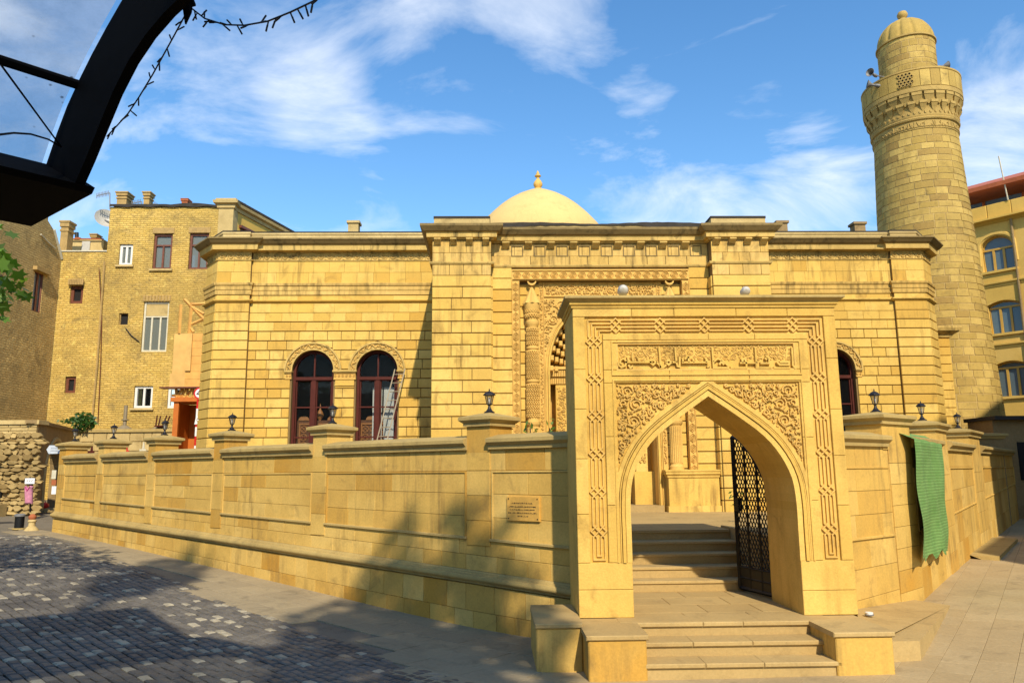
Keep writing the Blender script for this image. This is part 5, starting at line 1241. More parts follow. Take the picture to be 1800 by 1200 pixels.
# corbels (two tiers of stalactites) and balcony
r0 = mr(13.2)
part('corbel_core', M().lathe(MX, MY, [(r0+.05, 13.7), (r0+.06, 14.0), (r0+.13, 14.2), (r0+.17, 14.42)], 64), S_MCARV, mina, smooth=True)
def corbel(tc, z0, z1, ri, ro, hw):
    vs = []; prof = [(ri, z0), (ri+(ro-ri)*.35, z0+(z1-z0)*.35), (ro-.02, z0+(z1-z0)*.7), (ro, z0+(z1-z0)*.75), (ro, z1), (ri-.05, z1)]
    for s, sc_ in ((-1, 1), (1, 1)):
        for i, (r, zz) in enumerate(prof):
            q = hw*(0.15 if i == 0 else (.7 if i == 1 else 1)); t = tc+s*q; vs.append((MX+r*math.cos(t), MY+r*math.sin(t), zz))
    n = len(prof); return M().add(vs, [tuple(range(n)), tuple(range(2*n-1, n-1, -1))]+[(i, n+i, n+(i+1) % n, (i+1) % n) for i in range(n)])
for i in range(26):
    tc = ang0-math.pi+2*math.pi*i/26
    part('corbel', corbel(tc, 13.80, 14.17, r0+.05, r0+.18, .075), S_MCARV, mina); part('corbel', corbel(tc+math.pi/26, 14.05, 14.45, r0+.12, r0+.245, .10), S_MCARV, mina)
for i in range(72):
    tc = ang0-2.1+4.2*i/71
    for zz, rr in ((13.74, r0+.07), (14.50, r0+.24)): part('dentil', curved(zz, zz+.09, tc, tc+.035, rr+.02, rr+.02, .06, 1), S_MCARV, mina) if zz > 14 or i % 2 == 0 else None
RB = r0+.25
part('balcony_parapet', M().lathe(MX, MY, [(r0+.1, 14.43), (RB-.02, 14.44), (RB+.01, 14.47), (RB+.01, 14.62), (RB-.01, 14.63), (RB-.01, 15.22), (RB+.02, 15.24), (RB+.02, 15.30), (RB-.14, 15.30), (RB-.14, 14.6), (0, 14.6)], 64), S_MCARV, mina, smooth=30)
bl = []
for i in range(30):
    t = ang0-math.pi+2*math.pi*i/30; part('parapet_slab', curved(14.64, 15.22, t+.006, t+2*math.pi/30-.006, RB+.008, RB+.008, .03, 3), S_MIN, mina)
# pierced stone grille
gt = ang0-.10; 
cyg = Cyl(RB+.01); m = M()
for i in range(4):
    for j in range(5):
        cx_, cz_ = -.30+.11*i+(.055 if j % 2 else 0), 14.74+.095*j
        m.ribbon(cyg, [(cx_+.05*math.cos(q), cz_+.05*math.sin(q)) for q in np.linspace(0, 2*math.pi, 7)[:-1]], .028, .03, 0, closed=True)
part('pierced_grille', m, S_MCARV, mina)
m = M()
for i in range(4):
    for j in range(5): m.prism(cyg, [(-.30+.11*i+(.055 if j % 2 else 0)+.035*math.cos(q), 14.74+.095*j+.035*math.sin(q)) for q in np.linspace(0, 2*math.pi, 7)[:-1]], -.001, .004)
part('dark_grille_holes', m, DARK, mina)  # dark plates paint the shade of the holes; the parapet is solid
# turret with ribbed dome
RT = .93
part('turret_core', M().lathe(MX, MY, [(RT-.012, 14.6), (RT-.012, 16.85)], 48), S_MORT, mina, smooth=True)
z = 15.0; k = 0
while z < 16.82:
    h = random.uniform(.17, .24); t = ang0-1.8-random.random()*.3; hi = min(z+h, 16.86)
    while t < ang0+1.8:
        w = random.uniform(.22, .5)/RT; part('turret_stone', curved(z+.008, hi-.008, t+.012, t+w-.012, RT, RT), S_MIN, mina); t += w
    z += h
part('turret_moulding', M().lathe(MX, MY, [(RT, 16.84), (RT+.05, 16.86), (RT+.05, 16.92), (RT-.02, 16.94)], 48), S_MCARV, mina, smooth=30)
part('ribbed_dome', M().lathe(MX, MY, [((RT+.01)*math.cos(t)**.9, 16.92+.98*math.sin(t)) for t in np.linspace(0, math.pi/2*.93, 14)], 144, flut=lambda q, z: 1-.07*(1-abs(math.sin(q*7)))**2.6), S_MIN, mina, smooth=True)
part('finial', M().lathe(MX, MY, [(.16, 17.85), (.15, 17.98), (.10, 18.02), (.17, 18.10), (.18, 18.18), (.14, 18.27), (.05, 18.31), (.0, 18.35)], 14), S_MCARV, mina, smooth=40)
def horn(u, v, Y, d, lab):
    P = atY(u, v, Y); d = np.array(d, float); d /= np.linalg.norm(d); t = thing('loudspeaker', lab, 'loudspeaker', P, 'loudspeakers on the minaret')
    x = np.cross(d, (0, 0, 1)); x /= np.linalg.norm(x); y = np.cross(x, d); m = M(); vs = []
    pr = [(.05, -.22), (.06, -.12), (.05, -.02), (.035, .0), (.05, .10), (.09, .18), (.15, .23), (.145, .235), (.03, .05)]
    for r, q in pr:
        for k in range(14): a = 2*math.pi*k/14; vs.append(P+d*q+(x*math.cos(a)+y*math.sin(a))*r)
    m.add(vs, [(j*14+k, j*14+(k+1) % 14, (j+1)*14+(k+1) % 14, (j+1)*14+k) for j in range(len(pr)-1) for k in range(14)]); part('horn', m, GREY, t, smooth=40)
    ax_ = np.array([MX, MY, P[2]]); c = ax_-P; c /= np.linalg.norm(c); part('bracket', M().tube([P-d*.1, P+c*(.5 if u < 1600 else .5)], .02, 6), GREY, t)
horn(1535, 131, 24.4, (-.8, -.6, 0), 'grey horn loudspeaker beside the turret facing the mosque roof')
horn(1537, 150, 24.4, (-.9, .2, .25), 'grey horn loudspeaker half hidden behind the balcony parapet')
horn(1655, 117, 24.9, (.9, -.1, .12), 'grey horn loudspeaker on the turret side facing the red roof')

# ------------------------------------------------------------------ tall stone house on the right
hA = atY(1640, 600, 34.2); hB = atY(1860, 600, 30.4); FH = Fr((hA[0], hA[1], 0), (hB[0]-hA[0], hB[1]-hA[1], 0)); fh = FH.px
hot = thing('corner_house', 'yellow stone house with golden window frames and red roof beyond the minaret', 'building', (*FH.w(3, 0)[:2], 1.))
ze = fh(1750, 385)[1]; a0, a1 = -1., fh(1950, 600)[0]
wins = [((1722, 1779), (414, 476), 'arch'), ((1737, 1794), (527, 585), 'seg'), ((1753, 1812), (633, 696), 'seg')]
W3 = []
for (u0, u1), (v0, v1), kind in wins:
    um = (u0+u1)/2; A, B = fh(u0, (v0+v1)/2)[0], fh(u1, (v0+v1)/2)[0]; W3.append((A, B, fh(um, v1)[1], fh(um, v0)[1], kind))
A = sum(w[0] for w in W3)/3; B = sum(w[1] for w in W3)/3
cols_ = [(A, B), (A+2.9, B+2.9), (A+5.8, B+5.8)]
m = M(); x = a0
for A_, B_ in cols_:
    m.box(FH, x, A_, .5, ze, -.4, 0); x = B_
m.box(FH, x, a1+4, .5, ze, -.4, 0)
for A_, B_ in cols_:
    zb = .5
    for w in sorted(W3, key=lambda q: q[2]): m.box(FH, A_, B_, zb, w[2], -.4, 0); zb = w[3]
    m.box(FH, A_, B_, zb, ze, -.4, 0)
part('wall', m, S_HOTEL, hot)
for ci, (A_, B_) in enumerate(cols_):
    for A0, B0, z0_, z1_, kind in W3:
        w = B_-A_; r = w/2 if kind == 'arch' else .0; cx_ = (A_+B_)/2
        # filler that shapes the arch head
        if kind == 'arch': curve = [(cx_+w/2*math.cos(t), z1_-w/2*.82+w/2*.82*math.sin(t)) for t in np.linspace(math.pi, 0, 17)]
        else: curve = [(cx_+w/2*s, z1_-.16+.16*(1-s*s)) for s in np.linspace(-1, 1, 13)]
        m = M()
        for p, q in zip(curve[:-1], curve[1:]): m.add([FH.w(*p, .0), FH.w(*q, .0), FH.w(q[0], z1_+.01, 0), FH.w(p[0], z1_+.01, 0), FH.w(*p, -.3), FH.w(*q, -.3)], [(0, 1, 2, 3), (0, 4, 5, 1)])
        part('arch_head', m, S_HOTEL, hot)
        win = part('window', M().ribbon(FH, [(A_+.03, z0_), (A_+.03, curve[0][1])]+[(cx_+(p-cx_)*.95, q-.03) for p, q in curve]+[(B_-.03, curve[-1][1]), (B_-.03, z0_)], .09, .08, -.28, closed=True), FRAMEY, hot)
        zt = curve[0][1]-(.05 if kind == 'arch' else .12)
        part('transom', M().box(FH, A_, B_, zt-.04, zt+.04, -.28, -.19), FRAMEY, win)
        for s in (.34, .66): part('mullion', M().box(FH, A_+w*s-.045, A_+w*s+.045, z0_, zt, -.28, -.195), FRAMEY, win)
        for s0, s1 in ((0, .34), (.34, .66), (.66, 1)): part('pane', M().box(FH, A_+w*s0, A_+w*s1, z0_, zt, -.25, -.245), GLSB, win)
        part('fanlight', M().prism(FH, [(A_, zt), (B_, zt)]+curve[::-1], -.25, -.245), GLSB, win)
        if kind != 'arch':
            for k in range(12): z = z0_+.06+(zt-z0_-.1)*k/12; part('blind_slat', M().box(FH, A_+.05, B_-.05, z, z+.035, -.30, -.285), SIGNW, win)
        part('dark_window_backing', M().box(FH, A_, B_, z0_-.1, z1_+.1, -.5, -.42), DARK, win)  # dark sheet behind the panes stands for the unlit room
        part('sill', M().box(FH, A_-.12, B_+.12, z0_-.1, z0_, -.05, .10), S_HOTEL, hot)
        if kind == 'arch':
            mm = M(); mm.ribbon(FH, [(A_-.1, z0_+.3)]+[(cx_+(p-cx_)*1.12, q+.10-.0) for p, q in curve]+[(B_+.1, z0_+.3)], .16, .05, 0); part('archivolt', mm, S_HOTEL, hot)
zs_ = [fh(1760, 385)[1], (W3[0][2]+W3[1][3])/2+.1, (W3[1][2]+W3[2][3])/2+.1, W3[2][2]-1.3]
for i, z in enumerate(zs_):
    o = .35 if i == 0 else .1
    part('band_course', M().sweep([FH.w(a0, 0)[:2], FH.w(a1+4, 0)[:2]], [(-.1, z-.14), (.03, z-.13), (o*.4, z-.06), (o, z), (o, z+.07), (-.2, z+.1)]), S_HOTEL, hot)
za = fh(1740, 360)[1]
for i in range(12): part('attic_panel', M().block(FH, a0+i*.95, a0+i*.95+.93, ze+.05, za, -.3, .02, .02), S_HOTEL, hot)
part('downpipe', M().tube([FH.w(fh(1782, 420)[0], ze-.1, .06), FH.w(fh(1782, 420)[0], 1, .06)], .05, 8), S_SHADE, hot)
zg = fh(1740, 340)[1]; part('attic_glazing', M().box(FH, a0, a1+4, za-.2, zg+.2, -1.5, -1.4), GLSB, hot)
for i in range(8): part('glazing_post', M().box(FH, fh(1760, 350)[0]-6+i*1.6, fh(1760, 350)[0]-6+i*1.6+.12, za-.2, zg+.2, -1.4, -1.35), ROOFR, hot)
p0_, p1_ = fh(1700, 338), fh(1800, 324); q0_, q1_ = fh(1700, 322, 0), fh(1800, 296, 0)
e_ = lambda p, q, a: p[1]+(q[1]-p[1])*(a-p[0])/(q[0]-p[0])
zr0 = (p0_[1]+p1_[1])/2; zr1 = (q0_[1]+q1_[1])/2
m = M().add([FH.w(a, zr0, .25) for a in (a0, a1+4)]+[FH.w(a, zr0-.05, -1.4) for a in (a0, a1+4)]+[FH.w(a, zr0+.18, .28) for a in (a0, a1+4)]+[FH.w(a, zr1+1.2, -4) for a in (a0, a1+4)], [(0, 1, 3, 2), (0, 4, 5, 1), (4, 6, 7, 5), (0, 2, 6, 4)])
part('roof', m, ROOFR, hot)
part('flagpole', M().tube([FH.w(fh(1770, 330)[0], za, .05), FH.w(fh(1770, 330)[0]-.05, zr1+.7, .4)], .03, 6), OLDP, hot)
part('attic_railing', M().tube([FH.w(fh(1785, 330)[0], za+.8, -.1), FH.w(a1+3, za+.8, -.1)], .03, 6), GREY, hot)
# shed-like houses at the end of the side street
sh = thing('side_street_house', 'dark old stone house at the shaded end of the side street', 'building', (13.5, 21, .8))
P = atY(1744, 738, 20.5); Q = atY(1775, 745, 20.5)
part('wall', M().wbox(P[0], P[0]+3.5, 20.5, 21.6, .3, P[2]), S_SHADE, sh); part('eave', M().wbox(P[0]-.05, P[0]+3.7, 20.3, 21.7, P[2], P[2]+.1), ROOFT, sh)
part('window', M().wbox(P[0]+.6, P[0]+1.3, 20.46, 20.5, P[2]-1.6, P[2]-.6), DARK, sh)
lw = thing('garden_wall', 'low old stone wall with moulded coping at the minaret foot', 'wall', (12.3, 19.5, .8))
P = atY(1648, 707, 21.0); Q = atY(1740, 702, 21.0)
P0, P1 = atY(1650, 842-1, 19.2), atY(1742, 840, 19.2)
zt = atY(1700, 843-1, 19.2)[2]
x0_, x1_ = atY(1698, 770, 18.9)[0], atY(1762, 770, 18.9)[0]; zt = atY(1730, 771, 18.9)[2]
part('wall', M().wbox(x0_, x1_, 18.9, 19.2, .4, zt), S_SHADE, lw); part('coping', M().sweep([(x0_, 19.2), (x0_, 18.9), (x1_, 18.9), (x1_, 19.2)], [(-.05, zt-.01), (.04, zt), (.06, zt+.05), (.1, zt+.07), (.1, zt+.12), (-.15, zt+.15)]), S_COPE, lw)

# ------------------------------------------------------------------ brick houses on the left
YB = 30.; FBK = Fr((0, YB, 0), (1, 0, 0)); bk = FBK.px
bh = thing('brick_house', 'tall weathered yellow brick house wall with uneven windows and chimneys', 'building', (-13, 30.2, 1.))
xa = bk(183, 500)[0]; xa2 = bk(100, 520)[0]; xb = bk(430, 400)[0]; zt1 = bk(250, 364)[1]; zt2 = bk(140, 441)[1]
BW = []   # (a0, a1, b0, b1, sill)
def bwin(u0, u1, v0, v1): c = ((u0+u1)/2, (v0+v1)/2); return (bk(u0, c[1])[0], bk(u1, c[1])[0], bk(c[0], v1)[1], bk(c[0], v0)[1])
WN = {'a': bwin(269, 302, 411, 473), 'b': bwin(332, 366, 410, 473), 'c': bwin(209, 233, 429, 466), 'd': bwin(250, 295, 530, 618), 'e': bwin(209, 225, 550, 571), 'f': bwin(235, 268, 678, 717), 'g': bwin(294, 318, 680, 717),
      'h': bwin(120, 143, 501, 532), 'i': bwin(111, 130, 661, 690)}
def holed(m, fr, x0, x1, z0, z1, W_, th=.3):
    """flat wall with rectangular openings, cut into a grid"""
    X = sorted(set([x0, x1]+[q for w in W_ for q in w[:2] if x0 < q < x1])); Z = sorted(set([z0, z1]+[q for w in W_ for q in w[2:4] if z0 < q < z1]))
    for i in range(len(X)-1):
        for j in range(len(Z)-1):
            cx_, cz_ = (X[i]+X[i+1])/2, (Z[j]+Z[j+1])/2
            if any(w[0] < cx_ < w[1] and w[2] < cz_ < w[3] for w in W_): continue
            m.add([fr.w(X[i], Z[j]), fr.w(X[i+1], Z[j]), fr.w(X[i+1], Z[j+1]), fr.w(X[i], Z[j+1])], [(0, 1, 2, 3)])
    for w in W_:
        for p, q in (((w[0], w[2]), (w[1], w[2])), ((w[1], w[2]), (w[1], w[3])), ((w[1], w[3]), (w[0], w[3])), ((w[0], w[3]), (w[0], w[2]))):
            m.add([fr.w(*p), fr.w(*q), fr.w(*q, -th), fr.w(*p, -th)], [(3, 2, 1, 0)])
m = M(); holed(m, FBK, xa, xb, .5, zt1, [WN[k] for k in 'abcdefg']); m.box(FBK, xa, xb, zt1-.3, zt1, -6, -.31); m.add([FBK.w(xa, .5), FBK.w(xa, zt1), FBK.w(xa, zt1, -6), FBK.w(xa, .5, -6)], [(0, 1, 2, 3)]); part('wall', m, BRK, bh)
m = M(); FB2k = Fr((0, YB+.12, 0), (1, 0, 0)); holed(m, FB2k, xa2-1, xa+.01, .5, zt2, [WN[k] for k in 'hi']); m.box(FB2k, xa2-1, xa, zt2-.2, zt2, -2.5, -.31); part('lower_wall', m, BRK, bh)
part('wall_capping', M().box(FB2k, xa2-.2, xa, zt2, zt2+.05, -.4, .04), OLDP, bh)
m = M(); xs_ = np.linspace(xa, xb, 30); m.add([FBK.w(x, zt1-.01+.02*math.sin(i*1.3), .08) for i, x in enumerate(xs_)]+[FBK.w(x, zt1+.10+.05*math.sin(i*.45)*(i > 12), .08) for i, x in enumerate(xs_)]+[FBK.w(x, zt1+.16, -6) for x in xs_], [(i, i+1, 31+i, 30+i) for i in range(29)]+[(30+i, 31+i, 61+i, 60+i) for i in range(29)]); part('roof_edging', m, ROOFT, bh)
def rwin(w, fm, gm, v=2, rowsz=(), c=-.16, head=None, fw=.09):
    a0, a1, b0, b1 = w
    o = part('window', M().ribbon(FBK, [(a0+fw/2, b0+fw/2), (a0+fw/2, b1-fw/2), (a1-fw/2, b1-fw/2), (a1-fw/2, b0+fw/2)], fw, .09, c, closed=True, top=.9), fm, bh)
    part('pane', M().box(FBK, a0, a1, b0, b1, c+.02, c+.026), gm, o)
    for i in range(1, v): x = a0+(a1-a0)*i/v; part('mullion', M().box(FBK, x-fw*.4, x+fw*.4, b0+fw*.6, (b1-fw*.6) if not rowsz else b0+(b1-b0)*rowsz[0], c+.01, c+.08), fm, o)
    for r_ in rowsz: z = b0+(b1-b0)*r_; part('transom', M().box(FBK, a0+fw*.6, a1-fw*.6, z-fw*.35, z+fw*.35, c+.012, c+.085), fm, o)
    part('dark_window_backing', M().box(FBK, a0-.05, a1+.05, b0-.05, b1+.05, -.9, -.8), DARK, o); return o  # dark board set behind the glass in place of an unlit room
rwin(WN['a'], BRNP, GLSD, 2, (.68,)); rwin(WN['b'], BRNP, GLSD, 2, (.68,)); rwin(WN['c'], WHITEP, GLSD, 2, (), fw=.11); rwin(WN['f'], WHITEP, GLS, 2, (), fw=.10); rwin(WN['g'], WHITEP, GLS, 2, (), fw=.10)
o = rwin(WN['d'], OLDP, GLSD, 3, (.70,), fw=.08); a0, a1, b0, b1 = WN['d']; part('blank_panel', M().box(FBK, a0+.08, a1-.08, b0+(b1-b0)*.72, b1-.08, -.15, -.10), S_ASH, o)
rwin(WN['e'], BRK_D, DARK, 1, (), fw=.03); rwin(WN['h'], BRNP, DARK, 1, (), c=-.28, fw=.12); rwin(WN['i'], BRNP, DARK, 1, (), c=-.28, fw=.11)
for k in 'abdh':
    a0, a1, b0, b1 = WN[k]; n = 11 if k in 'ab' else 9; mm = M()
    for i in range(n): t = -.55+1.1*(i+.5)/n; x = (a0+a1)/2+(a1-a0)*.56*t/.55; mm.block(FBK, x-.045, x+.045, b1+.01, b1+.25, -.02, .03, .008)
    part('brick_lintel', mm, BRK_D, bh, stuff=False)
for k in 'acf': a0, a1, b0, b1 = WN[k]; part('sill', M().box(FBK, a0-.08, a1+.08, b0-.08, b0, -.1, .09), S_ASH, bh)
def chimney(u0, u1, vt, vb, mt, fr=FBK, c=-.1, flare=True, tall=.4):
    a0, b1 = fr.px(u0, vt, c); a1, _ = fr.px(u1, vt, c); b0 = fr.px(u0, vb, c)[1]; mm = M(); d = min(.6, a1-a0)
    a0 += .06; a1 -= .06; o = part('chimney', M().box(fr, a0, a1, b0-.3, b1-(b1-b0)*.35, c-d, c), mt, bh)
    zz = [b1-(b1-b0)*.35, b1-(b1-b0)*.28, b1-(b1-b0)*.2, b1-(b1-b0)*.06, b1]; ee = [.03, .0, .04, .07, .03] if flare else [.02, .02, .05, .06, .06]
    for i in range(4): mm.box(fr, a0-ee[i], a1+ee[i], zz[i], zz[i+1]-.002, c-d-ee[i], c+ee[i])
    part('chimney_head', mm, mt, o)
chimney(204, 226, 337, 372, BRK_D); chimney(251, 266, 337, 372, BRK_D); chimney(318, 332, 349, 372, TERR, flare=False); chimney(106, 124, 388, 441, BRK_D, FB2k, -.3)
chimney(158, 172, 411, 441, BRK_D, FB2k, -2.0)
kx = lambda u, v, c: FB2k.px(u, v, c)
part('roof_dormer', M().box(FB2k, kx(122, 430, -1.6)[0], kx(182, 430, -1.6)[0], zt2-.2, kx(150, 421, -1.6)[1], -2.2, -1.6), S_ASH, bh)
part('vent_pipe', M().tube([FB2k.w(*kx(135, 423, -1.7), -1.7), FB2k.w(*kx(135, 409, -1.7), -1.7)], .08, 8), IRON, bh)
part('vent_stub', M().box(FB2k, kx(131, 420, -1.6)[0], kx(140, 420, -1.6)[0], kx(135, 422, -1.6)[1], kx(135, 417, -1.6)[1], -1.9, -1.6), TERR, bh)
part('roof_rail', M().tube([FB2k.w(*kx(122, 420, -1.5), -1.5), FB2k.w(*kx(182, 420, -1.5), -1.5)], .03, 6), TERR, bh)
part('roof_sheet', M().box(FB2k, kx(144, 430, -1.55)[0], kx(158, 430, -1.55)[0], zt2-.1, kx(150, 424, -1.55)[1], -1.59, -1.55), LGREY, bh)
part('drainpipe', M().tube([FBK.w(*bk(185, 460), .06), FBK.w(*bk(172, 640), .06), FBK.w(*bk(163, 740), .06)], .04, 6), BRK_D, bh)
# dish and aerials
dc = FBK.w(*bk(186, 383, -.9), -.9); dish = thing('satellite_dish', 'large pale satellite dish at the brick house corner', 'satellite dish', dc)
m = M(); n = 20; vs = []
ax3 = np.array([.55, -.75, .3]); ax3 /= np.linalg.norm(ax3); xx = np.cross(ax3, (0, 0, 1)); xx /= np.linalg.norm(xx); yy = np.cross(xx, ax3)
for r_ in (0, .16, .31, .43): 
    for k in range(n): q = 2*math.pi*k/n; vs.append(dc+(xx*math.cos(q)+yy*math.sin(q))*r_-ax3*(.18-.18*(r_/.43)**2))
m.add(vs, [(j*n+k, j*n+(k+1) % n, (j+1)*n+(k+1) % n, (j+1)*n+k) for j in range(3) for k in range(n)]); part('reflector', m, LGREY, dish, smooth=True); part('mount', M().tube([dc-ax3*.18, dc+np.array([.5, .1, -.3])], .04, 6), GREY, dish)
def aerial(u, v0, v1, ub, vb, lab, nb=9):
    a = FBK.w(*bk(u, v0, -.3), -.3); b = FBK.w(*bk(u, v1, -.3), -.3); e = FBK.w(*bk(ub, vb, -.3), -.3); t = thing('aerial', lab, 'aerial', a)
    part('mast', M().tube([a, b], .022, 5), GREY, t); part('boom', M().tube([b, e], .018, 5), GREY, t)
    for k in range(nb): p = b+(e-b)*(k+1)/nb; part('element', M().tube([p-(0, .0, .11), p+(0, 0, .11)], .013, 4), GREY, t)
aerial(193, 368, 339, 170, 344, 'rooftop aerial mast beside the satellite dish'); aerial(249, 366, 354, 231, 358, 'small rooftop aerial between the two brick chimneys', 7); aerial(270, 366, 358, 276, 362, 'tiny rooftop aerial leaning behind the slim brick chimney', 3)
# brown side wall nearer to the street
sb = thing('side_brick_house', 'brown brick house side wall in raking light with one narrow window', 'building', (-17.3, 24, 1.))
xs0 = bk(99, 520)[0]; FSB = Fr((xs0, 30.1, 0), (0, -1, 0)); fs = FSB.px       # a grows towards the camera, c to the left
FSB = Fr((xs0, 12, 0), (0, 1, 0)); fs = FSB.px
A0, B0 = fs(58, 515); A1, _ = fs(74, 515); wz1 = fs(66, 478)[1]; wz0 = fs(66, 549)[1]; W_ = [(A0, A1, wz0, wz1)]
zs1 = fs(95, 395)[1]
m = M(); holed(m, FSB, 2, 18.1, .5, zs1-1.2, W_, .3); part('wall', m, BRK2, sb)
m = M().add([FSB.w(2, zs1-1.2), FSB.w(18.1, zs1-1.2), FSB.w(17.4, zs1-.2), FSB.w(16.4, zs1+.35), FSB.w(2, zs1+1.5)], [(0, 1, 2, 3, 4)]); part('gable', m, BRK2, sb)
o = part('window', M().ribbon(FSB, [(A0, wz0), (A0, wz1), (A1, wz1), (A1, wz0)], .12, .1, -.12, closed=True), BRNP, sb); part('pane', M().box(FSB, A0, A1, wz0, wz1, -.10, -.09), GLSD, o); part('mullion', M().box(FSB, (A0+A1)/2-.04, (A0+A1)/2+.04, wz0, wz1, -.09, -.03), BRNP, o)
part('hood_mould', M().box(FSB, A0-.15, A1+.2, wz1+.02, wz1+.16, -.05, .16), BRK_D, sb)
part('roof_edge', M().tube([FSB.w(17.4, zs1-.2, .03), FSB.w(18.1, zs1-1.2, .03)], .05, 6), OLDP, sb)
part('chimney', M().wbox(xs0-.9, xs0-.25, 28.7, 29.4, zs1-.5, zs1+.45), BRK_D, sb)
# corniced house end behind the mosque
ch = thing('corniced_house', 'ochre plastered house with heavy stone cornice rising behind the mosque corner', 'building', (-10, 28, 1.))
cA = atY(384, 380, 27.); cB = atY(410, 380, 27.); cD = atY(528, 402, 31.5)
zc1 = atY(390, 349, 27.)[2]; zc0 = atY(390, 363, 27.)[2]
part('pier', M().wbox(cA[0], cB[0], 27, 27.6, 1, zc0), S_ASH, ch)
FCH = Fr((cB[0]-.1, 27.15, 0), (cD[0]-cB[0], cD[1]-27.15, 0)); lch = math.hypot(cD[0]-cB[0], cD[1]-27.15)
part('wall', M().box(FCH, 0, lch, 1, zc0+.05, -.4, 0), YPLAST, ch); part('window', M().box(FCH, .55, 1.5, zc0-1.5, zc0-.62, -.05, .02), BRNP, ch); part('window_head', M().box(FCH, .45, 1.6, zc0-.62, zc0-.52, 0, .12), BRNP, ch)
part('cornice', M().sweep([(cA[0], 27.6), (cA[0], 27), (cB[0], 27), tuple(FCH.w(.2, 0)[:2]), tuple(FCH.w(lch, 0)[:2])], [(-.1, zc0-.08), (.05, zc0-.06), (.06, zc0+.06), (.16, zc0+.1), (.18, zc0+.2), (.10, zc0+.22), (.10, zc1-.02), (-.3, zc1+.02)]), S_ASH, ch)
part('roof', M().add([FCH.w(0, zc1, .15), FCH.w(lch, zc1-.0, .15), FCH.w(lch, zc1+.12, -.5), FCH.w(0, zc1+.12, -.5)], [(0, 1, 2, 3)]).add([FCH.w(0, zc1-.06, .16), FCH.w(lch, zc1-.06, .16), FCH.w(lch, zc1+.02, .16), FCH.w(0, zc1+.02, .16)], [(0, 1, 2, 3)]), ROOFT, ch)

part('cable', M().tube([FSB.w(*fs(72, 412, .04), .04), FSB.w(*fs(84, 425, .04), .04), FSB.w(*fs(97, 437, .04), .04)], .03, 5), OLDP, sb)
part('cable', M().tube([FBK.w(*bk(222, 577), .05), FBK.w(*bk(232, 590), .05), FBK.w(*bk(246, 601), .05)], .018, 5), IRON, bh)
part('cable', M().tube([FBK.w(*bk(175, 470), .05), FBK.w(*bk(180, 560), .05), FBK.w(*bk(178, 640), .05), FBK.w(*bk(173, 745), .05)], .016, 5), BRNP, bh)

# ------------------------------------------------------------------ old shop front at the far left
YS = 22.6; FSH = Fr((0, YS, 0), (1, 0, 0)); sp = FSH.px
shop = thing('old_shop', 'low rubble stone shop building with ashlar top and dark pointed doorway', 'building', (-15, 22.6, .9))
xc = sp(61, 790)[0]; zT = sp(40, 738)[1]; zM = sp(40, 771)[1]
part('wall', M().wbox(xc-9, xc-.02, YS+.06, YS+.5, .3, zT-.05), S_SHADE, shop)
bl = []
rows(bl, Fr((0, YS+.06, 0), (1, 0, 0)), xc-2.5, xc, lambda a: zM+.05, lambda a: zT-.12, 4, .03, .28, .5, gap=.008)
pieces('ashlar_block', bl, S_ASH, shop)
part('coping', M().wbox(xc-6, xc+.06, YS-.02, YS+.5, zT-.12, zT), S_ASH, shop)
bl = []; rg5 = np.random.default_rng(12); zz = .85
while zz < zM+.05:
    h = rg5.uniform(.08, .2); x = xc-2.2-rg5.random()*.2
    while x < xc+.12:
        w = rg5.uniform(.12, .36); n = 6; P = []
        for k in range(n):
            q = 2*math.pi*k/n+rg5.uniform(-.25, .25); P.append((x+w/2+w*.54*math.cos(q)*rg5.uniform(.8, 1.05), zz+h/2+h*.58*math.sin(q)*rg5.uniform(.75, 1.05)))
        P = np.array(P); d = rg5.uniform(.02, .16); Q = P.mean(0)+(P-P.mean(0))*rg5.uniform(.72, .92)
        F5 = Fr((0, YS+.06, 0), (1, 0, 0)); tl_ = rg5.uniform(-.05, .05, 2)
        vs = [F5.w(a, b, 0) for a, b in P]+[F5.w(a, b, d*.85) for a, b in P]+[F5.w(a, b, d+tl_[0]*(a-x)/w+tl_[1]*(b-zz)/h) for a, b in Q]
        fs_ = [(k0+i, k0+(i+1) % n, k0+n+(i+1) % n, k0+n+i) for k0 in (0, n) for i in range(n)]+[tuple(range(2*n, 3*n))]
        bl.append((F5.w(x+w/2, zz+h/2, d), w*h, M().add(vs, fs_))); x += w*.93
    zz += h*.9
pieces('rubble_stone', bl, S_RUB, shop)
rA = np.array([xc, YS]); pB = atY(129, 770, 27.2); rB = np.array([pB[0], 27.2]); FRT = Fr((*rA, 0), (*(rB-rA), 0)); rl = np.linalg.norm(rB-rA)
ax0, _ = FRT.px(77, 860); ax1, _ = FRT.px(106, 860); zs_ = FRT.px(92, 838)[1]
m = M(); wall_arches(m, FRT, 0, rl, .4, zT-.1, [((ax0+ax1)/2, (ax1-ax0)/2, zs_, .4)], .35); part('side_wall', m, S_SHADE, shop)
part('side_coping', M().box(FRT, -.02, rl, zT-.1, zT, -.3, .06), S_SHADE, shop)
part('dark_doorway_sheet', M().box(FRT, ax0-.2, ax1+.2, .4, zs_+1.2, -1.6, -1.5), DARK, shop)  # no door: dark sheet stands for the doorway's shade
mm = M(); mm.ribbon(FRT, [(ax0-.06, .9)]+[((ax0+ax1)/2+(ax1-ax0)*.56*math.cos(t), zs_+(ax1-ax0)*.56*math.sin(t)) for t in np.linspace(math.pi, 0, 13)]+[(ax1+.06, .9)], .14, .05, 0); part('door_arch', mm, S_ASH, shop)
part('shutter', M().wbox(sp(-25, 850)[0], sp(4, 850)[0], YS+.0, YS+.06, .6, sp(0, 820)[1]), IRON, shop)
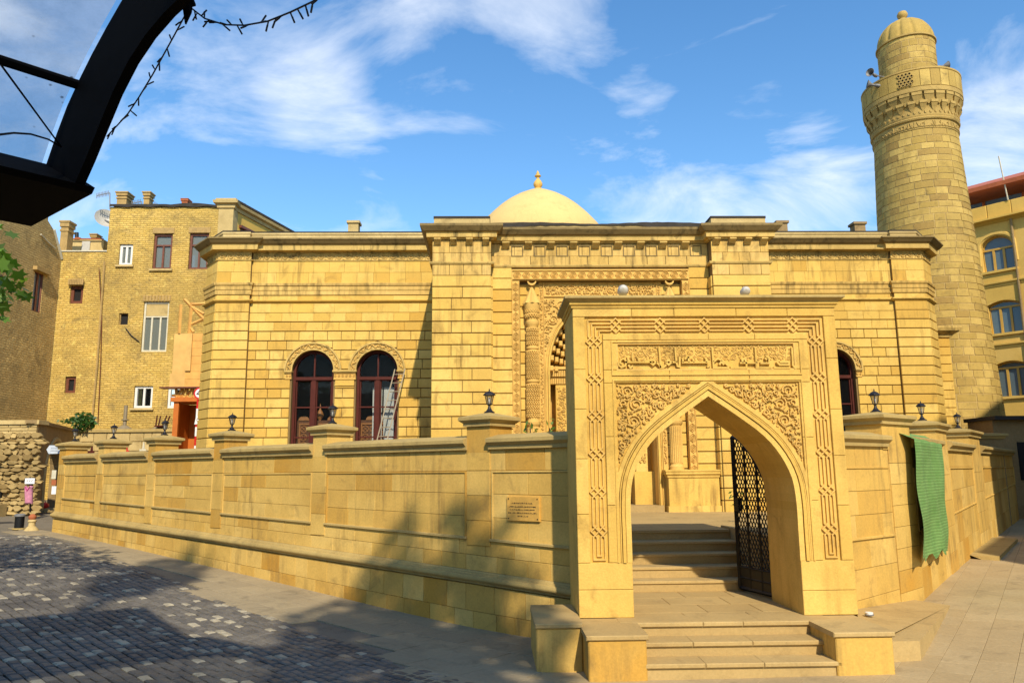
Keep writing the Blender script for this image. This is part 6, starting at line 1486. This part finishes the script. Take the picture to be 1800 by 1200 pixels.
part('bench', M().wbox(sp(-30, 880)[0], sp(17, 880)[0], YS-.7, YS-.1, .4, sp(10, 891)[1]+.1), S_ASH, shop)
# low rubble garden wall behind the enclosure
YLW = 27.6; FLW = Fr((0, YLW, 0), (1, 0, 0)); lp = FLW.px; x0_, x1_ = lp(121, 775)[0], lp(312, 775)[0]; zt = lp(200, 757)[1]
gw_ = thing('rubble_wall', 'low sunlit rubble wall with thin coping under the brick house', 'wall', ((x0_+x1_)/2, YLW, .8))
part('core', M().wbox(x0_, x1_, YLW+.02, YLW+.4, .4, zt-.05), S_ASH, gw_); bl = []
rows(bl, FLW, x0_, x1_, lambda a: .9, lambda a: zt-.05, 8, .02, .25, .6, gap=.012); pieces('stone_block', bl, S_ASH, gw_)
part('coping', M().wbox(x0_-.05, x1_, YLW-.08, YLW+.45, zt-.05, zt+.06), S_COPE, gw_)
def leafcluster(center, rad, n, size, seed, mat_, shape=None):
    rg = np.random.default_rng(seed); m = M()
    for _ in range(n):
        d = rg.normal(size=3); d /= np.linalg.norm(d); p = np.array(center)+d*np.array(rad)*rg.random()**.4
        a = rg.normal(size=3); a /= np.linalg.norm(a); b = np.cross(a, rg.normal(size=3)); b /= np.linalg.norm(b); s = size*rg.uniform(.6, 1.3)
        if shape == 'maple':
            L5 = [(0, -.5), (.18, -.22), (.5, -.25), (.3, .05), (.48, .3), (.15, .25), (0, .6), (-.15, .25), (-.48, .3), (-.3, .05), (-.5, -.25), (-.18, -.22)]
            m.add([p+a*x*s+b*y*s for x, y in L5], [tuple(range(12))])
        else: m.add([p-a*s*.5, p+b*s*.22, p+a*s*.5, p-b*s*.22], [(0, 1, 2, 3)])
    return m
P = FLW.w(*lp(150, 742), .1); sh = thing('shrub', 'bright green shrub growing over the rubble wall', 'shrub', (P[0], P[1], zt))
part('stem', M().tube([(P[0], P[1]+.1, zt-.02), (P[0]+.05, P[1], P[2])], .03, 5), STEMW, sh)
m = leafcluster(P, (.42, .3, .36), 420, .17, 3, LEAF2); m2 = leafcluster(P-(.55, 0, -.05), (.35, .15, .10), 70, .15, 4, LEAF2); m.add(m2.v, m2.f); part('foliage', m, LEAF2, sh)
P = FLW.w(*lp(204, 757), -.6); sp_ = thing('stove_pipe', 'galvanised stove pipe rising from a metal hood beside the brick wall', 'pipe', P)
part('pipe', M().tube([P, P+(0, 0, .95)], .07, 8), ALU, sp_); part('hood', M().lathe(P[0], P[1], [(.30, -.05), (.28, .1), (.10, .22), (.07, .22)], 12, z0=P[2]), ALU, sp_); part('collar', M().lathe(P[0], P[1], [(.075, .40), (.12, .41), (.12, .44), (.075, .45)], 12, z0=P[2]), ALU, sp_)
P = FLW.w(*lp(270, 757), -.6); hd = thing('roof_hood', 'low grey metal vent hood next to the upturned stool', 'vent', P); part('hood', M().lathe(P[0], P[1], [(.36, -.05), (.32, .1), (.15, .2), (0, .21)], 12, z0=P[2]), ALU, hd)
P = FLW.w(*lp(276, 750), -.3); us = thing('upturned_stool', 'small wooden stool lying upside down on the rubble wall', 'stool', P)
part('seat', M().wbox(P[0]-.17, P[0]+.17, P[1]-.15, P[1]+.15, P[2]+.02, P[2]+.06), WOODR, us)
for sx in (-1, 1):
    for sy in (-1, 1): part('leg', M().tube([P+(sx*.13, sy*.11, .05), P+(sx*.17+.08, sy*.14, .42)], .025, 5), WOODR, us)
# ------------------------------------------------------------------ timber doorway and plywood shaft
YO = 25.2; FO = Fr((0, YO, 0), (1, 0, 0)); op = FO.px
tw = thing('timber_doorway', 'orange timber doorway under a tall plywood shaft with braces beside the mosque', 'doorway', (op(330, 780)[0], YO, 1.))
q = lambda u, v: op(u, v)
x0_, x1_ = q(304, 750)[0], q(372, 750)[0]; zb = 1.; zt = q(330, 706)[1]
part('side_board', M().wbox(x0_, q(313, 750)[0], YO-.05, YO+.05, zb, zt), WOODO, tw)
for i in range(5): xx0 = x0_+(x1_-x0_)*i/5; part('plank', M().wbox(xx0+.006, xx0+(x1_-x0_)/5-.006, YO+1.25, YO+1.29, zb, zt), WOODO, tw)
part('lintel', M().wbox(x0_-.08, x1_, YO-.12, YO+.06, zt, zt+.14), WOODO, tw); part('roof_board', M().wbox(x0_-.1, x1_, YO+.07, YO+1.3, zt+.02, zt+.1), WOODO, tw)
part('side_wall', M().wbox(x0_-.03, x0_+.03, YO+.06, YO+1.25, zb, zt), WOODO, tw)
zp0 = q(335, 680)[1]; zp1 = q(330, 586)[1]; a0, a1, a2 = q(304, 630)[0], q(328, 630)[0], q(372, 630)[0]
part('plywood_sheet', M().wbox(a0, a1, YO+.0, YO+.03, zp0+.45, zp1), PLY, tw); part('plywood_sheet', M().wbox(a0-.05, a1, YO-.03, YO-.001, zp0, zp0+.449), PLY, tw)
part('plywood_sheet', M().wbox(a1, q(338, 630)[0], YO-.12, YO-.09, zp0+.52, zp1-.02), PLY, tw)
n = 7
for i in range(n): z0_ = zp0+(zp1-zp0)*i/n; part('board', M().wbox(a1+.003, a2, YO-.06, YO-.02, z0_+.004, zp0+(zp1-zp0)*(i+1)/n-.004), PLYB, tw)
part('ledge', M().wbox(q(287, 680)[0], a2, YO-.3, YO+.1, zp0-.06, zp0-.02), BRNP, tw)
for u0, v0, u1, v1 in ((311, 700, 321, 682), (321, 682, 323, 702), (313, 702, 330, 682), (330, 682, 330, 702), (322, 703, 340, 682), (340, 682, 341, 702), (334, 703, 352, 682), (310, 682, 311, 704), (303, 695, 318, 694)):
    part('brace', M().tube([FO.w(*q(u0, v0), .02), FO.w(*q(u1, v1), .02)], .045, 4), PLYB, tw)
for u0, v0, u1, v1 in ((315, 586, 318, 535), (332, 586, 337, 532), (337, 570, 360, 560), (335, 577, 340, 584), (338, 535, 362, 534), (324, 526, 362, 565), (334, 538, 358, 552)):
    part('post', M().tube([FO.w(*q(u0, v0), .0), FO.w(*q(u1, v1), .0)], .055, 4), PLYB, tw)
# traffic signs beside it
YR = 23.6; FRS = Fr((0, YR, 0), (1, 0, 0)); c = FRS.px(351, 691)
sg = thing('speed_sign', 'round red rimmed 45 sign with small white plate on a red and white pole', 'sign', FRS.w(c[0]-.03, 1., 0))
R_ = 10.5*YR/FPX; circ = lambda r: [(c[0]+r*math.cos(t), c[1]+r*math.sin(t)) for t in np.linspace(0, 2*math.pi, 25)[:-1]]
part('rim', M().prism(FRS, circ(R_), -.02, .0, 0, True), RED, sg); part('face', M().prism(FRS, circ(R_*.74), -.001, .004), SIGNW, sg)
m = M(); s_ = R_*.42
for dx, st_ in ((-.55, [[(.5, -1), (.5, 1), (-.5, -.3), (.75, -.3)]]), (.6, [[(.5, 1), (-.4, 1), (-.45, .1), (.2, .15), (.5, -.3), (.2, -.95), (-.5, -.9)]])):
    for P in st_: m.ribbon(FRS, [(c[0]+s_*(dx+x*.9), c[1]+s_*y) for x, y in P], .035, .003, .004)
part('numerals', m, BLACK, sg)
for i in range(5): z1 = c[1]-R_-.0-.28*i; part('pole_band', M().tube([FRS.w(c[0]-.06, z1, -.05), FRS.w(c[0]-.06, z1-.279, -.05)], .035, 8), RED if i % 2 == 0 else SIGNW, sg)
part('pole', M().tube([FRS.w(c[0]-.06, c[1]-R_-1.4, -.05), FRS.w(c[0]-.06, 1., -.05)], .03, 8), SIGNW, sg)
c2 = FRS.px(349, 738); part('small_plate', M().prism(FRS, [(c2[0]-.12, c2[1]-.13), (c2[0]+.12, c2[1]-.11), (c2[0]+.13, c2[1]+.12), (c2[0]-.08, c2[1]+.13)], -.01, 0, 0, True), SIGNW, sg)
m = M().ribbon(FRS, [(c2[0]+.02+.075*math.cos(t), c2[1]+.075*math.sin(t)) for t in np.linspace(0, 2*math.pi, 15)[:-1]], .014, .003, 0, closed=True); m.ribbon(FRS, [(c2[0]-.02, c2[1]-.05), (c2[0]+.06, c2[1]+.05)], .014, .003, 0); part('pictogram', m, BLACK, sg)
# arrow sign by the wall end
G = onground(97, 932); YA = G[1]; FA = Fr((0, YA, 0), (1, 0, 0)); ap = FA.px
sn = thing('direction_sign', 'pale arrow street sign on a black pole at the wall end', 'sign', G)
part('pole', M().tube([G, FA.w(G[0]+.05, ap(104, 780)[1], 0)], .045, 8), IRON, sn)
t0, t1 = ap(85, 790), ap(114, 790); hz_ = .10
part('arrow_panel', M().prism(FA, [(t0[0], t0[1]), (t0[0]+.06, t0[1]-hz_), (t1[0], t1[1]-hz_*.9), (t1[0], t1[1]+hz_), (t0[0]+.06, t0[1]+hz_)], .05, .08, 0, True), plain('sign_pale_blue', (.55, .60, .66), .5), sn)
m = M()
for k in range(9): x = t0[0]+.10+.03*k; m.ribbon(FA, [(x, t0[1]+.02), (x+.015, t0[1]+.05), (x+.02, t0[1]+.02)], .008, .002, .08); m.ribbon(FA, [(x, t0[1]-.045), (x+.012, t0[1]-.02), (x+.02, t0[1]-.045)], .008, .002, .08)
part('lettering', m, plain('sign_lettering', (.2, .22, .26), .5), sn)
for v0, v1, mt in ((826, 841, OLDP), (843, 852, TERR), (854, 868, SIGNW)): a, b = ap(93, v1), ap(102, v0); part('notice', M().box(FA, a[0], b[0], a[1], b[1], .05, .07), mt, sn)
# bollards, dress stand, goods
G = onground(33, 930); bo = thing('bollard', 'short dark cylindrical bollard with a pale rim near the shop', 'bollard', G)
part('post', M().lathe(G[0], G[1], [(.10, 0), (.10, .30), (0, .30)], 14, z0=G[2]), IRON, bo, smooth=40); part('cap', M().lathe(G[0], G[1], [(.10, .29), (.12, .30), (.12, .34), (.08, .36), (0, .365)], 14, z0=G[2]), GREY, bo, smooth=40); part('foot', M().lathe(G[0], G[1], [(.14, 0), (.14, .03), (.1, .035)], 14, z0=G[2]), S_COPE, bo)
G = onground(55, 932); bo = thing('hydrant_bollard', 'small banded bollard with a red top beside the dark one', 'bollard', G)
part('post', M().lathe(G[0], G[1], [(.16, 0), (.12, .06), (.075, .1), (.07, .18), (.09, .20), (.09, .23), (.06, .25)], 12, z0=G[2]), S_ASH, bo, smooth=40); part('head', M().lathe(G[0], G[1], [(.06, .25), (.085, .29), (.08, .33), (.04, .37), (0, .38)], 12, z0=G[2]), TERR, bo, smooth=40)
YD = 21.4; FD = Fr((0, YD, 0), (1, 0, 0)); dp_ = FD.px
ds = thing('dress_stand', 'pink patterned dress hanging on a stand under a white card', 'dress', FD.w(*dp_(50, 893)))
P = [dp_(*q) for q in ((46, 885), (58, 885), (58, 858), (60, 855), (55, 853), (51, 858), (47, 853), (45, 857))]
m = M().prism(FD, P, 0, .09, .03, True); part('dress', m, PINK, ds); part('collar', M().ribbon(FD, [dp_(48, 855), dp_(51, 862), dp_(56, 855)], .03, .02, .09), plain('magenta_trim', (.45, .06, .2), .8), ds)
part('card', M().box(FD, dp_(44, 850)[0], dp_(61, 850)[0], dp_(50, 850)[1], dp_(50, 840)[1], 0, .02), SIGNW, ds); part('pole', M().tube([FD.w(*dp_(52, 900), -.03), FD.w(*dp_(52, 838), -.03)], .025, 6), IRON, ds)
m = M(); 
for k in range(3): x = dp_(48, 845)[0]+.06*k; m.ribbon(FD, [(x, dp_(50, 846)[1]), (x+.03, dp_(50, 843)[1])], .012, .003, .02)
part('lettering', m, BLACK, ds)
G = onground(76, 893); rbk = thing('red_bag', 'small red bag lying at the shop doorway', 'bag', G); part('body', M().lathe(G[0], G[1], [(.10, 0), (.16, .05), (.15, .13), (.06, .18), (0, .18)], 10, z0=G[2]), RED, rbk, smooth=True); part('handle', M().tube([G+(-.06, 0, .17), G+(-.03, 0, .24), G+(.03, 0, .24), G+(.06, 0, .17)], .012, 5), RED, rbk)
G = onground(55, 898); gb = thing('stone_heap', 'heap of pale stones and wares at the foot of the rubble shop wall', 'stones', G)
for k in range(14):
    x, y = G[0]+rg5.uniform(-.7, .5), G[1]+rg5.uniform(.1, .7); r_ = rg5.uniform(.06, .14)
    part('stone', M().lathe(x, y, [(r_, 0), (r_*1.05, r_*.4), (r_*.6, r_*.95), (0, r_)], 6, z0=float(gz(x, y))), S_RUB, gb)
for i, (u, v, mt, lab) in enumerate(((161, 793, WOODR, 'small dark framed picture stand on the wall, nearest the shop'), (222, 792, RED, 'small red picture stand on the wall between two lanterns'), (252, 790, OLDP, 'pale easel standing behind the wall near the orange doorway'))):
    F6 = Fr((0, YLW-1.5, 0), (1, 0, 0)); a, b = F6.px(u, v); t = thing('picture_stand', lab, 'stand', F6.w(a, b-1.0)); 
    for s in (-1, 1): part('leg', M().tube([F6.w(a+s*.13, b-1.0, 0), F6.w(a, b+.25, 0)], .022, 5), mt, t)
    part('picture', M().box(F6, a-.11, a+.11, b-.2, b+.02, .02, .04), mt, t)
# litter
G = onground(992, 1163); lt = part('litter_scrap', M().add([G+(-.03, 0, .014), G+(.03, -.01, .02), G+(.035, .04, .03), G+(-.02, .035, .012)], [(0, 1, 2, 3)]), BLUEP); tag(lt, 'tiny blue scrap of litter on the pavement before the steps', 'litter')
P = atZ(1528, 1080, .36); wl = thing('ground_lamp', 'small white round lamp on the stone ledge between gateway and green cloth', 'lamp', P); part('body', M().lathe(P[0], P[1], [(.04, 0), (.045, .035), (.0, .04)], 12, z0=P[2]-.005), SIGNW, wl, smooth=40); part('ring', M().lathe(P[0], P[1], [(.05, 0), (.05, .012), (.04, .014)], 12, z0=P[2]-.004), GREY, wl)
# small plants
for u, v, Y, r_, n, lab in ((932, 752, 11.0, .09, 16, 'small leafy weed showing over the wall below the slender column'), (966, 752, 11.2, .14, 26, 'spindly creeper with round leaves over the wall beside the gateway'), (1297, 880, 12.8, .16, 46, 'thin plant beside the iron gate in the courtyard')):
    P = atY(u, v, Y); t = thing('plant', lab, 'plant', (P[0], P[1], ZC)); m = leafcluster(P, (r_*1.4, r_, r_*1.2), n, .075, int(u), LEAF)
    part('leaves', m, LEAF, t); part('stem', M().tube([(P[0], P[1], ZC), (P[0]+.03, P[1], (P[2]+ZC)/2), P], .008, 4), STEMW, t)
# ------------------------------------------------------------------ street tree (mostly out of view at left)
tr = thing('street_tree', 'maple tree with bright green leaves reaching in over the street', 'tree', (-8.0, 9.2, .6))
part('trunk', M().tube([(-8.0, 9.2, .4), (-7.95, 9.25, 1.8), (-8.05, 9.2, 3.2), (-7.8, 9.1, 4.6), (-7.6, 9.2, 6.)], [.19, .16, .14, .10, .04], 9), STEMW, tr, smooth=True)
for e in ((-6.3, 9.0, 4.9), (-6.2, 8.9, 4.1), (-9.3, 9.8, 5.2), (-8.4, 10.2, 5.6), (-7.9, 8.0, 5.3), (-5.85, 9.0, 4.4)): part('limb', M().tube([(-8.0, 9.2, 3.1+.2*random.random()), (np.array((-8.0, 9.2, 3.4))+e)/2+(0, 0, .2), e], [.06, .04, .012], 6), STEMW, tr)
m = leafcluster((-7.75, 9.2, 4.75), (1.75, 1.5, 1.25), 900, .17, 8, LEAF, 'maple'); m2 = leafcluster((-6.0, 9.0, 4.28), (.42, .4, .46), 120, .16, 18, LEAF, 'maple'); m.add(m2.v, m2.f); part('crown', m, LEAF, tr)
# ------------------------------------------------------------------ glazed canopy over the viewer
FCA = Fr((-2.15, 4.0, 0), (.70, -.714, 0)); cp = FCA.px
can = thing('glass_canopy', 'black steel framed glass canopy with curved rib overhead', 'canopy', FCA.w(2, .3, 2.))
outer = [cp(*q) for q in ((145, 335), (160, 303), (187, 237), (213, 173), (247, 107), (287, 50), (330, 8))]; inner = [cp(*q) for q in ((97, 293), (110, 255), (130, 200), (150, 158), (165, 125), (190, 80), (215, 35), (238, -2))]
def extend(P, k):
    P = list(P); p, q = np.array(P[-2]), np.array(P[-1]); d = (q-p)/np.linalg.norm(q-p); ang = math.atan2(d[1], d[0])
    for i in range(k): ang -= .065; q = q+np.array([math.cos(ang), math.sin(ang)])*.4; P.append(tuple(q))
    return P
outer = extend(outer, 9); inner = extend(inner, 9)
n = min(len(outer), len(inner)); 
so_ = np.linspace(0, 1, 24)
def resamp(P, k=24):
    P = np.array(P); s = np.r_[0, np.cumsum(np.linalg.norm(P[1:]-P[:-1], axis=1))]; t = np.linspace(0, s[-1], k); return np.c_[np.interp(t, s, P[:, 0]), np.interp(t, s, P[:, 1])]
OU, IN = resamp(outer), resamp(inner); m = M(); vs = []
for i in range(24): vs += [FCA.w(*OU[i], 0), FCA.w(*OU[i], .05), FCA.w(*IN[i], .05), FCA.w(*IN[i], 0)]
m.add(vs, [(i*4+j, i*4+(j+1) % 4, i*4+4+(j+1) % 4, i*4+4+j) for i in range(23) for j in range(4)]+[(0, 1, 2, 3)]); part('rib', m, DKMET, can)
GL = IN+(OU-IN)*-.02
m = M(); cs_ = np.linspace(.07, 4.2, 4); m.add([FCA.w(*GL[i], c_) for c_ in cs_ for i in range(24)], [(j*24+i, j*24+i+1, (j+1)*24+i+1, (j+1)*24+i) for j in range(3) for i in range(23)]); part('glass_pane', m, CANG, can, smooth=True)
for c_ in (2.1, 4.2):
    m = M(); vs = []
    for i in range(24): vs += [FCA.w(*OU[i], c_-.05), FCA.w(*OU[i], c_+.05), FCA.w(*IN[i], c_+.05), FCA.w(*IN[i], c_-.05)]
    m.add(vs, [(i*4+j, i*4+(j+1) % 4, i*4+4+(j+1) % 4, i*4+4+j) for i in range(23) for j in range(4)]+[(0, 1, 2, 3)])
    if c_ > 4: part('rib', m, DKMET, can)
pp = cp(152, 154)
part('purlin', M().tube([FCA.w(*pp, 0), FCA.w(*pp, 4.2)], .028, 6), DKMET, can)
for i in (15, 20): part('purlin', M().tube([FCA.w(*IN[i], 0), FCA.w(*IN[i], 4.2)], .028, 6), DKMET, can)
ev = [cp(*q) for q in ((97, 292), (150, 326), (145, 337), (40, 395), (12, 388), (0, 300))]
m = M().prism(FCA, ev[::-1], -.05, 4.2, 0, True); part('eave_box', m, DKMET, can)
w0, w1 = cp(107, 258, .08), cp(2, 115, .6)
part('tie_wire', M().tube([FCA.w(*w0, .08), FCA.w(*w1, .6)], .005, 5), DKMET, can)
part('tie_wire', M().tube([FCA.w(*cp(107, 258, .08), .08), FCA.w(*cp(85, 245, .2), .2), FCA.w(*cp(55, 236, .35), .35), FCA.w(*cp(25, 234, .5), .5), FCA.w(*cp(-10, 238, .7), .7)], .005, 5), DKMET, can)
for c_, a_ in ((4.1, 0.05), (4.1, 5.4), (.1, 5.6)): part('post', M().tube([FCA.w(a_, .2, c_), FCA.w(a_, float(np.interp(a_, IN[:, 0], IN[:, 1])), c_)], .05, 8), DKMET, can)
def fairy(pts, lab, seed):
    rg = np.random.default_rng(seed); P = [FCA.w(*cp(*q, -.12), -.12) for q in pts]; t = thing('fairy_lights', lab, 'string lights', P[0], 'unlit light strings by the canopy')
    part('cable', M().tube(P, .004, 5), IRON, t)
    s = np.r_[0, np.cumsum([np.linalg.norm(P[i+1]-P[i]) for i in range(len(P)-1)])]; d = .03
    while d < s[-1]:
        q = np.array([np.interp(d, s, [p[k] for p in P]) for k in range(3)]); an = rg.uniform(0, 6.28); dr = np.array([math.cos(an)*.7, .2, math.sin(an)-.35]); dr /= np.linalg.norm(dr)
        b = part('bulb_lead', M().tube([q, q+dr*.02], .0035, 4), IRON, t); part('bulb', M().tube([q+dr*.018, q+dr*.045], .0042, 5), IRON, b); d += rg.uniform(.045, .07)
fairy([(325, 28), (305, 65), (283, 105), (268, 132), (245, 170), (225, 200), (205, 222), (188, 240)], 'string of tiny unlit bulbs hanging beside the curved canopy rib', 1)
fairy([(333, 12), (360, 33), (395, 44), (430, 45), (470, 38), (510, 22), (548, 4), (575, -12)], 'sagging string of tiny unlit bulbs crossing the sky from the canopy', 2)
P = FCA.w(*cp(328, 20, -.1), -.1); hk = part('clamp', M().tube([P+(0, 0, .08), P+(.005, 0, .0), P+(0, 0, -.07)], [.03, .022, .004], 7).tube([P+(-.03, 0, .03), P+(.035, 0, .05)], .02, 6), DKMET, can)
# ------------------------------------------------------------------ houses outside the view whose shade falls into the street
ho = thing('street_house', 'plain stone house behind the viewer across the street', 'building', (-9, -5, .5))
part('wall', M().wbox(-26, 1.6, -14, -5., 0., 6.5), S_ASH, ho); part('cornice', M().sweep([(1.6, -14), (1.6, -5), (-26, -5), (-26, -14)], [(0, 6.2), (-.1, 6.25), (-.25, 6.4), (-.25, 6.5), (.2, 6.55)]), S_TRIM, ho)
def shade_tree(x, y, zc_, rad, n, seed, lab):
    g0 = float(gz(x, y)); t = thing('street_tree', lab, 'tree', (x, y, g0)); top = zc_+rad[2]*.6
    part('trunk', M().tube([(x, y, g0-.1), (x+.06, y, g0+2), (x-.05, y+.05, zc_-rad[2]), (x, y, top)], [.2, .16, .12, .03], 9), STEMW, t, smooth=True)
    rg = np.random.default_rng(seed)
    for k in range(7):
        z0_ = zc_-rad[2]+.3*k; an = rg.uniform(0, 6.28); part('limb', M().tube([(x, y, z0_), (x+.5*rad[0]*math.cos(an), y+.5*rad[1]*math.sin(an), z0_+.5), (x+.85*rad[0]*math.cos(an), y+.85*rad[1]*math.sin(an), z0_+1.)], [.05, .03, .01], 5), STEMW, t)
    part('crown', leafcluster((x, y, zc_), rad, n, .34, seed, LEAF, 'maple'), LEAF, t)
shade_tree(1.0, -2.6, 10.0, (1.65, 1.1, 2.75), 1150, 61, 'tall slim tree behind the viewer shading the wall beside the gateway')
shade_tree(-2.85, -3.2, 13.9, (.75, .7, 1.7), 330, 62, 'taller slim tree behind the viewer shading one pier of the wall')
ho2 = thing('alley_house', 'plain stone house across the side street outside the view', 'building', (14, 10, .5))
d1 = np.array([.64, .768]); d2 = np.array([.768, -.64])
for c0_, ln, zz in ((np.array([10.3, 5.3]), 3.5, 8.), (np.array([10.3, 5.3])+d1*3.5, 32, 12.2)):
    C4 = [c0_, c0_+d1*ln, c0_+d1*ln+d2*8, c0_+d2*8]
    part('wall', M().add([(*q, 0.) for q in C4]+[(*q, zz) for q in C4], [(0, 1, 5, 4), (1, 2, 6, 5), (2, 3, 7, 6), (3, 0, 4, 7), (4, 5, 6, 7)]), S_ASH, ho2)
